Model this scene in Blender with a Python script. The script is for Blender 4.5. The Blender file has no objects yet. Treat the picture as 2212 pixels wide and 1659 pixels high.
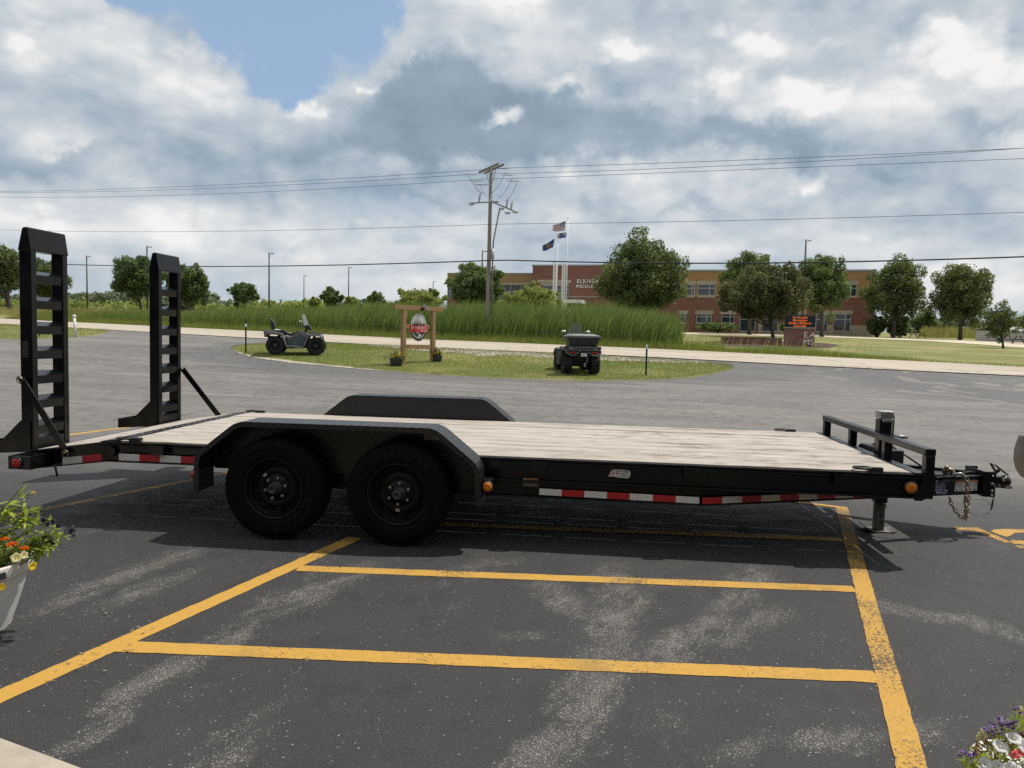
import bpy, bmesh, math, random
import numpy as np
from mathutils import Vector, Matrix
from mathutils.geometry import delaunay_2d_cdt

random.seed(7)
RNG = np.random.default_rng(11)
C = bpy.context.scene
COL = C.collection

# ------------------------------------------------------------------ camera
F_PX, PITCH, ROLL, CAM_H, YAW, CAM_X, CAM_Y = 1578.4854, 0.0643, 0.0237, 1.4246, -0.1028, 1.6707, -4.695
PW, PH = 2212.0, 1659.0
O = np.array([CAM_X, CAM_Y, CAM_H])
FWD = np.array([math.sin(YAW) * math.cos(PITCH), math.cos(YAW) * math.cos(PITCH), -math.sin(PITCH)])
_R = np.array([math.cos(YAW), -math.sin(YAW), 0.0])
_U = np.cross(_R, FWD)
RGT = _R * math.cos(ROLL) + _U * math.sin(ROLL)
UPV = -_R * math.sin(ROLL) + _U * math.cos(ROLL)
FH = np.array([math.sin(YAW), math.cos(YAW), 0.0])
RH = _R.copy()
cd = bpy.data.cameras.new('camera')
cam = bpy.data.objects.new('camera', cd)
COL.objects.link(cam)
cd.sensor_width = 36.0
cd.lens = F_PX / PW * 36.0
cd.clip_start = 0.05
cd.clip_end = 4000
M = Matrix(((RGT[0], UPV[0], -FWD[0], O[0]), (RGT[1], UPV[1], -FWD[1], O[1]), (RGT[2], UPV[2], -FWD[2], O[2]), (0, 0, 0, 1)))
cam.matrix_world = M
C.camera = cam
C.render.resolution_x, C.render.resolution_y = 1024, 768
C.view_settings.view_transform = 'Standard'
C.view_settings.look = 'None'
C.view_settings.gamma = 1.0
C.view_settings.exposure = 0.0
C.render.engine = 'CYCLES'
C.cycles.use_denoising = False
C.cycles.denoiser = 'OPENIMAGEDENOISE'
C.cycles.denoising_input_passes = 'RGB_ALBEDO_NORMAL'
C.cycles.denoising_prefilter = 'ACCURATE'
C.cycles.max_bounces = 6
C.cycles.diffuse_bounces = 3
C.cycles.glossy_bounces = 3
C.cycles.transparent_max_bounces = 8
C.cycles.sample_clamp_indirect = 6.0
C.render.filter_size = 1.2

# ------------------------------------------------------------------ sun and sky
SUN = np.array([0.45, 0.25, 1.0]); SUN /= np.linalg.norm(SUN)
SUN_EL = math.asin(SUN[2]); SUN_AZ = math.atan2(SUN[0], SUN[1])
sl = bpy.data.lights.new('sun', 'SUN'); sl.energy = 4.5; sl.angle = math.radians(0.53); sl.color = (1.0, 0.95, 0.87)
so = bpy.data.objects.new('sun', sl); COL.objects.link(so)
so.rotation_euler = Vector(-SUN).to_track_quat('-Z', 'Y').to_euler()
so.location = (0, 0, 60)


class NT:
    """small helper to wire shader nodes"""
    def __init__(s, tree): s.t = tree
    def n(s, typ, **kw):
        nd = s.t.nodes.new(typ)
        for k, v in kw.items():
            if k.startswith('_'): setattr(nd, k[1:], v)
        for k, v in kw.items():
            if not k.startswith('_'): s.set(nd, k, v)
        return nd
    def set(s, nd, key, v):
        if isinstance(key, str) and key.startswith('i') and key[1:].isdigit(): key = int(key[1:])
        sk = nd.inputs[key]
        if isinstance(v, bpy.types.NodeSocket): s.t.links.new(v, sk)
        elif isinstance(v, bpy.types.Node): s.t.links.new(v.outputs[0], sk)
        else: sk.default_value = v
    def m(s, op, a, b=None, c=None, clamp=False):
        nd = s.t.nodes.new('ShaderNodeMath'); nd.operation = op; nd.use_clamp = clamp
        s.set(nd, 0, a)
        if b is not None: s.set(nd, 1, b)
        if c is not None: s.set(nd, 2, c)
        return nd.outputs[0]
    def vm(s, op, a, b=None, out=0):
        nd = s.t.nodes.new('ShaderNodeVectorMath'); nd.operation = op
        s.set(nd, 0, a)
        if b is not None:
            if op == 'SCALE': s.set(nd, 'Scale', b)
            else: s.set(nd, 1, b)
        return nd.outputs['Value'] if op in ('DOT_PRODUCT', 'LENGTH', 'DISTANCE') else nd.outputs[0]
    def ss(s, x, lo, hi, a=0.0, b=1.0):
        nd = s.t.nodes.new('ShaderNodeMapRange'); nd.interpolation_type = 'SMOOTHSTEP'
        s.set(nd, 'Value', x); s.set(nd, 'From Min', lo); s.set(nd, 'From Max', hi)
        s.set(nd, 'To Min', a); s.set(nd, 'To Max', b)
        return nd.outputs[0]
    def mix(s, f, a, b, blend='MIX'):
        nd = s.t.nodes.new('ShaderNodeMix'); nd.data_type = 'RGBA'; nd.blend_type = blend; nd.clamp_factor = True
        s.set(nd, 0, f)
        for i, v in ((6, a), (7, b)):
            if isinstance(v, (tuple, list)): v = tuple(v) + ((1.0,) if len(v) == 3 else ())
            s.set(nd, i, v)
        return nd.outputs[2]
    def noise(s, vec, scale, detail=2.0, rough=0.5, dist=0.0, out=0):
        nd = s.t.nodes.new('ShaderNodeTexNoise')
        if vec is not None: s.set(nd, 'Vector', vec)
        s.set(nd, 'Scale', scale); s.set(nd, 'Detail', detail); s.set(nd, 'Roughness', rough); s.set(nd, 'Distortion', dist)
        return nd.outputs[out]
    def comb(s, x, y, z):
        nd = s.t.nodes.new('ShaderNodeCombineXYZ')
        for i, v in enumerate((x, y, z)): s.set(nd, i, v)
        return nd.outputs[0]
    def sep(s, v):
        nd = s.t.nodes.new('ShaderNodeSeparateXYZ'); s.set(nd, 0, v)
        return nd.outputs


def build_world():
    w = bpy.data.worlds.new('World'); C.world = w; w.use_nodes = True
    t = w.node_tree; t.nodes.clear(); k = NT(t)
    out = k.n('ShaderNodeOutputWorld'); bg = k.n('ShaderNodeBackground', Strength=0.088)
    t.links.new(bg.outputs[0], out.inputs[0])
    sky = k.n('ShaderNodeTexSky', _sky_type='NISHITA', _sun_disc=False, _sun_elevation=SUN_EL, _sun_rotation=SUN_AZ,
              _altitude=250.0, _air_density=1.0, _dust_density=0.6, _ozone_density=2.0)
    d = k.n('ShaderNodeTexCoord').outputs['Generated']
    dz = k.sep(d)[2]
    # frame turned towards the view direction: a = right, b = forward
    fa = k.vm('DOT_PRODUCT', d, tuple(RH)); fb = k.vm('DOT_PRODUCT', d, tuple(FH))
    fbm = k.m('MAXIMUM', fb, 0.08)
    S = k.m('DIVIDE', fa, fbm); T = k.m('DIVIDE', dz, fbm)
    front = k.ss(fb, 0.1, 0.4)
    warp = k.noise(d, 7.5, 5, 0.62, 0.0, 1)
    wv = k.vm('SUBTRACT', warp, (0.5, 0.5, 0.5))
    ws = k.sep(wv)
    S2 = k.m('ADD', S, k.m('MULTIPLY', ws[0], 0.24)); T2 = k.m('ADD', T, k.m('MULTIPLY', ws[1], 0.17))

    def blobs(lst):
        acc = None
        for x, y, rx, ry, amp in lst:
            cx = (x - 1106) / 1578.0; cy = (728 + (x - 1106) * .0237 - y) / 1578.0
            e = k.m('ADD', k.m('POWER', k.m('ABSOLUTE', k.m('DIVIDE', k.m('SUBTRACT', S2, cx), rx / 1578.0)), 2.0),
                    k.m('POWER', k.m('ABSOLUTE', k.m('DIVIDE', k.m('SUBTRACT', T2, cy), ry / 1578.0)), 2.0))
            g = k.m('MULTIPLY', k.m('EXPONENT', k.m('MULTIPLY', e, -1.0)), amp)
            acc = g if acc is None else k.m('ADD', acc, g)
        return k.m('MULTIPLY', acc, front)

    def dens(v):
        s = k.sep(v)
        # flattened layer low down, rounder heaps higher up
        v1 = k.comb(s[0], s[1], k.m('MULTIPLY', s[2], 2.3))
        n1 = k.noise(v1, 3.4, 6, 0.56, 0.0)
        zz = k.m('ADD', k.m('MAXIMUM', s[2], 0.0), 0.10)
        v2 = k.comb(k.m('DIVIDE', s[0], zz), k.m('DIVIDE', s[1], zz), 3.7)
        n2 = k.noise(v2, 0.55, 5, 0.52, 0.0)
        return k.m('ADD', k.m('MULTIPLY', n1, 0.62), k.m('MULTIPLY', n2, 0.38))
    D0 = dens(d)
    off = np.array([0.028, 0.0, 0.05])
    D1 = dens(k.vm('ADD', d, tuple(off[0] * RH + off[2] * np.array([0, 0, 1.0]))))
    cover = k.m('ADD', D0, blobs([(600, 50, 200, 85, -.62), (640, 185, 80, 60, -.60), (420, 10, 170, 55, -.50), (215, -5, 130, 60, -.52), (760, 60, 60, 90, -.16), (1060, 250, 420, 120, .24), (1700, 200, 420, 190, .18),
                                  (250, 300, 330, 170, .20), (60, 90, 90, 90, .16), (1030, 70, 180, 60, .20), (450, 150, 110, 45, .16)]))
    def billow(v):
        w_ = k.vm('ADD', k.vm('MULTIPLY', v, (1, 1, 1.35)), k.vm('SCALE', k.vm('SUBTRACT', k.noise(v, 14.0, 2, .55, 0, 1), (.5, .5, .5)), .05))
        a_ = k.n('ShaderNodeTexVoronoi', _feature='F1', _normalize=True, Vector=w_, Scale=9.0, Detail=2.0, Roughness=.62, Lacunarity=2.2)
        return k.m('SUBTRACT', 1.0, a_.outputs['Distance'])
    b0 = billow(d); b1 = billow(k.vm('ADD', d, tuple(0.012 * RH + 0.020 * np.array([0, 0, 1.0]))))
    puffy = k.m('SUBTRACT', b0, b1)
    nd = k.m('ADD', k.m('MULTIPLY', k.noise(k.vm('MULTIPLY', d, (1, 1, 1.5)), 8.5, 6, 0.60, 0.0), .6), k.m('MULTIPLY', k.m('SUBTRACT', b0, .22), .4))
    nl = k.noise(k.vm('MULTIPLY', d, (1, 1, 2.6)), 4.2, 4, 0.55, 0.0)
    alpha = k.ss(k.m('ADD', cover, k.m('MULTIPLY', k.m('SUBTRACT', nd, .5), .45)), 0.20, 0.48)
    relief = k.m('SUBTRACT', D0, D1)
    # sunlit heaps and their shaded undersides, where they stand in the sky
    Q = blobs([(980, 258, 290, 95, 1.0), (1270, 300, 330, 60, .80), (760, 345, 170, 45, .55), (1660, 312, 190, 40, .80), (2110, 265, 150, 34, .70), (890, 195, 130, 60, .50),
               (130, 345, 200, 40, .50), (420, 330, 130, 26, .30), (1910, 392, 130, 24, .55), (850, 430, 190, 22, .50), (1250, 430, 150, 20, .35), (300, 470, 240, 18, .40), (1480, 470, 190, 20, .40), (2000, 480, 190, 22, .35), (700, 505, 260, 16, .35), (1300, 55, 200, 60, .28), (40, 230, 120, 40, .28)])
    Pf = blobs([(1530, 180, 105, 75, .62), (1745, 230, 100, 58, .70), (2060, 155, 150, 70, .78), (2090, 105, 120, 40, .52), (1640, 105, 120, 40, .42),
                (1225, 215, 105, 34, .66), (1085, 262, 80, 28, .60), (1370, 128, 95, 44, .66), (690, 235, 84, 45, .66), (800, 168, 46, 26, .74), (872, 152, 40, 16, .66),
                (400, 135, 160, 50, .52), (485, 210, 110, 55, .40), (60, 60, 120, 70, .58), (110, 170, 150, 60, .34), (1700, 385, 84, 36, .66), (520, 415, 140, 20, .42), (560, 340, 60, 26, .44), (150, 325, 90, 16, .36),
                (1510, 60, 60, 44, .48), (1150, 40, 260, 45, .36), (1930, 60, 160, 40, .34), (1300, 395, 120, 22, .40), (940, 365, 90, 14, .42), (1940, 490, 90, 14, .42), (2080, 520, 80, 12, .42), (640, 475, 120, 12, .36), (1200, 380, 100, 16, .34)])
    puff = k.ss(k.m('ADD', Pf, k.m('MULTIPLY', k.m('SUBTRACT', nd, .5), 2.3)), .30, .78)
    shade = k.ss(k.m('ADD', Q, k.m('MULTIPLY', k.m('SUBTRACT', nl, .5), 1.5)), .10, 1.0)
    tone = k.m('ADD', .70, k.m('ADD', k.m('MULTIPLY', relief, 2.0), k.m('MULTIPLY', puffy, .55)))
    tone = k.m('ADD', tone, k.m('MULTIPLY', k.m('SUBTRACT', nd, .5), .62))
    tone = k.m('ADD', tone, k.m('MULTIPLY', k.m('SUBTRACT', nl, .5), .50))
    tone = k.m('MULTIPLY', tone, k.m('SUBTRACT', 1.0, k.m('MULTIPLY', shade, .60)))
    lit = k.m('ADD', .92, k.m('ADD', k.m('ADD', k.m('MULTIPLY', relief, 1.6), k.m('MULTIPLY', puffy, 1.3)), k.m('MULTIPLY', k.m('SUBTRACT', nd, .5), .9)))
    pm = k.m('MULTIPLY', puff, .85)
    tone = k.m('ADD', k.m('MULTIPLY', tone, k.m('SUBTRACT', 1.0, pm)), k.m('MULTIPLY', lit, pm))
    # distant layers near the horizon are thin and even
    low = k.ss(dz, 0.0, 0.16)
    tone = k.m('ADD', k.m('MULTIPLY', tone, k.m('ADD', 0.5, k.m('MULTIPLY', low, 0.5))), k.m('MULTIPLY', k.m('SUBTRACT', 1.0, low), 0.32))
    ramp = k.n('ShaderNodeValToRGB', Fac=tone)
    el = ramp.color_ramp.elements
    el[0].position = 0.08; el[0].color = (2.0, 2.75, 3.6, 1)
    el[1].position = 1.0; el[1].color = (10.3, 10.2, 10.1, 1)
    e = ramp.color_ramp.elements.new(0.36); e.color = (3.7, 4.7, 5.75, 1)
    e = ramp.color_ramp.elements.new(0.64); e.color = (6.0, 6.75, 7.4, 1)
    e = ramp.color_ramp.elements.new(0.84); e.color = (8.2, 8.45, 8.65, 1)
    blue = k.mix(0.65, sky.outputs[0], (4.7, 6.5, 9.0))
    col = k.mix(alpha, blue, ramp.outputs[0])
    horizon = k.ss(dz, -0.02, 0.05)
    col = k.mix(horizon, (3.8, 4.6, 5.2), col)
    t.links.new(col, bg.inputs[0])
    w.cycles.sampling_method = 'NONE'


build_world()

# ------------------------------------------------------------------ places: photo pixel (2212 wide) -> point in the world
GK = [(-60, 0), (9, 0), (14, .04), (21.5, .19), (23.3, .27), (26.6, .565), (28.5, .75), (35.5, 1.015), (45, 1.25), (52, 1.42), (75, 2.0), (100, 2.6), (150, 3.7), (300, 7.0), (900, 14.0)]
_kv = np.array([a for a, b in GK], float); _kz = np.array([b for a, b in GK], float)


def GZ(u, v):
    """height of the land at u metres right and v metres ahead of where the photographer stands"""
    u = np.asarray(u, float); v = np.asarray(v, float)
    z = (np.interp(v - .8, _kv, _kz) + np.interp(v, _kv, _kz) * 2 + np.interp(v + .8, _kv, _kz)) / 4
    s = np.clip((v - 26) / 14, 0, 1); s = s * s * (3 - 2 * s)
    return z + .007 * np.maximum(0, -u - 5) * s * np.clip(1.6 - v / 150, 0, 1)


def uv_of(x, y):
    dx = np.asarray(x) - CAM_X; dy = np.asarray(y) - CAM_Y
    return dx * RH[0] + dy * RH[1], dx * FH[0] + dy * FH[1]


def xy_of(u, v): return CAM_X + u * RH[0] + v * FH[0], CAM_Y + u * RH[1] + v * FH[1]


def Gxy(x, y):
    u, v = uv_of(x, y); return GZ(u, v)


def ray(px, py): return FWD + RGT * (px - 1106) / F_PX - UPV * (py - 829.5) / F_PX


def at(px, py, v):
    d = ray(px, py); return O + d * (v / (d @ FH))


def ground(px, py, vmax=400):
    d = ray(px, py); k = 1 / (d @ FH); a = (d @ RH) * k; b = d[2] * k
    vs = np.linspace(2, vmax, 8000)
    h = CAM_H + b * vs - GZ(a * vs, vs)
    i = np.argmax(h < 0)
    if h[i] >= 0: i = len(vs) - 1
    v = vs[i]; x, y = xy_of(a * v, v)
    return np.array([x, y, float(GZ(a * v, v))])


def base(px, v):
    """point on the land under pixel column px at forward distance v"""
    d = ray(px, 730.0); k = v / (d @ FH); u = (d @ RH) * k; x, y = xy_of(u, v)
    return np.array([x, y, float(GZ(u, v))])


# ------------------------------------------------------------------ object helpers
def thing(name, label, cat, loc=(0, 0, 0), rotz=0.0, group=None):
    o = bpy.data.objects.new(name, None); COL.objects.link(o)
    o.location = tuple(float(a) for a in loc); o.rotation_euler = (0, 0, rotz); o.empty_display_size = .2
    return tag(o, label, cat, group)


def tag(o, label=None, cat=None, group=None, kind=None):
    if label: o['label'] = label
    if cat: o['category'] = cat
    if group: o['group'] = group
    if kind: o['kind'] = kind
    return o


def copy_tree(o, parent=None):
    c = o.copy(); COL.objects.link(c)
    if parent: c.parent = parent
    for ch in list(o.children): copy_tree(ch, c)
    return c


def root_loc(p):
    while p.parent: p = p.parent
    return np.array(p.location)


def nrm(a):
    a = np.asarray(a, float); return a / (np.linalg.norm(a) + 1e-12)


class MB:
    def __init__(s): s.v = []; s.f = []; s.mi = []; s.sm = []; s.m = 0; s.smooth = False
    def add(s, vs, fs):
        b = len(s.v); s.v.extend([tuple(map(float, q)) for q in vs])
        for f in fs: s.f.append([b + i for i in f]); s.mi.append(s.m); s.sm.append(s.smooth)
        return s
    def box(s, lo, hi):
        x0, y0, z0 = lo; x1, y1, z1 = hi
        return s.add([(x0, y0, z0), (x1, y0, z0), (x1, y1, z0), (x0, y1, z0), (x0, y0, z1), (x1, y0, z1), (x1, y1, z1), (x0, y1, z1)],
                     [(3, 2, 1, 0), (4, 5, 6, 7), (0, 1, 5, 4), (1, 2, 6, 5), (2, 3, 7, 6), (3, 0, 4, 7)])
    def beam(s, p, q, w, h, up=(0, 0, 1)):
        p = np.array(p, float); q = np.array(q, float); d = nrm(q - p); sd = nrm(np.cross(d, up)); u = np.cross(sd, d)
        vs = [e + sd * a * w / 2 + u * b * h / 2 for e in (p, q) for a, b in ((-1, -1), (1, -1), (1, 1), (-1, 1))]
        return s.add(vs, [(3, 2, 1, 0), (4, 5, 6, 7), (0, 1, 5, 4), (1, 2, 6, 5), (2, 3, 7, 6), (3, 0, 4, 7)])
    def tube(s, pts, r, n=8, caps=True):
        pts = [np.array(p, float) for p in pts]; rs = r if isinstance(r, (list, tuple)) else [r] * len(pts)
        vs = []; ref = None
        for i, p in enumerate(pts):
            d = nrm(pts[min(i + 1, len(pts) - 1)] - pts[max(i - 1, 0)])
            if ref is None: ref = nrm(np.cross(d, (0, 0, 1) if abs(d[2]) < .9 else (1, 0, 0)))
            a = nrm(ref - d * (ref @ d)); b = np.cross(d, a); ref = a
            for j in range(n):
                t = 2 * math.pi * j / n; vs.append(p + rs[i] * (a * math.cos(t) + b * math.sin(t)))
        fs = []
        for i in range(len(pts) - 1):
            for j in range(n): fs.append((i * n + j, i * n + (j + 1) % n, (i + 1) * n + (j + 1) % n, (i + 1) * n + j))
        sm = s.smooth; s.smooth = True; b0 = len(s.v); s.add(vs, fs); s.smooth = False
        if caps:
            L = len(pts) - 1
            s.f.append([b0 + j for j in range(n)][::-1]); s.f.append([b0 + L * n + j for j in range(n)])
            s.mi += [s.m] * 2; s.sm += [False] * 2
        s.smooth = sm
        return s
    def cyl(s, p, q, r1, r2=None, n=16): return s.tube([p, q], [r1, r1 if r2 is None else r2], n)
    def lathe(s, prof, c, axis, n=32, closed=False):
        """prof: (distance along axis, radius)"""
        c = np.array(c, float); d = nrm(axis); a = nrm(np.cross(d, (0, 0, 1) if abs(d[2]) < .9 else (1, 0, 0))); b = np.cross(d, a)
        vs = []; m = len(prof)
        for h, r in prof:
            for j in range(n):
                t = 2 * math.pi * j / n; vs.append(c + d * h + r * (a * math.cos(t) + b * math.sin(t)))
        fs = []
        for i in range(m if closed else m - 1):
            k = (i + 1) % m
            for j in range(n): fs.append((i * n + j, i * n + (j + 1) % n, k * n + (j + 1) % n, k * n + j))
        sm = s.smooth; s.smooth = True; s.add(vs, fs); s.smooth = sm
        return s
    def prism(s, poly, fn, d0, d1):
        """poly: 2-D outline; fn(a, b, depth) -> point"""
        n = len(poly)
        vs = [fn(a, b, d0) for a, b in poly] + [fn(a, b, d1) for a, b in poly]
        fs = [tuple(range(n))[::-1], tuple(range(n, 2 * n))] + [(i, (i + 1) % n, n + (i + 1) % n, n + i) for i in range(n)]
        return s.add(vs, fs)
    def poly(s, pts): return s.add(pts, [tuple(range(len(pts)))])
    def sphere(s, c, r, n=10, m=6, sc=(1, 1, 1)):
        prof = [(-math.cos(math.pi * i / m) * sc[2], math.sin(math.pi * i / m)) for i in range(m + 1)]
        vs = []
        for h, q in prof:
            for j in range(n):
                t = 2 * math.pi * j / n; vs.append((c[0] + r * q * math.cos(t) * sc[0], c[1] + r * q * math.sin(t) * sc[1], c[2] + r * h))
        fs = [(i * n + j, i * n + (j + 1) % n, (i + 1) * n + (j + 1) % n, (i + 1) * n + j) for i in range(m) for j in range(n)]
        sm = s.smooth; s.smooth = True; s.add(vs, fs); s.smooth = sm
        return s
    def build(s, name, mats, parent=None, local=False, bevel=0.0, fix=True):
        if not isinstance(mats, (list, tuple)): mats = [mats]
        V = np.array(s.v, float)
        org = np.zeros(3)
        if not local:
            if parent is not None: org = root_loc(parent)
            else: org = np.array([(V[:, 0].min() + V[:, 0].max()) / 2, (V[:, 1].min() + V[:, 1].max()) / 2, V[:, 2].min()])
        me = bpy.data.meshes.new(name)
        me.from_pydata((V - org).tolist(), [], s.f)
        for m in mats: me.materials.append(m)
        me.polygons.foreach_set('material_index', s.mi); me.polygons.foreach_set('use_smooth', s.sm)
        if fix:
            bm = bmesh.new(); bm.from_mesh(me); bmesh.ops.recalc_face_normals(bm, faces=bm.faces); bm.to_mesh(me); bm.free()
        me.update()
        o = bpy.data.objects.new(name, me); COL.objects.link(o)
        if parent is not None: o.parent = parent
        elif not local: o.location = org
        if bevel:
            b = o.modifiers.new('bevel', 'BEVEL'); b.width = bevel; b.segments = 2; b.limit_method = 'ANGLE'; b.angle_limit = .6
        return o


def np_mesh(name, V, F, mat, parent=None, attr=None, org=None, smooth=False):
    """fast mesh from arrays: V (n,3), F (m,k); attr = per-vertex tint"""
    V = np.asarray(V, np.float32); F = np.asarray(F, np.int32)
    if org is None: org = root_loc(parent) if parent is not None else np.zeros(3)
    V = V - np.asarray(org, np.float32)
    me = bpy.data.meshes.new(name); k = F.shape[1]
    me.vertices.add(len(V)); me.vertices.foreach_set('co', V.ravel())
    me.loops.add(F.size); me.loops.foreach_set('vertex_index', F.ravel())
    me.polygons.add(len(F)); me.polygons.foreach_set('loop_start', np.arange(0, F.size, k, dtype=np.int32))
    me.polygons.foreach_set('loop_total', np.full(len(F), k, np.int32))
    if smooth: me.polygons.foreach_set('use_smooth', np.ones(len(F), bool))
    me.materials.append(mat)
    if attr is not None:
        a = me.attributes.new('tint', 'FLOAT', 'POINT'); a.data.foreach_set('value', np.asarray(attr, np.float32))
    me.update(calc_edges=True)
    o = bpy.data.objects.new(name, me); COL.objects.link(o)
    if parent is not None: o.parent = parent
    else: o.location = tuple(float(q) for q in org)
    return o


def text_into(mb, txt, p0, right, up, h, depth=0.0, spacing=1.0, squeeze=1.0, align='LEFT', shear=0.0):
    cu = bpy.data.curves.new('t', 'FONT'); cu.body = txt; cu.size = 1.0; cu.space_character = spacing; cu.align_x = align; cu.shear = shear
    cu.resolution_u = 2
    ob = bpy.data.objects.new('t', cu); COL.objects.link(ob)
    dg = bpy.context.evaluated_depsgraph_get(); me = bpy.data.meshes.new_from_object(ob.evaluated_get(dg))
    vs = [v.co.copy() for v in me.vertices]; fs = [tuple(p.vertices) for p in me.polygons]
    bpy.data.objects.remove(ob); bpy.data.curves.remove(cu); bpy.data.meshes.remove(me)
    p0 = np.array(p0, float); r = nrm(right); u = nrm(up); n = np.cross(r, u); s = h / 0.70
    P = [p0 + r * v.x * s * squeeze + u * v.y * s + n * depth for v in vs]
    if depth > .004:
        Q = [p - n * depth for p in P]; b = len(P); ex = []
        cnt = {}
        for f in fs:
            for i in range(len(f)):
                e = (f[i], f[(i + 1) % len(f)]); cnt[e] = 1
        for (a, c) in list(cnt):
            if (c, a) not in cnt: ex.append((a, c, b + c, b + a))
        mb.add(P + Q, fs + ex)
    else: mb.add(P, fs)
    return mb

# ------------------------------------------------------------------ materials
MATS = {}


def new_mat(name):
    m = bpy.data.materials.new(name); m.use_nodes = True; m.node_tree.nodes.clear()
    k = NT(m.node_tree); out = k.n('ShaderNodeOutputMaterial'); bs = k.n('ShaderNodeBsdfPrincipled')
    m.node_tree.links.new(bs.outputs[0], out.inputs[0]); MATS[name] = m
    return m, k, bs, out


def bump(k, bs, h, strength=.3, dist=.01):
    b = k.n('ShaderNodeBump', Height=h, Strength=strength, Distance=dist); k.set(bs, 'Normal', b.outputs[0])


def obj_co(k): return k.n('ShaderNodeTexCoord').outputs['Object']
def world_co(k): return k.n('ShaderNodeNewGeometry').outputs['Position']


def plain(name, col, rough=.5, metal=0.0, var=.12, scale=6.0, spec=.5, bmp=0.0, coat=0.0):
    """a base colour with light grime in it"""
    m, k, bs, out = new_mat(name)
    co = obj_co(k)
    n = k.noise(co, scale, 5, .6)
    lo = tuple(max(0, c * (1 - var)) for c in col); hi = tuple(min(1, c * (1 + var)) for c in col)
    k.set(bs, 'Base Color', k.mix(k.ss(n, .3, .7), lo, hi))
    k.set(bs, 'Roughness', k.ss(k.noise(co, scale * 2.3, 4, .6), .3, .7, max(0.02, rough - .08), min(1, rough + .08)))
    k.set(bs, 'Metallic', metal); k.set(bs, 'Specular IOR Level', spec)
    if coat: k.set(bs, 'Coat Weight', coat); k.set(bs, 'Coat Roughness', .12)
    if bmp: bump(k, bs, k.noise(co, scale * 6, 4, .6), bmp, .01)
    return m


def leafy(name, c1, c2, trans=.35, rough=.55, spec=.25):
    m, k, bs, out = new_mat(name)
    t = k.n('ShaderNodeAttribute', _attribute_name='tint').outputs['Fac']
    col = k.mix(t, c1, c2)
    k.set(bs, 'Base Color', col); k.set(bs, 'Roughness', rough); k.set(bs, 'Specular IOR Level', spec)
    tr = k.n('ShaderNodeBsdfTranslucent'); k.set(tr, 'Color', k.mix(.5, col, (c2[0] * 1.5, c2[1] * 1.5, c2[2] * .6)))
    mx = k.n('ShaderNodeMixShader', i0=trans); k.t.links.new(bs.outputs[0], mx.inputs[1]); k.t.links.new(tr.outputs[0], mx.inputs[2])
    k.t.links.new(mx.outputs[0], out.inputs[0])
    return m


def seg_mask(k, px, py, a, b, w0, w1):
    """soft worn streak along a line on the ground"""
    a = np.array(a, float); b = np.array(b, float); L = np.linalg.norm(b - a); d = (b - a) / L
    x = k.m('SUBTRACT', px, float(a[0])); y = k.m('SUBTRACT', py, float(a[1]))
    t = k.m('ADD', k.m('MULTIPLY', x, float(d[0])), k.m('MULTIPLY', y, float(d[1])))
    s = k.m('ABSOLUTE', k.m('ADD', k.m('MULTIPLY', x, float(-d[1])), k.m('MULTIPLY', y, float(d[0]))))
    g = k.ss(s, w0, w1, 1, 0)
    e = k.m('MULTIPLY', k.ss(t, -.25, .25), k.ss(t, L - .25, L + .25, 1, 0))
    return k.m('MULTIPLY', g, e)


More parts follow.
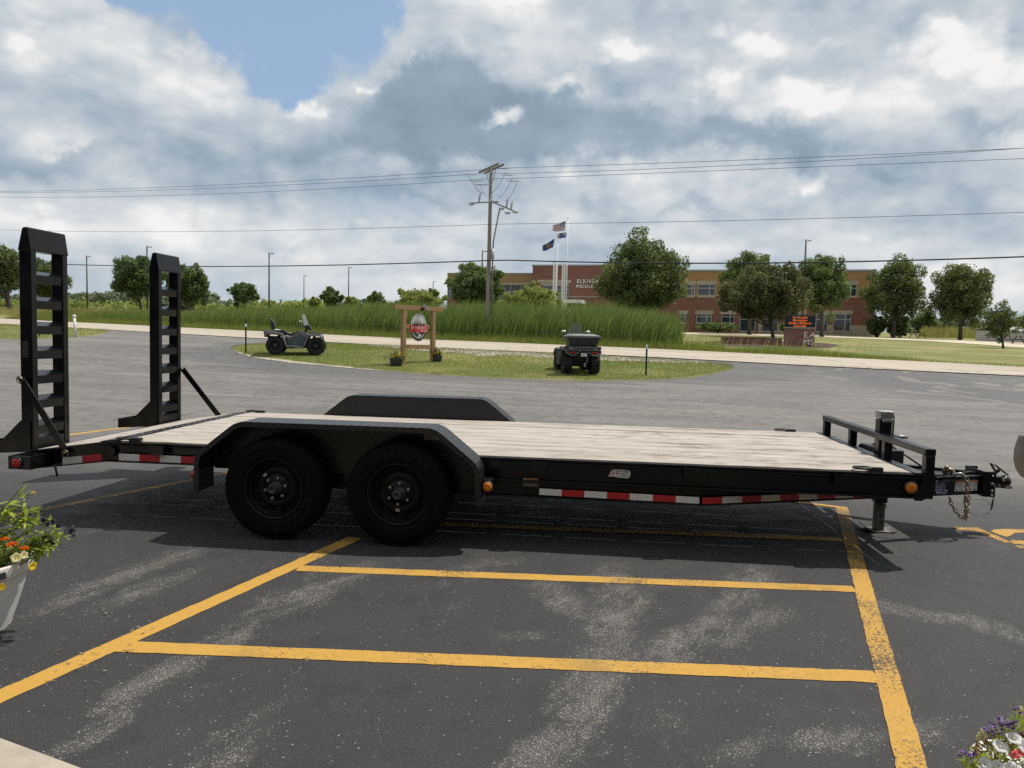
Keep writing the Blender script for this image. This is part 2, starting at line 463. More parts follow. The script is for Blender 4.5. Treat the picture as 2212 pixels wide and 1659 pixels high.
def asphalt_nodes(k, bs, paint=None):
    co = world_co(k); s = k.sep(co)
    wob = k.vm('SUBTRACT', k.noise(co, 1.6, 5, .65, 0, 1), (.5, .5, .5)); w2 = k.sep(wob)
    px = k.m('ADD', s[0], k.m('MULTIPLY', w2[0], .55)); py = k.m('ADD', s[1], k.m('MULTIPLY', w2[1], .55))
    # dark fresh sealer by the building; beyond it weathered grey with glancing sheen painted in
    far = k.ss(k.m('ADD', s[1], k.m('MULTIPLY', k.noise(co, .35, 4, .55), 5.0)), 3.2, 8.5)
    blot = k.noise(co, .8, 6, .6)
    b2 = k.noise(co, 5.0, 5, .65)
    base_near = k.mix(blot, (.023, .022, .0225), (.044, .042, .042))
    rot = k.n('ShaderNodeVectorRotate', _rotation_type='Z_AXIS', Vector=co, Angle=.16)
    st = k.vm('MULTIPLY', rot.outputs[0], (.30, .9, 1.0))
    streak = k.noise(st, 1.1, 6, .62, .6)
    sweep = k.noise(k.vm('MULTIPLY', rot.outputs[0], (.05, .55, 1.0)), 1.4, 5, .6, .8)
    base_far = k.mix(k.ss(streak, .35, .72), (.150, .138, .126), (.215, .197, .178))
    base_far = k.mix(k.m('MULTIPLY', k.ss(sweep, .54, .74), .5), base_far, (.31, .28, .235))
    base_far = k.mix(k.m('MULTIPLY', k.ss(sweep, .44, .30), .4), base_far, (.095, .09, .088))
    col = k.mix(far, base_near, base_far)
    # dark band of newer sealer round the island and at the drive mouth
    v = k.m('ADD', k.m('ADD', k.m('MULTIPLY', s[0], float(FH[0])), k.m('MULTIPLY', s[1], float(FH[1]))), float(-(CAM_X * FH[0] + CAM_Y * FH[1])))
    u = k.m('ADD', k.m('ADD', k.m('MULTIPLY', s[0], float(RH[0])), k.m('MULTIPLY', s[1], float(RH[1]))), float(-(CAM_X * RH[0] + CAM_Y * RH[1])))
    ex = k.m('DIVIDE', k.m('ADD', u, .6), 13.5); ey = k.m('DIVIDE', k.m('SUBTRACT', v, 28.2), 8.6)
    rr = k.m('SQRT', k.m('ADD', k.m('MULTIPLY', ex, ex), k.m('MULTIPLY', ey, ey)))
    ringm = k.m('MULTIPLY', k.ss(k.m('ADD', rr, k.m('MULTIPLY', k.m('SUBTRACT', streak, .5), .5)), 1.0, .8), .6)
    col = k.mix(ringm, col, (.088, .088, .093))
    mouth = k.m('MULTIPLY', k.ss(k.m('ADD', u, k.m('MULTIPLY', streak, 3.0)), 10.5, 13.5), k.ss(v, 15.5, 19.5))
    marks = k.ss(k.noise(k.vm('MULTIPLY', rot.outputs[0], (.9, .45, 1)), .7, 5, .6, 1.6), .54, .62)
    col = k.mix(k.m('MULTIPLY', mouth, .7), col, k.mix(k.m('MULTIPLY', marks, .65), (.08, .08, .087), (.30, .277, .235)))
    # worn streaks where tyres scrub the sealer off the stone
    wear = None
    for a, b, w0, w1 in WEAR:
        g = seg_mask(k, px, py, a, b, w0, w1)
        wear = g if wear is None else k.m('MAXIMUM', wear, g)
    dr = k.n('ShaderNodeVectorRotate', _rotation_type='Z_AXIS', Vector=co, Angle=.42)
    wear = k.m('MULTIPLY', wear, k.ss(k.noise(k.vm('MULTIPLY', dr.outputs[0], (3.4, 1.0, 1)), 2.2, 7, .74), .34, .64))
    gen = k.m('MULTIPLY', k.ss(k.noise(k.vm('MULTIPLY', co, (1.1, .75, 1)), 1.25, 7, .68), .55, .78), .55)
    wear = k.m('MAXIMUM', wear, k.m('MULTIPLY', gen, k.m('SUBTRACT', 1.0, far)))
    vor = k.n('ShaderNodeTexVoronoi', _feature='F1', Vector=co, Scale=190.0)
    pick = k.sep(vor.outputs['Color'])[0]
    stone = k.m('MULTIPLY', k.ss(vor.outputs['Distance'], .46, .26), 1.0)
    sp = k.m('MULTIPLY', stone, k.ss(k.m('ADD', pick, k.m('MULTIPLY', wear, .80)), .93, 1.06))
    vo2 = k.n('ShaderNodeTexVoronoi', _feature='F1', Vector=co, Scale=95.0)
    sp2 = k.m('MULTIPLY', k.ss(vo2.outputs['Distance'], .42, .24), k.ss(k.m('ADD', k.sep(vo2.outputs['Color'])[0], k.m('MULTIPLY', wear, .16)), .972, 1.0))
    sp = k.m('MAXIMUM', sp, k.m('MULTIPLY', sp2, k.m('SUBTRACT', 1.0, k.m('MULTIPLY', far, .7))))
    spcol = k.mix(k.sep(vor.outputs['Color'])[1], (.19, .175, .155), (.42, .39, .345))
    col = k.mix(k.m('MULTIPLY', wear, .46), col, (.145, .135, .121))
    fine = k.noise(co, 160.0, 3, .7)
    col = k.mix(k.m('MULTIPLY', k.ss(fine, .50, .70), .55), col, (.105, .10, .096))
    col = k.mix(k.m('MULTIPLY', k.ss(b2, .55, .30), .45), col, (.014, .014, .015))
    col = k.mix(k.m('MULTIPLY', k.ss(k.noise(co, 95.0, 3, .7), .46, .34), .6), col, (.010, .010, .011))
    col = k.mix(sp, col, spcol)
    rough = k.ss(b2, .3, .7, .62, .82)
    if paint is not None:
        pn = k.noise(co, 70.0, 4, .7); pw = k.noise(co, 1.4, 5, .6)
        chip = k.m('MAXIMUM', k.ss(k.m('ADD', pn, k.m('MULTIPLY', pw, .85)), paint[2], paint[2] + .10), k.m('MULTIPLY', k.ss(k.noise(co, 120.0, 3, .75), .58, .68), .75))
        pc = k.mix(k.noise(co, 9, 5, .7), paint[0], paint[1])
        pc = k.mix(k.m('MULTIPLY', k.ss(k.noise(co, 2.2, 5, .65), .52, .7), .45), pc, (.22, .155, .05))
        col = k.mix(k.m('MULTIPLY', chip, .88), pc, col)
    k.set(bs, 'Base Color', col); k.set(bs, 'Roughness', rough); k.set(bs, 'Specular IOR Level', .38)
    hb = k.m('ADD', k.m('MULTIPLY', vor.outputs['Distance'], -.5), k.m('MULTIPLY', fine, .7))
    bump(k, bs, hb, .85, .006)


def _w(ax, ay, bx, by, w0, w1): return (ground(ax, ay)[:2], ground(bx, by)[:2], w0, w1)


WEAR = [_w(1150, 1720, 1330, 1400, .05, .17), _w(1330, 1400, 1340, 1230, .04, .15), _w(1330, 1430, 1680, 1330, .02, .20),
        _w(1290, 1330, 1170, 1270, .03, .17), _w(130, 1640, 420, 1420, .02, .11), _w(420, 1420, 700, 1250, .02, .12),
        _w(620, 1320, 800, 1230, .02, .14), _w(60, 1330, 400, 1190, .03, .16), _w(500, 1380, 600, 1290, .02, .10),
        _w(1560, 1320, 1640, 1240, .05, .16), _w(430, 1700, 560, 1560, .02, .09), _w(1600, 1640, 2000, 1560, .01, .10),
        _w(1900, 1310, 2300, 1400, .005, .13), _w(1130, 1372, 1175, 1372, .045, .09), _w(250, 1310, 420, 1230, .01, .12), _w(290, 1390, 345, 1360, .001, .010), _w(1300, 1500, 1330, 1478, .001, .010), _w(600, 1480, 640, 1440, .001, .010), _w(1480, 1590, 1500, 1560, .001, .010)]


def build_materials():
    m, k, bs, out = new_mat('asphalt'); asphalt_nodes(k, bs)
    m, k, bs, out = new_mat('yellow_paint'); asphalt_nodes(k, bs, ((.46, .25, .040), (.56, .32, .058), 1.02))
    m, k, bs, out = new_mat('yellow_paint_worn'); asphalt_nodes(k, bs, ((.46, .25, .042), (.54, .31, .058), .905))

    # concrete road
    m, k, bs, out = new_mat('road_concrete'); co = world_co(k)
    rv = k.n('ShaderNodeVectorRotate', _rotation_type='Z_AXIS', Vector=co, Angle=.28)
    st = k.noise(k.vm('MULTIPLY', rv.outputs[0], (.12, 2.0, 1)), 1.2, 5, .6)
    c = k.mix(k.ss(st, .35, .68), (.35, .295, .23), (.46, .395, .315))
    c = k.mix(k.m('MULTIPLY', k.ss(k.noise(co, 26, 3, .7), .5, .7), .3), c, (.30, .27, .23))
    cr = k.n('ShaderNodeTexVoronoi', _feature='DISTANCE_TO_EDGE', Vector=k.vm('ADD', co, k.vm('SCALE', k.noise(co, 1.3, 4, .6, 0, 1), 1.8)), Scale=.16)
    c = k.mix(k.m('MULTIPLY', k.ss(cr.outputs['Distance'], .012, .004), .55), c, (.12, .11, .10))
    k.set(bs, 'Base Color', c); k.set(bs, 'Roughness', .85); bump(k, bs, k.noise(co, 60, 3, .6), .3, .01)

    # mown grass and rough grass underlays
    def grass(name, a, b, dry, drys, scale=1.0):
        m, k, bs, out = new_mat(name); co = world_co(k)
        n1 = k.noise(co, .45 * scale, 5, .62); n2 = k.noise(k.vm('MULTIPLY', co, (1, 1, 2)), 14 * scale, 5, .7)
        c = k.mix(k.ss(n2, .3, .7), a, b); c = k.mix(k.m('MULTIPLY', k.ss(n1, .42, .66), drys), c, dry)
        k.set(bs, 'Base Color', c); k.set(bs, 'Roughness', .9); k.set(bs, 'Specular IOR Level', .15)
        bump(k, bs, k.noise(co, 40 * scale, 4, .7), .8, .05)
        return m
    grass('lawn_ground', (.105, .13, .036), (.20, .205, .068), (.34, .29, .13), .55)
    grass('school_lawn', (.125, .145, .045), (.21, .21, .075), (.33, .28, .13), .7, .6)
    grass('meadow_ground', (.12, .13, .045), (.20, .19, .075), (.33, .27, .13), .7, .5)

    m, k, bs, out = new_mat('gravel'); co = world_co(k)
    vo = k.n('ShaderNodeTexVoronoi', Vector=co, Scale=16.0)
    c = k.mix(k.sep(vo.outputs['Color'])[0], (.22, .19, .14), (.52, .46, .36)); k.set(bs, 'Base Color', c); k.set(bs, 'Roughness', .9)
    bump(k, bs, vo.outputs['Distance'], .8, .03)

    leafy('grass_blade', (.110, .165, .036), (.31, .34, .105), .45)
    leafy('reed_blade', (.060, .112, .030), (.25, .325, .11), .42, .5, .3)
    leafy('meadow_blade', (.13, .165, .055), (.50, .43, .20), .35)
    leafy('leaf_green', (.052, .088, .032), (.170, .232, .080), .38, .5, .35)
    leafy('leaf_olive', (.056, .082, .031), (.175, .212, .080), .38, .5, .35)
    leafy('leaf_dusk', (.066, .072, .036), (.170, .172, .082), .33, .5, .3)
    leafy('leaf_bright', (.13, .175, .05), (.32, .36, .12), .42)
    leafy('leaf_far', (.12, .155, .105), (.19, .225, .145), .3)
    leafy('leaf_pot', (.10, .17, .022), (.42, .48, .11), .45, .4, .4)
    leafy('leaf_dry', (.06, .035, .02), (.24, .17, .08), .3)

    m, k, bs, out = new_mat('bark'); co = obj_co(k)
    n = k.noise(k.vm('MULTIPLY', co, (6, 6, 1.2)), 3, 5, .7); k.set(bs, 'Base Color', k.mix(n, (.035, .028, .022), (.13, .11, .09)))
    k.set(bs, 'Roughness', .9); bump(k, bs, n, .7, .05)

    # trailer steel
    m, k, bs, out = new_mat('black_steel'); co = world_co(k)
    dust = k.noise(co, 3.0, 6, .65); sc = k.noise(k.vm('MULTIPLY', co, (1, 1, 5)), 22, 5, .7)
    c = k.mix(k.m('MULTIPLY', k.ss(dust, .48, .75), .5), (.0034, .0034, .004), (.0085, .0083, .0082))
    c = k.mix(k.m('MULTIPLY', k.ss(sc, .66, .74), .5), c, (.035, .035, .037))
    k.set(bs, 'Base Color', c); k.set(bs, 'Roughness', k.ss(dust, .3, .7, .13, .32)); k.set(bs, 'Specular IOR Level', .30)
    bump(k, bs, k.noise(co, 9, 4, .5), .04, .02)
    m, k, bs, out = new_mat('tread_plate'); co = world_co(k); s = k.sep(co)
    # raised lozenges, alternating in direction
    def loz(ang, ox):
        r = k.n('ShaderNodeVectorRotate', _rotation_type='AXIS_ANGLE', Vector=k.vm('ADD', co, (ox, ox * .5, 0)), Axis=(.05, -1, .05), Angle=ang).outputs[0]
        q = k.sep(r); z = k.m('ADD', q[2], k.m('MULTIPLY', q[1], .7))
        a = k.m('SINE', k.m('MULTIPLY', q[0], 150.0)); b = k.m('SINE', k.m('MULTIPLY', z, 300.0))
        return k.ss(k.m('ADD', k.m('MULTIPLY', a, .9), k.m('MULTIPLY', b, .9)), .9, 1.4)
    h = k.m('MAXIMUM', loz(.78, 0), loz(-.78, .012))
    k.set(bs, 'Base Color', k.mix(h, (.006, .0062, .007), (.018, .019, .021))); k.set(bs, 'Roughness', .36)
    bump(k, bs, h, .7, .004)
    m, k, bs, out = new_mat('plank_wood'); co = world_co(k); rnd = k.n('ShaderNodeObjectInfo').outputs['Random']
    off = k.vm('ADD', co, k.comb(k.m('MULTIPLY', rnd, 40.0), k.m('MULTIPLY', rnd, 17.0), 0))
    gr = k.noise(k.vm('MULTIPLY', off, (.8, 17, 4)), 2.0, 7, .68, .4); fg = k.noise(k.vm('MULTIPLY', off, (3.5, 120, 20)), 2.0, 4, .7)
    c = k.mix(k.ss(gr, .28, .72), (.27, .24, .205), (.57, .52, .46))
    c = k.mix(k.m('MULTIPLY', rnd, .55), c, (.36, .315, .26))
    c = k.mix(k.m('MULTIPLY', k.ss(fg, .58, .70), .5), c, (.13, .105, .085))
    kn = k.noise(k.vm('MULTIPLY', off, (1.6, 7.0, 1)), 1.7, 6, .6, 1.2); c = k.mix(k.m('MULTIPLY', k.ss(kn, .58, .72), .7), c, (.15, .115, .085))
    # oil-dark patches rubbed into the front half of the deck
    sx = k.sep(co)
    patch = k.m('MULTIPLY', k.ss(k.noise(k.vm('MULTIPLY', co, (1.3, 3.6, 1)), 1.7, 6, .68), .48, .66), k.ss(sx[0], .6, 2.6, .35, 1.0))
    c = k.mix(k.m('MULTIPLY', patch, .75), c, (.11, .075, .055))
    k.set(bs, 'Base Color', c); k.set(bs, 'Roughness', .8); k.set(bs, 'Specular IOR Level', .25); bump(k, bs, k.m('ADD', gr, fg), .5, .004)

    plain('tyre_rubber', (.0042, .0042, .0046), .75, 0, .25, 14, .12, .2)
    plain('sidewall_text', (.013, .013, .0135), .6, 0, .2, 14, .3)
    plain('dark_rim', (.004, .004, .0044), .46, 0, .2, 10, .25)
    plain('galvanised', (.36, .36, .34), .42, .85, .25, 12)
    plain('grey_hub', (.055, .054, .05), .5, .3, .3, 20)
    plain('worn_steel', (.16, .15, .13), .55, .4, .35, 14)
    plain('chain_steel', (.25, .20, .13), .42, .8, .35, 30)
    plain('dirty_white', (.36, .34, .30), .55, 0, .35, 14)
    plain('tape_white', (.62, .60, .56), .45, 0, .06, 8)
    plain('tape_red', (.42, .012, .018), .4, 0, .08, 8)
    plain('lens_red', (.40, .015, .02), .2, 0, .1, 20)
    plain('lens_amber', (.62, .18, .012), .2, 0, .12, 20)
    plain('sticker_white', (.66, .64, .60), .45, 0, .06, 10)
    plain('sticker_orange', (.62, .20, .03), .45, 0, .06, 10)
    plain('sticker_red', (.55, .03, .03), .45, 0, .06, 10)
    plain('sticker_blue', (.028, .045, .28), .4, 0, .06, 10)
    plain('ink', (.02, .02, .022), .5, 0, .05, 10)
    plain('rubber_black', (.014, .014, .015), .5, 0, .2, 10)

    # building
    m, k, bs, out = new_mat('red_brick'); co = obj_co(k)
    def brickify(c1, c2, mort, sx=1.0):
        g = k.n('ShaderNodeNewGeometry'); co = obj_co(k); s = k.sep(co)
        q = k.comb(k.m('ADD', s[0], s[1]), s[2], 0)
        b = k.n('ShaderNodeTexBrick', Vector=q, Scale=1.0); b.inputs['Brick Width'].default_value = .22; b.inputs['Row Height'].default_value = .075
        b.inputs['Mortar Size'].default_value = .010; b.inputs['Color1'].default_value = c1 + (1,); b.inputs['Color2'].default_value = c2 + (1,); b.inputs['Mortar'].default_value = mort + (1,)
        n = k.noise(k.vm('MULTIPLY', co, (1, 1, 2.2)), .9, 5, .65)
        return k.mix(k.m('MULTIPLY', k.ss(n, .35, .7), .4), b.outputs[0], tuple(c * .72 for c in c1))
    k.set(bs, 'Base Color', brickify((.205, .072, .048), (.27, .10, .068), (.21, .14, .115))); k.set(bs, 'Roughness', .85)
    m, k, bs, out = new_mat('tan_brick'); k.set(bs, 'Base Color', brickify((.36, .195, .072), (.43, .245, .096), (.32, .19, .09))); k.set(bs, 'Roughness', .85)
    m, k, bs, out = new_mat('sign_brick'); k.set(bs, 'Base Color', brickify((.20, .075, .055), (.30, .135, .10), (.22, .16, .14))); k.set(bs, 'Roughness', .85)
    m, k, bs, out = new_mat('ribbed_tan'); s = k.sep(obj_co(k)); rib = k.ss(k.m('SINE', k.m('MULTIPLY', s[2], 24.0)), -.5, .5)
    k.set(bs, 'Base Color', k.mix(rib, (.22, .135, .05), (.38, .24, .10))); k.set(bs, 'Roughness', .5)
    plain('pale_stone', (.40, .32, .24), .8, 0, .1, 2)
    plain('grey_cap', (.33, .33, .33), .5, .3, .1, 2)
    m, k, bs, out = new_mat('dark_glass'); k.set(bs, 'Base Color', (.028, .040, .046, 1)); k.set(bs, 'Roughness', .06); k.set(bs, 'Specular IOR Level', .7)
    plain('window_frame', (.42, .42, .40), .45, 0, .06, 3)
    plain('white_paint', (.74, .74, .73), .45, 0, .06, 3)
    plain('letter_metal', (.80, .78, .74), .45, 0, .05, 3)
    plain('path_concrete', (.50, .42, .31), .85, 0, .12, 1.5)
    plain('slab_concrete', (.36, .315, .255), .85, 0, .12, 7, .3, .3)
    plain('mulch', (.065, .045, .035), .95, 0, .5, 9, .2, .8)
    m, k, bs, out = new_mat('led_orange'); k.set(bs, 'Base Color', (.3, .06, .01, 1)); k.set(bs, 'Emission Color', (1.0, .20, .03, 1)); k.set(bs, 'Emission Strength', 1.15)
    plain('led_black', (.010, .010, .011), .6, 0, .1, 4)
    # pole, lamps, signs
    m, k, bs, out = new_mat('pole_wood'); co = obj_co(k); n = k.noise(k.vm('MULTIPLY', co, (9, 9, .5)), 2.5, 5, .65)
    k.set(bs, 'Base Color', k.mix(n, (.13, .112, .09), (.30, .27, .225))); k.set(bs, 'Roughness', .9); bump(k, bs, n, .5, .02)
    m, k, bs, out = new_mat('sign_wood'); co = obj_co(k); n = k.noise(k.vm('MULTIPLY', co, (8, 8, 1.4)), 2.2, 6, .65)
    k.set(bs, 'Base Color', k.mix(n, (.19, .105, .042), (.39, .24, .115))); k.set(bs, 'Roughness', .8)
    plain('dark_pole', (.045, .042, .038), .5, 0, .15, 3)
    plain('pole_grey', (.20, .205, .21), .5, .2, .15, 3)
    plain('porcelain', (.40, .41, .42), .35, 0, .1, 5)
    plain('wire', (.085, .095, .11), .6, 0, .1, 2)
    plain('wire_black', (.012, .013, .015), .6, 0, .1, 2)
    plain('post_green', (.020, .036, .022), .6, 0, .2, 8)
    plain('pvc_white', (.72, .72, .70), .45, 0, .05, 5)
    plain('flag_blue', (.03, .055, .20), .7, 0, .1, 4)
    plain('flag_red', (.30, .022, .03), .7, 0, .1, 4)
    plain('flag_white', (.66, .66, .66), .7, 0, .05, 4)
    plain('flag_gold', (.22, .12, .06), .7, 0, .1, 4)
    # quad bikes
    plain('quad_green', (.070, .095, .096), .38, 0, .25, 5, .5)
    plain('quad_grey', (.125, .127, .13), .48, 0, .2, 6)
    plain('quad_black', (.014, .0145, .016), .5, 0, .2, 8)
    plain('seat_black', (.020, .020, .021), .42, 0, .2, 8)
    plain('quad_tyre', (.017, .0165, .016), .75, 0, .3, 14, .3)
    plain('mirror_glass', (.75, .78, .82), .12, .9, .02, 4)
    m, k, bs, out = new_mat('clear_screen'); k.set(bs, 'Base Color', (.36, .39, .39, 1)); k.set(bs, 'Roughness', .12)
    tr = k.n('ShaderNodeBsdfTransparent', i0=(.86, .88, .88, 1)); mx = k.n('ShaderNodeMixShader', i0=.58)
    k.t.links.new(bs.outputs[0], mx.inputs[1]); k.t.links.new(tr.outputs[0], mx.inputs[2]); k.t.links.new(mx.outputs[0], out.inputs[0])
    # planters and flowers
    plain('planter_white', (.66, .65, .62), .45, 0, .10, 5, .4, .06)
    plain('planter_dark', (.035, .036, .039), .55, 0, .2, 6)
    plain('soil', (.03, .022, .016), .95, 0, .4, 20)
    for nm, c in (('petal_orange', (.80, .17, .012)), ('petal_yellow', (.80, .60, .04)), ('petal_cream', (.78, .74, .42)), ('petal_black', (.014, .011, .016)),
                  ('petal_white', (.78, .77, .78)), ('petal_purple', (.34, .19, .46)), ('petal_violet', (.13, .05, .24)), ('petal_coral', (.72, .16, .15))):
        m = plain(nm, c, .6, 0, .12, 30, .25)
        t_ = m.node_tree; k = NT(t_); o_ = next(n for n in t_.nodes if n.type == 'OUTPUT_MATERIAL'); b_ = next(n for n in t_.nodes if n.type == 'BSDF_PRINCIPLED')
        tl = k.n('ShaderNodeBsdfTranslucent', Color=c + (1,)); mx = k.n('ShaderNodeMixShader', i0=.45 if nm != 'petal_black' else 0.0)
        t_.links.new(b_.outputs[0], mx.inputs[1]); t_.links.new(tl.outputs[0], mx.inputs[2]); t_.links.new(mx.outputs[0], o_.inputs[0])
    plain('stem_green', (.15, .20, .06), .6, 0, .2, 10)
    plain('reed_head', (.16, .10, .05), .9, 0, .2, 10)
    plain('twig', (.25, .20, .14), .8, 0, .3, 30)
    plain('weathered_beige', (.20, .175, .15), .75, 0, .12, 12, .3)
    plain('shop_siding', (.055, .055, .058), .7, 0, .1, 2)
    plain('siding_white', (.46, .45, .41), .6, 0, .05, 3)
    plain('picnic_wood', (.085, .072, .062), .8, 0, .2, 6)


build_materials()
M = MATS

# ------------------------------------------------------------------ ground sheets
def in_poly(P, poly):
    x, y = P[:, 0], P[:, 1]; r = np.zeros(len(P), bool); n = len(poly)
    for i in range(n):
        x0, y0 = poly[i]; x1, y1 = poly[(i + 1) % n]
        c = ((y0 > y) != (y1 > y)) & (x < (x1 - x0) * (y - y0) / (y1 - y0 + 1e-12) + x0)
        r ^= c
    return r


def resample(poly, step, closed=True):
    out = []; n = len(poly)
    for i in range(n if closed else n - 1):
        a = np.array(poly[i]); b = np.array(poly[(i + 1) % n]); m = max(1, int(np.linalg.norm(b - a) / step))
        for j in range(m): out.append(a + (b - a) * j / m)
    if not closed: out.append(np.array(poly[-1]))
    return np.array(out)


def smooth_line(pts, it=2):
    pts = [np.array(p, float) for p in pts]
    for _ in range(it):
        q = [pts[0]]
        for a, b in zip(pts[:-1], pts[1:]): q += [a * .75 + b * .25, a * .25 + b * .75]
        q.append(pts[-1]); pts = q
    return pts


def drape(name, poly, zoff, step, mat, kind='structure', rim=None, parent=None, jitter=0.0):
    """a sheet of the land's shape over a plan outline (x, y)"""
    B = resample([p[:2] for p in poly], step)
    if jitter: B = B + RNG.normal(0, jitter, B.shape)
    lo = B.min(0); hi = B.max(0)
    gx, gy = np.meshgrid(np.arange(lo[0], hi[0], step), np.arange(lo[1], hi[1], step))
    G = np.stack([gx.ravel(), gy.ravel()], 1); G = G[in_poly(G, B)]
    if len(G):
        keep = np.ones(len(G), bool)
        for k in range(0, len(G), 2000):
            d = ((G[k:k + 2000, None] - B[None]) ** 2).sum(-1).min(1); keep[k:k + 2000] = d > (step * .45) ** 2
        G = G[keep]
    allp = np.concatenate([B, G]); nb = len(B)
    vs, es, fs, ov, oe, of = delaunay_2d_cdt([Vector(p) for p in allp], [(i, (i + 1) % nb) for i in range(nb)], [], 1, 1e-5)
    V = np.array([(v[0], v[1]) for v in vs]); z = Gxy(V[:, 0], V[:, 1]) + zoff
    if rim is not None:
        onb = np.array([any(i < nb for i in o) for o in ov]); z = np.where(onb, Gxy(V[:, 0], V[:, 1]) + rim, z)
    V = np.column_stack([V, z])
    F = [list(f) for f in fs if len(f) == 3]
    ob = np_mesh(name, V, np.array(F), mat, parent, smooth=True)
    me = ob.data
    if len(me.polygons) and me.polygons[0].normal.z < 0: me.flip_normals()
    if kind and parent is None: ob['kind'] = kind
    return ob


NEAR_D = [(0, 700), (238, 712.6), (486, 727), (701, 740.5), (1026, 756), (1448, 775.6), (1560, 781.5), (2212, 812)]
FAR_D = [(0, 689), (147, 695.4), (394, 708), (486, 712), (1026, 740), (1448, 755), (1512, 761), (2212, 793)]


def line_fit(px):
    P = np.array([uv_of(*ground(x, y)[:2]) for x, y in px])
    a = np.polyfit(P[:, 0], P[:, 1], 2)
    return P, a


_, RN = line_fit(NEAR_D); _, RF = line_fit(FAR_D)


def road_near(u): return np.polyval([0, RN[1], RN[2]], u) + RN[0] * np.minimum(np.abs(u), 30) ** 2
def road_far(u): return np.polyval([0, RF[1], RF[2]], u) + RF[0] * np.minimum(np.abs(u), 30) ** 2


def UV(us, vs): return [xy_of(u, v) for u, v in zip(us, vs)]


# land sheet out past the horizon
_u = np.concatenate([np.arange(-700, -80, 40), np.arange(-80, 80, 2.0), np.arange(80, 701, 40)])
_v = np.concatenate([np.arange(-60, 20, 4), np.arange(20, 60, .8), np.arange(60, 140, 4), np.arange(140, 1201, 40)])
gu, gv = np.meshgrid(_u, _v); z = GZ(gu, gv)
low = np.clip((road_far(gu) + 1.0 - gv) / 1.2, 0, 1)
gx, gy = xy_of(gu, gv)
V = np.stack([gx.ravel(), gy.ravel(), (z - .16 * low).ravel()], 1)
nu = len(_u); nv = len(_v)
ii = np.arange(nv - 1)[:, None] * nu + np.arange(nu - 1)[None]
Fq = np.stack([ii, ii + 1, ii + nu + 1, ii + nu], -1).reshape(-1, 4)
tag(np_mesh('ground', V, Fq, M['school_lawn'], smooth=True), kind='structure')

us = np.linspace(-95, 62, 90)
lot = tag(drape('parking_lot', UV(us, road_near(us) + .25)[::-1] + UV([-95, -60, 60, 62], [10, -12, -12, 10]), 0.0, 1.1, M['asphalt']), kind='structure')
us = np.linspace(-95, 62, 120)
drape('road', UV(us, road_near(us)) + UV(us[::-1], road_far(us[::-1])), .03, .9, M['road_concrete'])

ISL_FRONT = [(497, 752), (503, 760), (540, 771), (640, 783), (760, 795), (880, 806), (1000, 814), (1130, 820), (1240, 823), (1350, 823), (1450, 820), (1530, 812), (1575, 803), (1588, 797)]
ISL_BACK = [(1588, 797), (1580, 791), (1545, 786.5), (1448, 780.5), (1290, 773.5), (1026, 760.5), (864, 751), (760, 746.5), (701, 744), (620, 743), (560, 744.5), (515, 747.5), (497, 752)]
isl = smooth_line([ground(*p)[:2] for p in ISL_FRONT], 1) + smooth_line([ground(*p)[:2] for p in ISL_BACK], 1)[1:-1]
drape('island_lawn', isl, .055, .55, M['lawn_ground'], rim=-.02, jitter=.03)
LG = [(-260, 716), (-60, 731), (0, 733), (39, 734), (147, 731), (200, 726), (231, 720.6), (239, 716), (225, 713.5), (147, 709.6), (0, 702), (-260, 690)]
lg = [ground(*p)[:2] for p in LG]
drape('verge_lawn', smooth_line(lg, 1), .055, .8, M['lawn_ground'], rim=-.02, jitter=.03)
# gravel shoulder between the island's grass and the road
SH = [(760, 747.5), (864, 750.5), (1026, 759.5), (1290, 772.5), (1448, 780.2), (1548, 786.5), (1500, 790), (1448, 788.5), (1380, 786), (1290, 784), (1180, 777), (1090, 771), (1026, 771), (950, 765), (880, 759), (820, 753)]
drape('gravel_shoulder', smooth_line([ground(*p)[:2] for p in SH], 1), .075, .5, M['gravel'], rim=.03, jitter=.08)

RIM = [(503, 758), (540, 772.5), (640, 785), (760, 796.5), (830, 802), (760, 793.5), (640, 781), (545, 768), (508, 757)]
drape('sandy_rim', [ground(*p)[:2] for p in RIM], .022, .4, M['gravel'], rim=.012, jitter=.05)
# meadow left of the reeds, path and mulch at the school
us = np.linspace(-140, -8, 60)
drape('meadow', UV(us, road_far(us) + .4) + UV([-6, -10, -60, -160], [58, 130, 150, 150]), .02, 3.0, M['meadow_ground'])
PATHF = [(1430, 722), (1512, 722.5), (1560, 724), (1800, 729.5), (2000, 737), (2120, 745), (2212, 752), (2300, 758)]
PATHB = [(2300, 746), (2212, 741), (2120, 737), (2060, 734.5), (2000, 733), (1800, 726), (1560, 720.5), (1512, 719.5), (1430, 719)]
drape('footpath', [ground(*p)[:2] for p in PATHF + PATHB], .03, 2.0, M['path_concrete'])
MUL = [(1520, 739), (1560, 736), (1700, 738), (1790, 742), (1815, 746), (1790, 752), (1700, 754), (1580, 749), (1525, 744)]
drape('mulch_bed', [ground(*p)[:2] for p in MUL], .04, 1.0, M['mulch'], rim=.0)
# concrete apron where the photographer stands
sA, sB = [(O + ray(*q) * ((.035 - CAM_H) / ray(*q)[2]))[:2] for q in ((0, 1590), (187, 1659))]
dA = nrm(sB - sA); nA = np.array([dA[1], -dA[0]])
if nA[1] > 0: nA = -nA
mb = MB(); q = [sA - dA * 6, sB + dA * 6, sB + dA * 6 + nA * 3, sA - dA * 6 + nA * 3]
mb.prism([tuple(p) for p in q], lambda a, b, d: (a, b, d), -.05, .035); tag(mb.build('concrete_apron', M['slab_concrete'], bevel=.012), kind='structure')


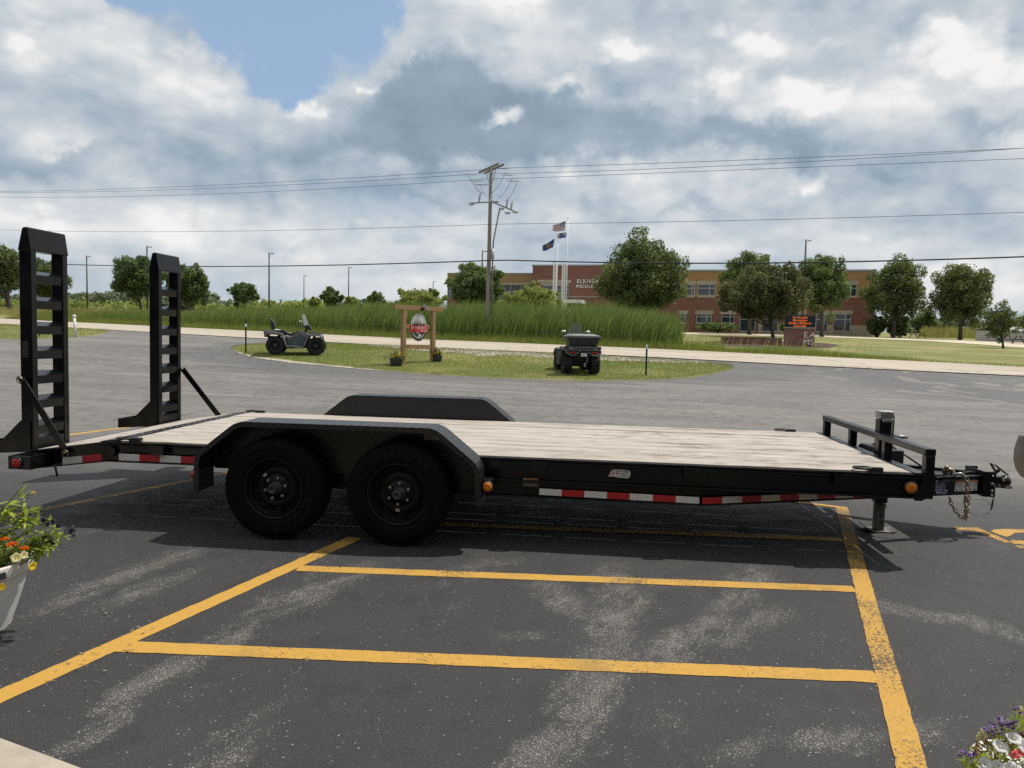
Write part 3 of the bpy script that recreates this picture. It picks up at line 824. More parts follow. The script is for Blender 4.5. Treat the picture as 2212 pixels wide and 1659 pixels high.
# the shop whose frontage the photographer stands at, behind the view
shop = thing('shop_building', 'long brown shop front behind the concrete apron', 'building', tuple(xy_of(-2, -3.2)) + (0,), -YAW)
mb = MB(); mb.box((-22, -12, -.1), (22, 0, 4.6)); mb.build('shop_wall', M['shop_siding'], shop, local=True)
mb = MB(); mb.box((-22.3, -12.3, 4.6), (22.3, .5, 4.9)); mb.build('shop_roof', M['grey_cap'], shop, local=True)
for i in range(7):
    mb = MB(); mb.box((-19 + i * 5.6, .002, .8), (-16 + i * 5.6, .05, 2.9)); mb.build('shop_window', M['dark_glass'], shop, local=True)

# ------------------------------------------------------------------ painted markings on the lot (pieces of it)
def mark(pts, mat='yellow_paint', z=.002):
    B = resample([np.array(p[:2]) for p in pts], .05)
    B = B + RNG.normal(0, .0018, B.shape)
    V = np.column_stack([B, np.full(len(B), z) + Gxy(B[:, 0], B[:, 1])])
    mb = MB(); mb.add(V, [tuple(range(len(V)))])
    return mb.build('painted_line', M[mat], lot)


def bar(p0, p1, w, mat='yellow_paint', z=.002):
    p0 = np.array(p0[:2], float); p1 = np.array(p1[:2], float); d = nrm(p1 - p0); n = np.array([-d[1], d[0]]) * w / 2
    return mark([p0 - n, p1 - n, p1 + n, p0 + n], mat, z)


bar((-.608, -2.47), (.095, .19), .107)                                # slanting stall line, near stretch
bar((-.375, -1.703), (2.955, -1.485), .110, 'yellow_paint', .0028)    # two cross bars
bar((-.03, -.52), (3.262, -.322), .106, 'yellow_paint', .0028)
bar((.60, .66), (3.56, .80), .10, 'yellow_paint', .0028)
bar((2.655, -2.72), (3.93, 1.93), .098, 'yellow_paint_worn', .0036)   # line on the right of the bay
bar((3.90, 1.90), (3.30, 2.16), .07, 'yellow_paint', .0044)
bar((-2.75, -.15), (-1.2, 4.05), .10, 'yellow_paint_worn')
bar((-5.12, 4.05), (-4.2, 7.0), .10)
# lettering, only its edge in the photograph
T1 = [(4.60, 1.36), (4.79, 1.38), (4.815, .955), (4.755, .945), (4.715, 1.275), (4.59, 1.28)]
mark(T1, 'yellow_paint_worn', .002)
T2 = [(4.83, 1.275), (4.88, 1.335), (4.97, 1.375), (5.14, 1.395), (5.34, 1.36), (5.46, 1.28), (5.40, 1.20), (5.30, 1.27), (5.14, 1.305), (5.0, 1.265), (4.92, 1.17), (4.86, 1.12)]
mark(T2, 'yellow_paint_worn', .002)
T3 = [(4.845, 1.03), (5.0, 1.025), (5.3, 1.03), (5.44, 1.08), (5.50, .98), (5.36, .90), (5.1, .89), (4.80, .925)]
mark(T3, 'yellow_paint_worn', .002)
T4 = [(4.79, .885), (5.1, .85), (5.4, .86), (5.4, .77), (5.1, .76), (4.78, .81)]
mark(T4, 'yellow_paint_worn', .002)

# ------------------------------------------------------------------ the trailer
W = 2.56
tr = thing('flatbed_trailer', 'long black steel flatbed trailer with weathered plank deck and raised loading ramps', 'trailer', (0, W / 2, 0))
BS = M['black_steel']


def mir(y, far): return W - y if far else y


def both(fn):
    for far in (False, True): fn(far)


def rail(far):
    Y = lambda y: mir(y, far)
    mb = MB()
    fn = lambda a, b, d: (a, Y(d), b)
    mb.prism([(-.30, .346), (2.44, .338), (2.44, .45), (-.30, .45)], fn, .246, .268)
    mb.prism([(-1.78, .458), (-.3, .458), (-.3, .446), (3.86, .446), (3.86, .592), (-1.78, .592)], fn, .254, .270)
    mb.prism([(-1.78, .588), (3.86, .588), (3.86, .600), (-1.78, .600)], fn, .226, .31)       # top flange
    mb.prism([(-1.78, .570), (3.86, .570), (3.86, .577), (-1.78, .577)], fn, .232, .26)       # rub strip
    mb.prism([(1.0, .440), (3.86, .440), (3.86, .452), (1.0, .452)], fn, .222, .31)
    mb.prism([(-.30, .336), (2.44, .330), (2.44, .340), (-.30, .346)], fn, .222, .30); mb.prism([(-1.78, .452), (-.28, .452), (-.28, .461), (-1.78, .461)], fn, .222, .30)
    mb.build('side_rail', BS, tr, bevel=.003)
    mb = MB()                                                                                 # sloping tail section
    mb.prism([(-1.78, .456), (-1.78, .598), (-2.38, .506), (-2.38, .378)], fn, .252, .268)
    mb.prism([(-1.78, .588), (-1.78, .600), (-2.38, .508), (-2.38, .496)], fn, .226, .31)
    mb.prism([(-1.78, .452), (-1.78, .461), (-2.38, .381), (-2.38, .372)], fn, .226, .30)
    mb.build('dovetail_rail', BS, tr)
    for x0 in (-1.43, 1.315, 2.325, 3.285):
        mb = MB(); zp = .523 if x0 < 0 else .505
        for lo, hi in (((x0, .190, .505), (x0 + .105, .197, .588)), ((x0, .197, .505), (x0 + .008, .226, .588)), ((x0 + .097, .197, .505), (x0 + .105, .226, .588))):
            mb.box((lo[0], min(Y(lo[1]), Y(hi[1])), zp), (hi[0], max(Y(lo[1]), Y(hi[1])), hi[2]))
        mb.build('stake_pocket', BS, tr)
    for x0 in (-1.62, 3.52):
        mb = MB(); y0 = Y(.265)
        mb.box((x0 - .0, min(Y(.245), Y(.285)), .600), (x0 + .085, max(Y(.245), Y(.285)), .630))
        ring = [(x0 - .02 + .055 * math.cos(t) - .02, y0 + .042 * math.sin(t), .624) for t in np.linspace(0, 2 * math.pi, 19)]
        mb.tube(ring, .0085, 7, False); mb.build('tie_down_ring', M['rubber_black'], tr)


both(rail)

# deck boards, each one its own board
NP = 11; pw = (2.30 - .26) / NP
for i in range(NP):
    y0 = .262 + i * pw; g = .0105 if i in (1, 3, 4, 6, 8) else .005; zz = random.uniform(-.0015, .0025)
    mb = MB(); mb.box((-1.715 + random.uniform(0, .006), y0, .574 + zz), (3.795 + random.uniform(-.006, .006), y0 + pw - g, .606 + zz))
    mb.build('plank', M['plank_wood'], tr, bevel=.003)
    mb = MB(); mb.prism([(-1.80, .566), (-1.80, .598), (-2.345, .516), (-2.345, .484)], lambda a, b, d: (a, d, b), y0, y0 + pw - g)
    mb.build('plank', M['plank_wood'], tr, bevel=.003)
mb = MB(); mb.prism([(-1.84, .597), (-1.76, .609), (-1.69, .611), (-1.69, .607), (-1.76, .605), (-1.84, .593)], lambda a, b, d: (a, d, b), .24, 2.32)
mb.build('joint_strip', M['dark_rim'], tr)
for i in range(NP * 2):
    y = .30 + i * pw / 2; mb = MB(); mb.cyl((-1.725, y, .610), (-1.725, y, .614), .008, n=8); mb.build('strip_screw', M['galvanised'], tr)
mb = MB(); mb.box((-2.40, .25, .46), (-2.345, 2.31, .512)); mb.build('tail_bar', BS, tr, bevel=.004)
mb = MB(); mb.box((3.797, .24, .598), (3.86, 2.32, .608)); mb.box((3.86, .24, .49), (3.925, 2.32, .588)); mb.build('front_sill', BS, tr, bevel=.004)
for x in np.linspace(-1.6, 3.6, 12):
    mb = MB(); mb.box((x, .272, .47), (x + .045, 2.288, .570)); mb.build('cross_member', BS, tr)

# reflective strips, six-inch pieces
def tape(x0, x1, z0, z1, dz, red, y=.2445):
    mb = MB(); mb.add([(x0, y, z0), (x1, y, z0 + dz), (x1, y, z1 + dz), (x0, y, z1), (x0, y + .001, z0), (x1, y + .001, z0 + dz), (x1, y + .001, z1 + dz), (x0, y + .001, z1)],
                      [(0, 1, 2, 3), (4, 7, 6, 5), (0, 4, 5, 1), (3, 2, 6, 7), (0, 3, 7, 4), (1, 5, 6, 2)])
    mb.build('reflective_tape', M['tape_red' if red else 'tape_white'], tr)


for i in range(7): tape(1.368 + i * .1525, 1.368 + (i + 1) * .1525, .356 - i * .0016, .400 - i * .0016, -.0016, i % 2, .2205)
for i in range(4): tape(-1.680 + i * .157, -1.680 + (i + 1) * .157, .467, .517, 0, i % 2, .2205)
for i in range(2): tape(-2.142 + i * .155, -2.142 + (i + 1) * .155, .411 + i * .0208, .462 + i * .0208, .0208, i % 2, .2505)


# fenders
def arc_corner(a, b, c, r, n=4):
    a, b, c = map(np.array, (a, b, c)); u = nrm(a - b); v = nrm(c - b); p = b + u * r; q = b + v * r
    return [tuple((1 - t) ** 2 * p + 2 * t * (1 - t) * b + t * t * q) for t in np.linspace(0, 1, n + 1)]


FO = [(-.979, .31), (-.979, .572), (-.675, .812), (.686, .815), (.985, .575), (1.003, .31)]
fo = [FO[0]]
for a, b, c in zip(FO[:-2], FO[1:-1], FO[2:]): fo += arc_corner(a, b, c, .06)
fo.append(FO[-1])
fin = []
for i, p in enumerate(fo):
    a = np.array(fo[max(0, i - 1)]); b = np.array(fo[min(len(fo) - 1, i + 1)]); d = nrm(b - a); n = np.array([d[1], -d[0]])
    fin.append(np.array(p) + n * .034)
fth = [np.array(p) + (np.array(q) - np.array(p)) * .2 for p, q in zip(fo, fin)]


def fender(far):
    Y = lambda y: mir(y, far)
    mb = MB(); n = len(fo)
    V = []
    for p, t, q in zip(fo, fth, fin):
        V += [(p[0], Y(-.012), p[1]), (p[0], Y(.243), p[1]), (t[0], Y(.243), t[1]), (t[0], Y(-.004), t[1]), (q[0], Y(-.004), q[1]), (q[0], Y(-.012), q[1])]
    Fs = [(i * 6 + j, i * 6 + (j + 1) % 6, (i + 1) * 6 + (j + 1) % 6, (i + 1) * 6 + j) for i in range(n - 1) for j in range(6)]
    Fs += [tuple(range(6)), tuple(range((n - 1) * 6, n * 6))]
    mb.add(V, Fs); f = mb.build('fender', M['tread_plate'], tr)
    mb = MB(); inner = [tuple((np.array(a) + np.array(b)) / 2) for a, b in zip(fo, fth)]
    mb.prism([(x, z) for x, z in inner if z > .44] + [(.97, .44), (-.96, .44)], lambda a, b, d: (a, Y(d), b), .236, .2425)
    mb.build('fender_wall', M['tread_plate'], f)
    mb = MB(); mb.box((1.004, min(Y(.03), Y(.12)), .395), (1.07, max(Y(.03), Y(.12)), .485)); mb.build('lamp_bracket', BS, f, bevel=.006)
    mb = MB(); sgn = 1 if far else -1
    mb.lathe([(-.002, .040), (.006, .040), (.008, .034)], (1.037, Y(.029), .436), (0, sgn, 0), 18); mb.build('lamp_rim', M['rubber_black'], f)
    mb = MB(); mb.lathe([(.0, .033), (.012, .030), (.018, .015), (.019, 0.0)], (1.037, Y(.029), .436), (0, sgn, 0), 18); mb.build('marker_lamp', M['lens_amber'], f)
    mb = MB(); mb.box((-1.02, min(Y(.04), Y(.12)), .39), (-.982, max(Y(.04), Y(.12)), .46)); mb.build('lamp_bracket', BS, f, bevel=.005)
    mb = MB(); mb.lathe([(0, .03), (.012, .027), (.016, 0.0)], (-1.0, Y(.038), .425), (0, sgn, 0), 16); mb.build('marker_lamp', M['lens_red'], f)
    if not far:
        mb = MB(); mb.poly([(.56, .2352, .70), (.68, .2352, .70), (.68, .2352, .755), (.56, .2352, .755)]); s = mb.build('stock_sticker', M['dirty_white'], f)
        mb = MB(); text_into(mb, '253045', (.575, .234, .725), (1, 0, 0), (0, 0, 1), .018, 0, 1, .9); mb.build('sticker_text', M['ink'], f)


both(fender)

# wheels
def make_wheel():
    mb = MB()
    prof = [(-.088, .203), (-.102, .235), (-.108, .285), (-.098, .330), (-.082, .346), (-.040, .353), (-.037, .347), (-.031, .347), (-.028, .354), (-.003, .355), (-.002, .348), (.002, .348), (.003, .355), (.028, .354), (.031, .347), (.037, .347), (.040, .353),
            (.082, .346), (.098, .330), (.1075, .300), (.1095, .290), (.1085, .284), (.1075, .255), (.1090, .247), (.102, .232), (.088, .203)]
    mb.lathe(prof, (0, 0, 0), (0, -1, 0), 56)
    for k in range(52):
        for sd in (1, -1):
            t = 2 * math.pi * (k + (.5 if sd < 0 else 0)) / 52; rd = np.array((math.cos(t), 0, math.sin(t))); tg = np.array((-math.sin(t), 0, math.cos(t)))
            p = rd * .338 + np.array((0, sd * .094, 0)); q = rd * .3485 + np.array((0, sd * .074, 0))
            mb.beam(p, q, .024, .010, tuple(rd))
    w = mb.build('wheel', M['tyre_rubber'], tr, local=True)
    mb = MB()
    mb.lathe([(.088, .205), (.096, .212), (.099, .208), (.096, .200), (.078, .192), (.060, .190), (.056, .183), (.020, .178), (.012, .168), (.030, .150), (.046, .128), (.050, .105), (.040, .098), (.040, .086), (.050, .082), (.050, .0)], (0, 0, 0), (0, -1, 0), 48)
    for k in range(8):
        t = 2 * math.pi * k / 8 + .2; c = np.array((math.cos(t) * .139, -.0405, math.sin(t) * .139))
        mb.lathe([(0, .020), (.003, .018), (.0, .015), (-.006, 0)], c, nrm((-math.cos(t) * .55, -1, -math.sin(t) * .55)), 12)
    rim = mb.build('rim', M['dark_rim'], w, local=True)
    mb = MB(); mb.lathe([(.045, .048), (.062, .046), (.066, .034), (.115, .032), (.122, .028), (.122, .016), (.112, .014), (.112, 0)], (0, 0, 0), (0, -1, 0), 22); mb.build('hub_cap', M['grey_hub'], w, local=True)
    for k in range(6):
        t = 2 * math.pi * k / 6 + .55; c = (math.cos(t) * .072, -.048, math.sin(t) * .072)
        mb = MB(); mb.cyl(c, (c[0], -.068, c[2]), .0115, .010, 6); mb.cyl((c[0], -.068, c[2]), (c[0], -.0685, c[2]), .0065, .006, 6); mb.build('lug_nut', M['galvanised'], w, local=True)
    mb = MB()
    for i, ch in enumerate('CARLSTAR'):
        t = 1.57 + .62 - i * .175
        text_into(mb, ch, (math.cos(t) * .262, -.1098, math.sin(t) * .262), (math.sin(t), 0, -math.cos(t)), (math.cos(t), 0, math.sin(t)), .030, 0, 1, .95)
    mb.build('sidewall_lettering', M['sidewall_text'], w, local=True)
    mb = MB(); mb.poly([(-.012, -.0515, -.125), (.016, -.0515, -.125), (.016, -.0515, -.107), (-.012, -.0515, -.107)]); mb.build('weight_sticker', M['dirty_white'], w, local=True)
    return w


w0 = make_wheel()
for i, (x, far) in enumerate(((.432, 0), (-.432, 0), (.432, 1), (-.432, 1))):
    o = w0 if i == 0 else copy_tree(w0, tr)
    o.location = (x, (W - .122 if far else .122) - W / 2, .355)
    o.rotation_euler = (0, 2.4 if i == 1 else .1, math.pi if far else 0)
for x in (-.432, .432):
    mb = MB(); mb.cyl((x, .2, .355), (x, W - .2, .355), .038, n=14); mb.build('axle', BS, tr)
    for y in (.34, W - .34):
        mb = MB()
        for k in range(4): mb.prism([(x - .30 + k * .05, .405 + k * .002 - k * .008), (x, .385 - k * .009), (x + .30 - k * .05, .405 - k * .006), (x + .30 - k * .05, .399 - k * .006), (x, .378 - k * .009), (x - .30 + k * .05, .399 - k * .006)], lambda a, b, d: (a, d, b), y - .025, y + .025)
        mb.build('leaf_spring', BS, tr)
for y in (.34, W - .34):
    mb = MB(); mb.prism([(-.07, .46), (.07, .46), (.03, .33), (-.03, .33)], lambda a, b, d: (a, d, b), y - .02, y + .02); mb.build('spring_hanger', BS, tr)


# ramps standing upright at the tail
def ramp(far):
    Y = lambda y: mir(y, far)
    fn = lambda a, b, d: (a, Y(d), b)
    mb = MB()
    for a, b in ((.292, .345), (.617, .670)):
        mb.prism([(-2.497, .50), (-2.400, .50), (-2.396, 1.975), (-2.492, 1.975)], fn, a, b)
    r = mb.build('ramp', BS, tr, bevel=.004)
    for zt in (1.832, 1.643, 1.455, 1.271, 1.086, .902, .711, .618, .575):
        mb = MB(); mb.prism([(-2.404, zt - .033), (-2.406, zt - .095), (-2.416, zt - .095), (-2.416, zt - .042), (-2.478, zt - .010), (-2.478, zt)], fn, .343, .619)
        mb.build('rung', BS, r)
        if zt > .65:
            mb = MB(); mb.tube([(-2.402 - .07 * t, Y(.617), zt - .033 + .033 * t) for t in np.linspace(0, 1, 6)], .0045, 6); mb.build('weld_bead', M['dark_rim'], r)
    mb = MB(); mb.prism([(-2.496, 1.972), (-2.393, 1.972), (-2.393, 1.985), (-2.416, 2.135), (-2.424, 2.142), (-2.452, 2.138), (-2.460, 2.128), (-2.494, 1.985)], fn, .286, .676)
    mb.build('ramp_cap', BS, r, bevel=.004)
    mb = MB()
    prof = [(-2.81, .462), (-2.81, .552), (-2.655, .566), (-2.495, .722), (-2.42, .722), (-2.42, .49)]
    mb.prism(prof, fn, .284, .2915); mb.prism(prof, fn, .6705, .678)
    mb.prism([(-2.80, .468), (-2.50, .49), (-2.50, .498), (-2.80, .476)], fn, .292, .67); mb.prism([(-2.818, .462), (-2.812, .462), (-2.812, .552), (-2.818, .552)], fn, .284, .678)
    mb.build('ramp_foot', BS, r)
    p, q = ((-2.400, Y(.262), 1.025), (-2.010, Y(.262), .552)) if far else ((-2.466, .262, 1.035), (-2.095, .232, .508))
    mb = MB(); mb.beam(p, q, .012, .052); mb.build('ramp_strut', BS, r, bevel=.003)
    for e in (p, q):
        mb = MB(); s = 1 if far else -1
        mb.cyl((e[0], e[1] - s * .03, e[2]), (e[0], e[1] + s * .025, e[2]), .012, n=10)
        mb.tube([(e[0] + .024 * math.cos(t), e[1] + s * .016, e[2] - .008 + .027 * math.sin(t)) for t in np.linspace(0, 2 * math.pi, 15)], .003, 5, False); mb.build('hitch_pin', M['chain_steel'], r)
    if not far:
        mb = MB(); mb.poly([(-2.478, .2915, 1.19), (-2.43, .2915, 1.19), (-2.43, .2915, 1.31), (-2.478, .2915, 1.31)])
        mb.build('ramp_decal', M['rubber_black'], r)


both(ramp)


def tail(far):
    Y = lambda y: mir(y, far)
    lo, hi = sorted((Y(.05), Y(.30)))
    mb = MB(); mb.box((-2.405, lo, .403), (-2.23, hi, .500)); b = mb.build('bumper_box', BS, tr, bevel=.006)
    s = 1 if far else -1
    mb = MB(); mb.lathe([(-.002, .044), (.010, .044), (.012, .036), (.006, .034)], (-2.335, Y(.05), .450), (0, s, 0), 20); mb.build('lamp_rim', M['rubber_black'], b)
    mb = MB(); mb.lathe([(0, .036), (.012, .033), (.017, .018), (.018, 0)], (-2.335, Y(.05), .450), (0, s, 0), 20); mb.build('tail_lamp', M['lens_red'], b)


both(tail)
mb = MB(); mb.box((-2.40, .30, .405), (-2.335, W - .30, .495)); mb.build('bumper_beam', BS, tr, bevel=.005)
mb = MB(); mb.cyl((-2.165, .2, .42), (-2.145, .2, .335), .0075, n=8); mb.build('latch_rod', M['rubber_black'], tr)
mb = MB(); mb.cyl((-1.752, .224, .526), (-1.752, .252, .526), .040, n=8); mb.build('joint_boss', BS, tr)

# front rail, tongue, jack
mb = MB(); mb.box((3.853, .235, .722), (3.921, 2.33, .767)); mb.build('headboard_rail', BS, tr, bevel=.006)
for a, b, zb in ((.235, .296, .44), (.90, .955, .588), (1.61, 1.665, .588), (2.272, 2.33, .50)):
    mb = MB(); mb.box((3.860, a, zb), (3.918, b, .724)); mb.build('headboard_post', BS, tr, bevel=.005)
mb = MB(); mb.prism([(3.79, .45), (3.86, .60), (3.93, .60), (3.93, .47), (3.85, .425), (3.81, .425)], lambda a, b, d: (a, d, b), .236, .252); mb.build('corner_gusset', BS, tr, bevel=.004)
mb = MB(); mb.lathe([(0, .046), (.012, .044), (.014, .036)], (3.775, .236, .512), (0, -1, 0), 20); g = mb.build('front_lamp_rim', M['rubber_black'], tr)
mb = MB(); mb.lathe([(.008, .037), (.017, .033), (.021, .016), (.022, 0)], (3.775, .236, .512), (0, -1, 0), 20); mb.build('front_marker_lamp', M['lens_amber'], tr)

A0 = np.array((2.44, .262, .397)); A1 = np.array((4.72, 1.205, .385)); AD = nrm(A1 - A0); AN = nrm((AD[1], -AD[0], 0)); AU = np.cross(AN, AD) * -1
if AU[2] < 0: AU = -AU
for far in (False, True):
    p, q = A0.copy(), A1.copy()
    if far: p[1] = W - p[1]; q[1] = W - q[1]
    mb = MB(); n = AN * np.array((1, -1 if far else 1, 1))
    mb.beam(p, q, .012, .128)
    for sgn in (1, -1):
        u = np.array((AU[0], AU[1] * (-1 if far else 1), AU[2])) * sgn * .066
        mb.beam(p + u + n * .012, q + u + n * .012, .045, .009)
    mb.build('tongue_beam', BS, tr, bevel=.002)
mb = MB(); mb.box((3.93, .60, .40), (3.99, W - .60, .455)); mb.build('tongue_crossbar', BS, tr)
mb = MB(); mb.prism([(4.30, .93), (4.72, 1.2), (4.72, W - 1.2), (4.30, W - .93)], lambda a, b, d: (a, b, d), .432, .440); mb.build('tongue_plate', BS, tr)
mb = MB()
mb.box((4.683, 1.14, .297), (4.691, 1.42, .492)); mb.box((4.691, 1.14, .297), (4.775, 1.150, .49)); mb.box((4.691, 1.41, .297), (4.775, 1.42, .49))
mount = mb.build('coupler_mount', BS, tr, bevel=.003)
for zz in (.345, .40):
    mb = MB(); mb.cyl((4.745, 1.152, zz), (4.745, 1.128, zz), .013, n=6); mb.cyl((4.745, 1.13, zz), (4.745, 1.118, zz), .007, n=8); mb.build('bolt', M['galvanised'], mount)
for zz in (.315, .462):
    mb = MB(); mb.cyl((4.750, 1.1395, zz), (4.750, 1.1385, zz), .008, n=10); mb.build('hole_light_disc', M['sticker_white'], mount)  # white disc paints the bright view through an open hole
mb = MB(); mb.box((4.77, 1.235, .352), (4.885, 1.325, .440)); mb.sphere((4.905, 1.28, .400), .052, 16, 8, (.95, 1.05, .9))
mb.lathe([(0, .058), (.006, .060), (.010, .055)], (4.905, 1.28, .352), (0, 0, 1), 18)
cp = mb.build('coupler', BS, tr, bevel=.006)
mb = MB(); mb.beam((4.80, 1.28, .535), (4.835, 1.28, .478), .035, .006, (1, 0, 1)); mb.beam((4.83, 1.28, .525), (4.93, 1.28, .448), .04, .006, (1, 0, 1)); mb.beam((4.82, 1.28, .45), (4.865, 1.28, .485), .02, .022, (0, 1, 0)); mb.build('coupler_latch', BS, cp)
for x, zz in ((4.875, .418), (4.845, .372)):
    mb = MB(); mb.cyl((x, 1.236, zz), (x, 1.224, zz), .013, n=6); mb.build('coupler_bolt', M['galvanised'], cp)

jx, jy = 3.935, 1.13
mb = MB(); mb.box((jx - .046, jy - .045, .225), (jx + .044, jy + .045, .865)); jack = mb.build('jack', BS, tr, bevel=.005)
mb = MB(); mb.box((jx - .050, jy - .052, .870), (jx + .050, jy + .050, .930)); mb.box((jx - .03, jy - .060, .845), (jx + .050, jy + .05, .875)); mb.build('jack_cap', M['galvanised'], jack, bevel=.008)
mb = MB(); mb.tube([(jx + .05, jy, .912), (jx + .064, jy, .91), (jx + .070, jy, .89), (jx + .070, jy, .73)], .008, 8); mb.tube([(jx + .07, jy, .735), (jx + .17, jy - .02, .735)], .014, 8); mb.build('jack_crank', M['galvanised'], jack)
mb = MB(); mb.box((jx - .032, jy - .033, .012), (jx + .034, jy + .033, .26)); leg = mb.build('jack_leg', M['worn_steel'], jack, bevel=.004)
for zz in (.075, .125):
    mb = MB(); mb.cyl((jx + .006, jy - .0332, zz), (jx + .006, jy - .0345, zz), .010, n=10); mb.build('leg_hole', M['ink'], jack)
mb = MB(); mb.prism([(jx - .115, .035), (jx - .06, .004), (jx + .07, .002), (jx + .11, .014), (jx + .11, .022), (jx + .07, .010), (jx - .06, .012), (jx - .115, .043)], lambda a, b, d: (a, d, b), jy - .075, jy + .075); mb.build('jack_foot', M['worn_steel'], jack)
mb = MB(); mb.tube([(jx + .012 + .02 * math.cos(t), jy - .05, .205 + .02 * math.sin(t)) for t in np.linspace(0, 6.28, 13)], .004, 6, False); mb.cyl((jx + .012, jy - .06, .205), (jx + .012, jy + .05, .205), .010, n=8); mb.build('jack_pin', M['chain_steel'], jack)
mb = MB(); mb.prism([(1.06, .50), (1.60, .50), (1.645, .525), (1.65, .565), (1.62, .605), (1.57, .618), (1.06, .640)], lambda a, b, d: (d, a, b), 3.932, 4.07); mb.build('battery_box', M['rubber_black'], tr, bevel=.012)
mb = MB(); mb.tube([(3.98, 1.46, .61), (3.99, 1.38, .665), (4.02, 1.25, .665), (4.06, 1.10, .62), (4.18, 1.02, .53), (4.30, 1.05, .462), (4.5, 1.16, .462), (4.62, 1.22, .470), (4.68, 1.25, .46), (4.62, 1.30, .45)], .0075, 7); mb.build('wiring', M['rubber_black'], tr)
mb = MB(); mb.tube([(4.38, 1.12, .475), (4.41, 1.10, .50), (4.44, 1.12, .495), (4.45, 1.10, .46), (4.43, 1.08, .435)], [.018, .02, .022, .018, .012], 8); mb.sphere((4.395, 1.10, .515), .018, 8, 5); mb.build('plug', M['chain_steel'], tr)


def link(mb, c, d, s, flip, r=.0042, a=.020, b=.0115):
    d = nrm(d); q = nrm(np.cross(d, s)); w = np.cross(q, d); sd = q if flip else w
    mb.tube([c + d * a * math.cos(t) + sd * b * math.sin(t) for t in np.linspace(0, 2 * math.pi, 13)], r, 5, False)


def chain(pts, name='safety_chain'):
    pts = np.array(pts, float); seg = np.linalg.norm(np.diff(pts, axis=0), axis=1); L = np.concatenate([[0], np.cumsum(seg)]); n = int(L[-1] / .030)
    mb = MB()
    for i in range(n):
        s = (i + .5) * L[-1] / n; p = np.array([np.interp(s, L, pts[:, j]) for j in range(3)]); p2 = np.array([np.interp(s + .01, L, pts[:, j]) for j in range(3)]); p1 = np.array([np.interp(s - .01, L, pts[:, j]) for j in range(3)])
        link(mb, p, p2 - p1, (0, 1, .01), i % 2)
    return mb.build(name, M['chain_steel'], tr)


chain([(4.47, 1.02, .47), (4.485, .985, .462), (4.488, .975, .42), (4.487, .972, .30), (4.490, .975, .20), (4.498, .985, .155), (4.525, 1.02, .185), (4.553, 1.07, .25), (4.570, 1.10, .30)])
chain([(4.375, .985, .315), (4.385, .985, .27), (4.42, .985, .215), (4.455, .985, .175), (4.495, .99, .148), (4.515, 1.01, .19), (4.528, 1.06, .24), (4.538, 1.10, .30)])
mb = MB(); mb.tube([(4.40, 1.00, .462), (4.41, .99, .487), (4.44, .985, .492), (4.465, .985, .478), (4.455, .985, .462)], [.006, .011, .012, .011, .007], 8); mb.build('chain_hook', M['galvanised'], tr)
cpos = np.array((4.62, 1.05, .232))
mb = MB(); mb.tube([cpos + np.array((.085 * math.cos(t), .0, .062 * math.sin(t))) for t in np.linspace(-2.6, 2.2, 26)] + [np.array((4.515, 1.05, .30))], .0018, 5); mb.build('breakaway_cable', M['ink'], tr)
mb = MB(); mb.tube([(4.752, 1.115, .40), (4.756, 1.112, .345), (4.748, 1.112, .28)], .003, 5); mb.cyl((4.748, 1.112, .285), (4.738, 1.112, .205), .009, .005, 8); mb.build('safety_pin', M['grey_hub'], tr)

# decals on the trailer
def decal(poly_fn, name, mat, d): pass


AFACE = lambda s, h, o=.036: A0 + AD * s + AU * h + AN * o


def face_at(px, py, o=.014):
    d = ray(px, py); q = O - A0 - AN * o; t = -(q @ AN) / (d @ AN); w = q + d * t
    return float(w @ AD), float(w @ AU)


for i in range(9):
    s0 = .004 + i * .1525; s1 = s0 + .1525; mb = MB()
    P8 = [AFACE(s, h, o) for o in (.0355, .0362) for s, h in ((s0, -.056), (s1, -.056), (s1, -.012), (s0, -.012))]
    mb.add(P8, [(0, 1, 2, 3), (7, 6, 5, 4), (0, 4, 5, 1), (1, 5, 6, 2), (2, 6, 7, 3), (3, 7, 4, 0)]); mb.build('reflective_tape', M['tape_white' if i % 2 else 'tape_red'], tr)
sx, h0 = face_at(2045.5, 1063.5); hx = face_at(2045.5, 1038.5)[1] - h0
mb = MB(); text_into(mb, 'TRAIL', AFACE(sx, h0, .0085), AD, AU, hx, 0, 1.0, .80, 'RIGHT', .25)
mb.build('maker_lettering', M['sticker_blue'], tr)
mb = MB(); cu = [(-.009, -.006), (.009, -.006), (-.009, .006), (.009, .006), (0, .008), (0, -.008), (.010, 0), (-.010, 0)]
for a, b in cu: text_into(mb, 'TRAIL', AFACE(sx + a, h0 + b, .0075 + .0001 * a), AD, AU, hx, 0, 1.0, .80, 'RIGHT', .25)
mb.build('lettering_outline', M['sticker_white'], tr)
s0, hb = face_at(2064, 1060); s1, ht = face_at(2113.5, 1039); hm = (hb + ht) / 2; LB, LT = hm - .042, hm + .042
mb = MB(); mb.poly([AFACE(s0, LB, .0075), AFACE(s1, LB, .0075), AFACE(s1, LT, .0075), AFACE(s0, LT, .0075)]); lab = mb.build('warning_label', M['sticker_white'], tr)
mb = MB(); mb.poly([AFACE(s0 + .003, LT - .014, .0085), AFACE(s1 - .003, LT - .014, .0085), AFACE(s1 - .003, LT - .002, .0085), AFACE(s0 + .003, LT - .002, .0085)]); mb.build('label_header', M['sticker_orange'], lab)
mb = MB()
for i in range(1, 5):
    s = s0 + (s1 - s0) * i / 5; mb.poly([AFACE(s, LB + .003, .0085), AFACE(s + .0015, LB + .003, .0085), AFACE(s + .0015, LT - .02, .0085), AFACE(s, LT - .02, .0085)])
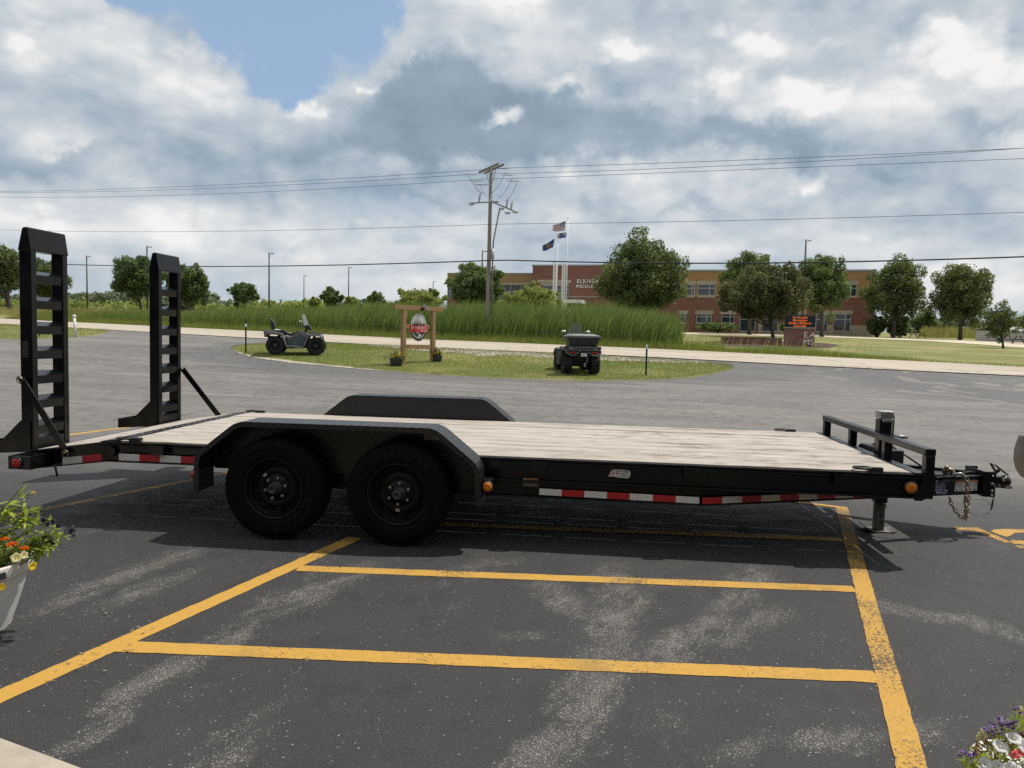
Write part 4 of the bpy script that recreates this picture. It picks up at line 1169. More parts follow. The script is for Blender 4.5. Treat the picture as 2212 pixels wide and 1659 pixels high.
for i in range(5):
    for j in range(5):
        s = s0 + .006 + (s1 - s0) * i / 5; h = LT - .022 - j * .008; mb.poly([AFACE(s, h, .0085), AFACE(s + .030, h, .0085), AFACE(s + .030, h + .002, .0085), AFACE(s, h + .002, .0085)])
    mb.poly([AFACE(s0 + .014 + (s1 - s0) * i / 5, LB + .005, .0085), AFACE(s0 + .026 + (s1 - s0) * i / 5, LB + .005, .0085), AFACE(s0 + .026 + (s1 - s0) * i / 5, LB + .019, .0085), AFACE(s0 + .014 + (s1 - s0) * i / 5, LB + .019, .0085)])
mb.build('label_print', M['ink'], lab)

yb = .2445
mb = MB(); mb.poly([(1.255, yb, .409), (1.357, yb, .409), (1.357, yb, .460), (1.255, yb, .460)]); lab = mb.build('fender_notice', M['sticker_white'], tr)
mb = MB(); mb.poly([(1.258, yb - .001, .411), (1.354, yb - .001, .411), (1.354, yb - .001, .445), (1.258, yb - .001, .445)]); mb.build('notice_field', M['ink'], lab)
mb = MB(); mb.poly([(1.258, yb - .001, .446), (1.354, yb - .001, .446), (1.354, yb - .001, .4585), (1.258, yb - .001, .4585)]); mb.build('notice_header', M['sticker_orange'], lab)
mb = MB(); text_into(mb, 'WARNING', (1.306, yb - .002, .4485), (1, 0, 0), (0, 0, 1), .008, 0, 1, 1.0, 'CENTER'); mb.build('notice_title', M['ink'], lab)
mb = MB()
for i, s in enumerate(('Do not move or', 'operate trailer with out', 'SIDE RAILS / FENDERS')): text_into(mb, s, (1.306, yb - .002, .4365 - i * .0095), (1, 0, 0), (0, 0, 1), .0055, 0, 1, .9, 'CENTER')
mb.build('notice_text', M['sticker_white'], lab)

yb = .2525
ol = [(1.832, .497), (1.852, .54), (1.875, .546), (1.94, .546), (1.965, .548), (1.980, .535), (1.978, .505), (1.965, .49), (1.90, .492), (1.872, .498)]
mb = MB(); mb.poly([(x, yb, z) for x, z in ol]); lab = mb.build('dealer_sticker', M['sticker_white'], tr)
mb = MB(); text_into(mb, 'A+', (1.838, yb - .001, .500), (1, 0, 0), (0, 0, 1), .042, 0, .85, .8, 'LEFT', .3); mb.build('sticker_letters', M['sticker_red'], lab)
mb = MB(); text_into(mb, 'POWER', (1.874, yb - .001, .528), (1, 0, 0), (0, 0, 1), .015, 0, 1, 1.25, 'LEFT', .2); text_into(mb, 'SPORTS', (1.886, yb - .001, .510), (1, 0, 0), (0, 0, 1), .015, 0, 1, 1.1, 'LEFT', .2)
text_into(mb, '& EQUIPMENT', (1.895, yb - .001, .498), (1, 0, 0), (0, 0, 1), .009, 0, 1, 1.0, 'LEFT', .1)
mb.tube([(1.962 + .017 * math.cos(t), yb - .0015, .531 + .015 * math.sin(t)) for t in np.linspace(-.6, 2.6, 10)], .0014, 4, False); mb.build('sticker_letters', M['ink'], lab)

# ------------------------------------------------------------------ vegetation helpers
def blades(name, P, H, Wd, lean, mat, kind='stuff', parent=None, tint=None, segs=3, wind=(1, .2), droop=.5, label=None):
    """tapering bent leaves rooted at P"""
    n = len(P); ang = RNG.uniform(0, 2 * np.pi, n); sd = np.stack([np.cos(ang), np.sin(ang), np.zeros(n)], 1)
    dirv = RNG.normal(0, 1, (n, 2)) * .45 + np.array(wind); dirv /= np.linalg.norm(dirv, axis=1, keepdims=True) + 1e-9
    V = []
    for i in range(segs + 1):
        t = i / segs; off = lean * H * (t ** (1.6 + droop)); z = H * t * (1 - .18 * lean * t * t)
        c = P + np.column_stack([dirv * off[:, None], z]); w = (Wd * (1 - t) ** .55 * (.5 if i < segs else .06))[:, None]
        V += [c - sd * w, c + sd * w]
    V = np.stack(V, 1).reshape(-1, 3); k = 2 * (segs + 1); b = (np.arange(n) * k)[:, None]
    F = np.concatenate([b + np.array([2 * i, 2 * i + 1, 2 * i + 3, 2 * i + 2]) for i in range(segs)], 0)
    if tint is None: tint = RNG.uniform(0, 1, n)
    o = np_mesh(name, V, F, mat, parent, np.repeat(tint, k))
    if kind and parent is None: o['kind'] = kind
    return o


def scatter(poly, n, zoff=0.0):
    poly = np.array([p[:2] for p in poly]); lo = poly.min(0); hi = poly.max(0); out = np.zeros((0, 2))
    while len(out) < n:
        Q = RNG.uniform(lo, hi, (n * 2, 2)); out = np.concatenate([out, Q[in_poly(Q, poly)]])
    out = out[:n]
    return np.column_stack([out, Gxy(out[:, 0], out[:, 1]) + zoff])


def pnoise(P, s, seed=0):
    """cheap smooth noise for patches"""
    r = np.random.default_rng(seed); v = np.zeros(len(P))
    for i in range(7):
        a = r.uniform(0, 6.28); f = s * r.uniform(.6, 2.6); v += np.sin(f * (P[:, 0] * math.cos(a) + P[:, 1] * math.sin(a)) + r.uniform(0, 6.28))
    return v / 7 * 1.6


def leaves(name, cen, rad, n, size, mat, parent, hue=None, flat=(1, 1, 1), shell=.55, aspect=.62):
    """leaf-sized faces through several clumps"""
    cen = np.asarray(cen, float); rad = np.asarray(rad, float); w = rad ** 2.2; w /= w.sum()
    if isinstance(n, tuple):
        k_ = len(cen) - n[1]; idx = np.concatenate([RNG.choice(k_, n[0], p=w[:k_] / w[:k_].sum()), np.arange(k_, len(cen))]); n = len(idx)
    else: idx = RNG.choice(len(cen), n, p=w)
    d = RNG.normal(0, 1, (n, 3)); d /= np.linalg.norm(d, axis=1, keepdims=True)
    r = RNG.uniform(shell ** 3, 1, n) ** (1 / 3) * (1 + np.abs(RNG.normal(0, .22, n)) * (RNG.uniform(0, 1, n) < .4))
    P = cen[idx] + d * (r * rad[idx])[:, None] * np.array(flat)
    nv = nrm_rows(d * .7 + RNG.normal(0, .75, (n, 3)) + np.array([0, 0, .25]))
    t = nrm_rows(np.cross(nv, RNG.normal(0, 1, (n, 3)))); b = np.cross(nv, t); s = (size * RNG.uniform(.6, 1.35, n))[:, None]
    V = np.stack([P - t * s, P - b * s * aspect, P + t * s, P + b * s * aspect], 1).reshape(-1, 3); F = (np.arange(n) * 4)[:, None] + np.arange(4)
    ch = RNG.uniform(-.22, .22, len(cen)) if hue is None else hue
    tint = np.clip(RNG.normal(.42, .20, n) + ch[idx], 0, 1)
    return np_mesh(name, V, F, mat, parent, np.repeat(tint, 4))


def nrm_rows(a): return a / (np.linalg.norm(a, axis=1, keepdims=True) + 1e-9)


def tree(x0, x1, ytop, ybot, v, tx, label, mat='leaf_green', n=7000, size=None, clumps=26, shape='round', group=None, name='tree', cat='tree', stems=1, gap=.5, seed=1, low=None):
    """tree whose crown spans the given photo columns and rows, standing v metres away"""
    global RNG
    keep = RNG; RNG = np.random.default_rng(seed * 77 + 5)
    b = base(tx, v); rt = thing(name, label, cat, b, 0, group); sc = v / 1578.0
    top = at(tx, ytop, v)[2]; bot = at(tx, ybot, v)[2]; bot = max(bot, b[2] + .05); cx = at((x0 + x1) / 2, (ytop + ybot) / 2, v)
    rx = (x1 - x0) / 2 * sc; rz = (top - bot) / 2; cz = (top + bot) / 2; c0 = np.array((cx[0], cx[1], cz))
    cen = []; rad = []
    rm = min(rx, rz)
    tries = 0
    clumps = int(clumps * 1.9)
    while len(cen) < clumps and tries < 6000:
        tries += 1
        d = RNG.normal(0, 1, 3); d /= np.linalg.norm(d); q = RNG.uniform(.15, 1) ** .5
        if shape == 'cone': zz = d[2] * q; f = 1.0 - .55 * max(0, zz) ; p = np.array((d[0] * f, d[1] * f, d[2])) * q
        elif shape == 'spread': p = d * q; p[2] = p[2] * .9 + .08 * (1 - p[0] ** 2)
        elif shape == 'oval': p = d * q; p[:2] *= 1 - .28 * max(0, p[2])
        else: p = d * q
        r = rm * RNG.uniform(.13, .27) * (1.15 - .35 * q)
        p = p * (.86 + .16 * math.sin(p[0] * 5 + seed) * math.sin(p[2] * 4 + seed * 2) + .10 * math.sin(p[1] * 6 + p[2] * 7 + seed))
        p = p * 1.16; pp = c0 + RH * p[0] * (rx - r * .7) + FH * p[1] * (rx - r * .7) * .9 + np.array((0, 0, p[2] * (rz - r * .7)))
        if any(np.linalg.norm(pp - e) < gap * (r + s) for e, s in zip(cen, rad)): continue
        cen.append(pp); rad.append(r)
    tr_h = (cz - b[2]); tw = max(.07, .022 * (top - b[2]))
    mb = MB()
    for s in range(stems):
        o = np.array((RNG.normal(0, .25), RNG.normal(0, .2), 0)) * (stems > 1)
        k = b + o * .4; mid = k * .5 + np.array((c0[0], c0[1], b[2] + tr_h)) * .5 + o
        end = np.array((c0[0], c0[1], cz + rz * .35)) + o * 2
        mb.tube([k + np.array((0, 0, -.1)), k + (mid - k) * .5, mid, mid * .5 + end * .5, end], [tw * 1.25, tw, tw * .82, tw * .55, tw * .15], 7)
    fork = b + np.array((0, 0, max(.3, (bot - b[2]) * .85)))
    fork = fork + (np.array((c0[0], c0[1], fork[2])) - fork) * .3
    for c, r in list(zip(cen, rad))[:22]:
        h0 = min(max(fork[2], c[2] - np.linalg.norm((c - c0)[:2]) * .9), cz + rz * .2)
        s = np.array((fork[0] * .4 + c0[0] * .6, fork[1] * .4 + c0[1] * .6, h0)); m = s * .45 + c * .55 + np.array((0, 0, .10 * rz))
        mb.tube([s, m, c], [tw * .42, tw * .26, tw * .08], 5, False)
    mb.build('trunk', M['bark'], rt)
    if size is None: size = .062 + .0011 * v
    # a looser fill of the whole crown behind the leaf clumps
    nf = int(n * .75); d = nrm_rows(RNG.normal(0, 1, (nf, 3))); q = d * (RNG.uniform(.08, 1, nf) ** .42)[:, None]
    q *= (.86 + .16 * np.sin(d[:, 0] * 6 + seed) * np.sin(d[:, 2] * 5 + seed * 2) + .06 * np.sin(d[:, 1] * 9 + d[:, 2] * 11))[:, None]
    if shape == 'cone': q[:, :2] *= (1 - .6 * np.maximum(0, q[:, 2]))[:, None]
    if shape == 'oval': q[:, :2] *= (1 - .22 * np.maximum(0, q[:, 2]))[:, None]
    fillp = c0 + q * np.array((rx * .90, rx * .78, rz * .91))
    leaves('crown', np.concatenate([cen, fillp]), np.concatenate([rad, np.full(nf, size * .9)]), (int(n * 1.6), nf), size * .80, M[mat], rt)
    RNG = keep
    return rt


# ------------------------------------------------------------------ reeds, meadow and lawn grass (uncountable)
def strip(x0, x1, a, b, n=40):
    us = []
    for x in np.linspace(x0, x1, n):
        p = ground(x, np.interp(x, [p[0] for p in FAR_D], [p[1] for p in FAR_D])); us.append(uv_of(p[0], p[1])[0])
    us = np.array(us); return UV(us, road_far(us) + a) + UV(us[::-1], road_far(us[::-1]) + b)


def reed_height(u, v):
    # tall in the middle, shorter towards the open meadow on the left and at the end by the school lawn
    h = np.interp(u, [-34, -26, -19, -14, -9, -3, 4, 7.5, 9.6], [1.0, 1.25, 1.6, 1.85, 2.15, 2.35, 2.3, 2.1, 1.15])
    return h


P = scatter(strip(150, 1505, 1.9, 9.5), 84000)
u_, v_ = uv_of(P[:, 0], P[:, 1]); keep = RNG.uniform(0, 1, len(P)) < np.clip(1.25 - (v_ - road_far(u_)) / 11, .25, 1); P = P[keep]; u_ = u_[keep]; v_ = v_[keep]
keep = u_ < 9.9 - .25 * np.maximum(0, (v_ - road_far(u_)) - 2) + RNG.normal(0, .25, len(u_)) - np.abs(RNG.normal(0, .8, len(u_))); P = P[keep]; u_ = u_[keep]; v_ = v_[keep]
n_ = pnoise(P, .9, 3) * .6 + pnoise(P, 2.6, 13) * .6
Hh = reed_height(u_, v_) * RNG.uniform(.62, 1.12, len(P)) * (1 + .16 * n_) * np.clip(.70 + .2 * (v_ - road_far(u_) - 1.9), .7, 1)
blades('reeds', P, Hh, RNG.uniform(.022, .045, len(P)), RNG.uniform(.08, .50, len(P)), M['reed_blade'], tint=np.clip(RNG.normal(.38, .30, len(P)) + .25 * n_, 0, 1), segs=4, wind=(.85, .1), droop=.9)
i_ = RNG.choice(len(P), 900, replace=False); Q = P[i_] + np.array((0, 0, 1.0)) * (Hh[i_] * .86)[:, None] + np.array((.10, .02, 0))
s = RNG.uniform(.012, .020, len(Q)); hh = RNG.uniform(.10, .20, len(Q)); pr_ = np.array([(1, 0, 0), (-.5, .87, 0), (-.5, -.87, 0), (1, 0, 1), (-.5, .87, 1), (-.5, -.87, 1)])
V = (Q[:, None] + pr_[None] * np.stack([s, s, hh], 1)[:, None]).reshape(-1, 3); ft = np.array([(0, 1, 4, 3), (1, 2, 5, 4), (2, 0, 3, 5)])
ch_ = np_mesh('reed_heads', V, ((np.arange(len(Q)) * 6)[:, None, None] + ft).reshape(-1, 4), M['reed_head']); ch_['kind'] = 'stuff'
# lighter verge grass in front of the reeds
P = scatter(strip(-40, 2250, .15, 2.6), 42000); u_, v_ = uv_of(P[:, 0], P[:, 1]); e_ = v_ - road_far(u_)
hmax = np.where(u_ > 10.0, np.clip(.10 + .28 * np.exp(-((u_ - 12.5) / 2.2) ** 2) + .03, .08, .5), .20 + .22 * np.clip(e_, 0, 2))
keep = (u_ < 17) | (e_ < .5); P = P[keep]; hmax = hmax[keep]
blades('verge_grass', P, hmax * RNG.uniform(.5, 1.25, len(P)), RNG.uniform(.010, .022, len(P)), RNG.uniform(.1, .6, len(P)), M['grass_blade'], segs=2, tint=np.clip(RNG.normal(.55, .25, len(P)) + .2 * pnoise(P, .8, 9), 0, 1))
# meadow: tall dry grass to the left
P = scatter(strip(-60, 1000, 2.3, 9.0), 30000); n_ = pnoise(P, .45, 5); u_, v_ = uv_of(P[:, 0], P[:, 1])
blades('meadow_grass', P, RNG.uniform(.7, 1.35, len(P)) * (1 + .2 * n_) * np.interp(v_ - road_far(u_), [2, 3.5], [.5, 1]), RNG.uniform(.018, .035, len(P)), RNG.uniform(.1, .55, len(P)), M['meadow_blade'], segs=3, wind=(.8, .2),
       tint=np.clip(RNG.normal(.26, .22, len(P)) + .42 * pnoise(P, .25, 6), 0, 1))
us = np.linspace(-135, -8, 50); pol = UV(us, road_far(us) + 9) + UV([-8, -12, -60, -150], [60, 118, 130, 130])
P = scatter(pol, 34000)
blades('far_meadow_grass', P, RNG.uniform(.5, 1.1, len(P)), RNG.uniform(.04, .075, len(P)), RNG.uniform(.1, .5, len(P)), M['meadow_blade'], segs=2, wind=(.8, .2),
       tint=np.clip(RNG.normal(.52, .2, len(P)) + .42 * pnoise(P, .12, 8), 0, 1))
# island lawn
P = scatter(isl, 64000, .045); n_ = pnoise(P, .9, 2); u_, v_ = uv_of(P[:, 0], P[:, 1])
back = np.clip((v_ - (road_near(u_) - 3.2)) / 2.0, 0, 1)
blades('island_grass', P, RNG.uniform(.03, .075, len(P)) * (1 + .5 * np.clip(n_, 0, 1)) * (1 + 1.2 * back * RNG.uniform(0, 1, len(P))), RNG.uniform(.006, .013, len(P)), RNG.uniform(.2, .9, len(P)), M['grass_blade'], segs=2,
       tint=np.clip(RNG.normal(.42, .22, len(P)) + .30 * pnoise(P, .35, 4), 0, 1))
P = scatter(lg, 14000, .045)
blades('verge_lawn_grass', P, RNG.uniform(.04, .09, len(P)), RNG.uniform(.010, .018, len(P)), RNG.uniform(.2, .9, len(P)), M['grass_blade'], segs=2)
# small yellow flowers in the island grass
Q = scatter(isl, 4000, .075); n_ = pnoise(Q, .9, 21); Q = Q[n_ > .30][:130]; s = RNG.uniform(.010, .019, len(Q))[:, None]
V = np.stack([Q + s * np.array(a) for a in ((-1, -.6, 0), (1, -.6, .3), (1, .6, .9), (-1, .6, .6))], 1).reshape(-1, 3)
fl = np_mesh('lawn_flowers', V, (np.arange(len(Q)) * 4)[:, None] + np.arange(4), M['petal_yellow']); fl['kind'] = 'stuff'
# loose stones on the shoulder
Q = scatter(smooth_line([ground(*p)[:2] for p in SH], 1), 1500, .085); s = RNG.uniform(.015, .045, len(Q))[:, None]
oct_ = np.array([(1, 0, 0), (0, 1, 0), (-1, 0, 0), (0, -1, 0), (0, 0, .7), (0, 0, -.5)]); V = (Q[:, None] + oct_[None] * s[:, None] * RNG.uniform(.6, 1.3, (len(Q), 6, 1))).reshape(-1, 3)
ft = np.array([(0, 1, 4), (1, 2, 4), (2, 3, 4), (3, 0, 4), (1, 0, 5), (2, 1, 5), (3, 2, 5), (0, 3, 5)])
st = np_mesh('loose_gravel', V, ((np.arange(len(Q)) * 6)[:, None, None] + ft).reshape(-1, 3), M['gravel']); st['kind'] = 'stuff'
# seed heads waving before the school sign
P = np.array([base(x, v) for x, v in zip(RNG.uniform(1440, 1900, 130), RNG.uniform(37, 41, 130))])
blades('seed_grass', P, RNG.uniform(.4, .95, len(P)), RNG.uniform(.016, .028, len(P)), RNG.uniform(.2, .6, len(P)), M['meadow_blade'], segs=3, tint=RNG.uniform(.5, 1, len(P)))

# ------------------------------------------------------------------ trees and shrubs
tree(-75, 62, 522, 648, 96, 22, 'broad dark green tree standing beyond the road at the far left edge', 'leaf_olive', 9000, seed=3, stems=2, clumps=30)
tree(40, 152, 552, 652, 104, 92, 'smaller dark tree behind the near raised ramp, beside the broad tree', 'leaf_olive', 6500, seed=4, clumps=26)
tree(234, 352, 546, 655, 84, 308, 'dense green tree behind the far raised ramp, on its left side', 'leaf_green', 8000, seed=5, clumps=26)
tree(350, 456, 566, 668, 84, 402, 'lower rounded tree just right of the far raised ramp', 'leaf_green', 7000, seed=6, clumps=26)
tree(494, 562, 606, 660, 92, 528, 'small round-headed tree standing alone in the meadow left of a light pole', 'leaf_green', 4200, seed=7, clumps=20)
tree(690, 741, 618, 664, 70, 716, 'small dark pointed tree behind the reeds between two light poles', 'leaf_green', 3000, seed=8, clumps=18, shape='cone')
tree(742, 776, 640, 664, 74, 759, 'low light green bush behind the reeds beside the small pointed tree', 'leaf_bright', 1500, seed=9, name='bush', cat='bush', clumps=10)
tree(664, 694, 642, 664, 76, 680, 'low pale bush behind the reeds left of the small pointed tree', 'leaf_bright', 1200, seed=10, name='bush', cat='bush', clumps=9)
tree(793, 834, 628, 668, 72, 814, 'thin young tree with a forked crown behind the reeds left of the wooden sign', 'leaf_green', 1800, seed=11, clumps=10, gap=.8)
tree(850, 966, 620, 678, 70, 905, 'spreading light green shrubby tree behind the wooden sign', 'leaf_bright', 5500, seed=12, clumps=26, shape='spread')
tree(962, 1094, 558, 676, 78, 1030, 'tall full tree right behind the utility pole', 'leaf_green', 10000, seed=13, clumps=34)
tree(1080, 1226, 612, 690, 58, 1150, 'rounded willow bush of light yellow-green leaves before the school entrance', 'leaf_bright', 9000, seed=14, name='bush', cat='bush', clumps=34, low=True, size=.085)
tree(1292, 1494, 499, 690, 68, 1383, 'largest tree in the view, hiding part of the school name', 'leaf_olive', 20000, seed=15, clumps=60, shape='oval')
tree(1542, 1700, 540, 660, 92, 1618, 'tall green tree by the school wall behind the purplish tree', 'leaf_green', 9000, seed=16, clumps=32)
tree(1540, 1778, 570, 704, 74, 1670, 'low wide-spreading purplish tree right behind the illuminated school sign', 'leaf_dusk', 15000, seed=17, clumps=48, shape='spread')
tree(1712, 1838, 538, 690, 88, 1775, 'tall oval tree rising just right of the illuminated school sign', 'leaf_green', 9500, seed=18, clumps=34, shape='oval')
tree(1868, 2006, 549, 702, 95, 1929, 'tree with an airy oval crown at the right end of the school', 'leaf_olive', 9500, seed=19, clumps=36, gap=.6, shape='oval', stems=1)
tree(2010, 2148, 559, 706, 89, 2074, 'round-crowned tree on the lawn well right of the school', 'leaf_olive', 9500, seed=20, clumps=36, gap=.6)
tree(2118, 2204, 656, 736, 53, 2169, 'young sapling with thin grey-green crown beside the white shed', 'leaf_olive', 3200, seed=21, clumps=22, gap=.7, size=.075)
tree(2190, 2290, 664, 728, 70, 2236, 'dark tree half out of the frame at the right edge', 'leaf_green', 3600, seed=22, clumps=20)
tree(1866, 1920, 680, 728, 97, 1893, 'left one of two dark rounded bushes at the corner of the school', 'leaf_green', 2600, seed=23, name='bush', cat='bush', clumps=16, stems=3)
tree(1912, 1968, 682, 729, 97, 1942, 'right one of two dark rounded bushes at the corner of the school', 'leaf_green', 2600, seed=24, name='bush', cat='bush', clumps=16, stems=3)
tree(1965, 2030, 664, 722, 118, 2000, 'dark small tree in the gap between the airy tree and the lawn tree', 'leaf_green', 2600, seed=25, clumps=18)
tree(1500, 1598, 696, 717, 97, 1550, 'long low clipped hedge under the school windows', 'leaf_green', 3500, seed=26, name='hedge', cat='hedge', clumps=40, gap=.2)
tree(1682, 1712, 694, 718, 97, 1697, 'round clipped shrub against the school wall behind the sign', 'leaf_green', 1300, seed=27, name='bush', cat='bush', clumps=9)


def far_wood(name, x0, x1, yt, v, n, mat='leaf_far', amp=6, seed=1, hb=8):
    r = np.random.default_rng(seed); cen = []; rad = []
    for x in np.arange(x0, x1, 7.0):
        top = yt + math.sin(x * .043 + seed) * amp * .5 + math.sin(x * .017 + 2 * seed) * amp * .6 + r.normal(0, amp * .35)
        for q in range(5):
            vv = v + r.uniform(-6, 14); sc = vv / 1578; rr = r.uniform(6, 11) * sc; p = at(x + r.uniform(-5, 5), top + rr / sc + q * 8, vv); cen.append(p); rad.append(rr)
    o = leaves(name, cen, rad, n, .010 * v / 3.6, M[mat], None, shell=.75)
    o['kind'] = 'stuff'
    return o


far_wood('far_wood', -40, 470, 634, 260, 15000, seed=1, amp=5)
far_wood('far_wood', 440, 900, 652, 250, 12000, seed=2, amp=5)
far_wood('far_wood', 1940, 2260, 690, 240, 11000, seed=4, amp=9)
far_wood('thicket', -40, 330, 650, 150, 9000, 'leaf_bright', 6, 5)
far_wood('thicket', 430, 700, 652, 135, 8000, 'leaf_bright', 7, 6)
P = np.array([base(x, v) for x, v in zip(RNG.uniform(1985, 2140, 2600), RNG.uniform(108, 128, 2600))])
blades('marsh_grass', P, RNG.uniform(1.2, 2.1, len(P)), RNG.uniform(.06, .10, len(P)), RNG.uniform(.05, .3, len(P)), M['meadow_blade'], segs=2, tint=RNG.uniform(0, .55, len(P)))

# ------------------------------------------------------------------ the school
A = base(1885, 102); Bq = base(1480, 108.6)
fd = nrm((Bq - A) * np.array((1, 1, 0))); fn_ = np.array((fd[1], -fd[0], 0))          # along the front to the left; outward
if fn_ @ (O - A) < 0: fn_ = -fn_
sch = thing('school', 'two-storey red and tan brick school with flat roof behind the trees', 'school', A)
ZB = A[2] - .6


def fs(px):
    """metres along the front seen under photo column px"""
    d = ray(px, 650.0); o = O - A; n = fn_; t = -(o @ n) / (d @ n); p = o + d * t; return float(p @ fd)


def fz(px, py):
    d = ray(px, py); o = O - A; t = -(o @ fn_) / (d @ fn_); return float((O + d * t)[2])


def fp(s, z, d=0.0): q = A + fd * s + fn_ * d; return np.array((q[0], q[1], z))


def slab(mb, s0, s1, z0, z1, d0, d1):
    vs = [fp(s, z, d) for d in (d0, d1) for s, z in ((s0, z0), (s1, z0), (s1, z1), (s0, z1))]
    mb.add(vs, [(0, 1, 2, 3), (7, 6, 5, 4), (0, 4, 5, 1), (1, 5, 6, 2), (2, 6, 7, 3), (3, 7, 4, 0)])


zr = fz(1885, 582); zs = fz(1885, 641); zst = fz(1849, 703)
SE = fs(1330)
mb = MB(); slab(mb, 0, SE, ZB, zs, -38, 0); mb.build('brick_wall', M['red_brick'], sch)
mb = MB(); slab(mb, 0, SE, zs, zr - .25, -38, 0); mb.build('upper_wall', M['tan_brick'], sch)
mb = MB(); slab(mb, -.1, SE, zr - .25, zr, -38.1, .12); mb.build('roof_edge', M['grey_cap'], sch)
mb = MB(); slab(mb, -.06, SE, zs - .08, zs + .10, -38.1, .07); mb.build('stone_band', M['pale_stone'], sch)
mb = MB(); slab(mb, -.05, fs(1640), ZB, zst, -38.1, .06); mb.build('stone_base', M['pale_stone'], sch)


def window(px0, px1, py0, py1, upper, kind=2):
    x0, x1 = sorted((fs(px0), fs(px1))); z1 = fz((px0 + px1) / 2, py0); z0 = fz((px0 + px1) / 2, py1); w = .08
    mb = MB()
    slab(mb, x0, x0 + w, z0, z1, .02, .14); slab(mb, x1 - w, x1, z0, z1, .02, .14); slab(mb, x0 + w, x1 - w, z1 - w, z1, .02, .14); slab(mb, x0 + w, x1 - w, z0, z0 + w, .02, .14)
    xm = x0 + (x1 - x0) * .33; zm = z0 + (z1 - z0) * .68
    slab(mb, xm - .05, xm + .05, z0 + w, z1 - w, .02, .13); slab(mb, x0 + w, x1 - w, zm - .05, zm + .05, .02, .125)
    f = mb.build('window', M['window_frame'], sch)
    for a0, a1 in ((x0 + w, xm - .05), (xm + .05, x1 - w)):
        for b0, b1 in ((z0 + w, zm - .05), (zm + .05, z1 - w)):
            mb = MB(); slab(mb, a0, a1, b0, b1, .02, .06); mb.build('pane', M['dark_glass'], f)
    mb = MB(); slab(mb, x0 - .25, x1 + .25, z1, z1 + .5, .01, .10); mb.build('lintel', M['pale_stone'], f)
    mb = MB(); slab(mb, x0 - .1, x1 + .1, z0 - .15, z0, .01, .12); mb.build('sill', M['pale_stone'], f)


for a, b in ((1482, 1500), (1506, 1544), (1566, 1604), (1640, 1678), (1700, 1738), (1757, 1795), (1812, 1849)): window(a, b, 614, 641, True)
for a, b in ((1470, 1484), (1506, 1539), (1560, 1588), (1600, 1634), (1647, 1683), (1705, 1740), (1764, 1791), (1802, 1840)): window(a, b, 678, 716 if a > 1590 else 698, False)
# side windows seen edge-on at the corner
# entrance block
E0 = fs(1291 + 34); E1 = fs(1154); zt = fz(1154, 574) + .0
mb = MB(); slab(mb, SE - 2, E1, ZB, zt - .2, -30, 1.6); mb.build('entrance_block', M['red_brick'], sch)
mb = MB(); slab(mb, SE - 2.1, E1 + .1, zt - .2, zt, -30, 1.72); mb.build('block_cap', M['grey_cap'], sch)


def fb(px, py, d=1.6):
    dd = ray(px, py); o = O - (A + fn_ * d); t = -(o @ fn_) / (dd @ fn_); p = o + dd * t; return float(p @ fd), float((O + dd * t)[2])


def bslab(mb, px0, py0, px1, py1, d0, d1):
    s0, z0 = fb(px0, py1); s1, z1 = fb(px1, py0); slab(mb, min(s0, s1), max(s0, s1), min(z0, z1), max(z0, z1), d0, d1)


mb = MB(); bslab(mb, 1161, 604.5, 1234, 611, 1.61, 1.75); mb.build('lintel', M['pale_stone'], sch)
mb = MB(); bslab(mb, 1168, 612, 1229, 616, 1.61, 1.72); mb.build('lintel', M['pale_stone'], sch)
for a, b in ((1174, 1201), (1203, 1229)):
    mb = MB(); bslab(mb, a, 617, b, 641, 1.61, 1.68); f = mb.build('entrance_window', M['dark_glass'], sch)
    mb = MB()
    for i in range(4):
        x = a + (b - a) * i / 3; bslab(mb, x - .5, 617, x + .5, 641, 1.62, 1.72)
    for i in range(4): y = 617 + 8 * i; bslab(mb, a - .4, y - .5, b + .4, y + .5, 1.62, 1.715)
    mb.build('frame', M['window_frame'], f)
mb = MB(); bslab(mb, 1229, 640.5, 1300, 642, 1.61, 1.68); mb.build('stone_band', M['pale_stone'], sch)
for txt, px, py, hp in (('ELKHORN', 1246.5, 611.8, 8.6), ('MIDDLE SCHOOL', 1245.0, 622.0, 7.0)):
    s0, z0 = fb(px, py); h = hp * 110 / 1578
    mb = MB(); text_into(mb, txt, fp(s0, z0, 1.75), -fd, (0, 0, 1), h, .13, 1.08, 1.0); mb.build('name_lettering', M['letter_metal'], sch)
# low wing left of the entrance
L0 = E1; L1 = fs(960); d_ = -1.2
wing = [(588, 610, 'ribbed_tan', -1.2), (610, 614.5, 'pale_stone', -1.1)]
zw = [fz(1110, y) for y in (588, 610, 614.5, 645)]
mb = MB(); slab(mb, L0, L1, zw[1], zw[0] - .12, -30, -1.2); mb.build('wing_fascia', M['ribbed_tan'], sch)
mb = MB(); slab(mb, L0, L1, zw[0] - .12, zw[0], -30, -1.1); mb.build('roof_edge', M['grey_cap'], sch)
mb = MB(); slab(mb, L0, L1, zw[2], zw[1], -30, -1.05); mb.build('stone_band', M['pale_stone'], sch)
mb = MB(); slab(mb, L0, L1, ZB, zw[3], -30, -1.2); mb.build('wing_wall', M['red_brick'], sch)
mb = MB(); slab(mb, L0, L1, zw[3], zw[2], -30, -1.3); gw = mb.build('window_band', M['dark_glass'], sch)
mb = MB()
for s in np.arange(L0 + .8, L1, 1.7): slab(mb, s - .05, s + .05, zw[3], zw[2], -1.29, -1.2)
slab(mb, L0, L1, (zw[3] + zw[2]) / 2, (zw[3] + zw[2]) / 2 + .08, -1.29, -1.21); mb.build('frame', M['window_frame'], gw)
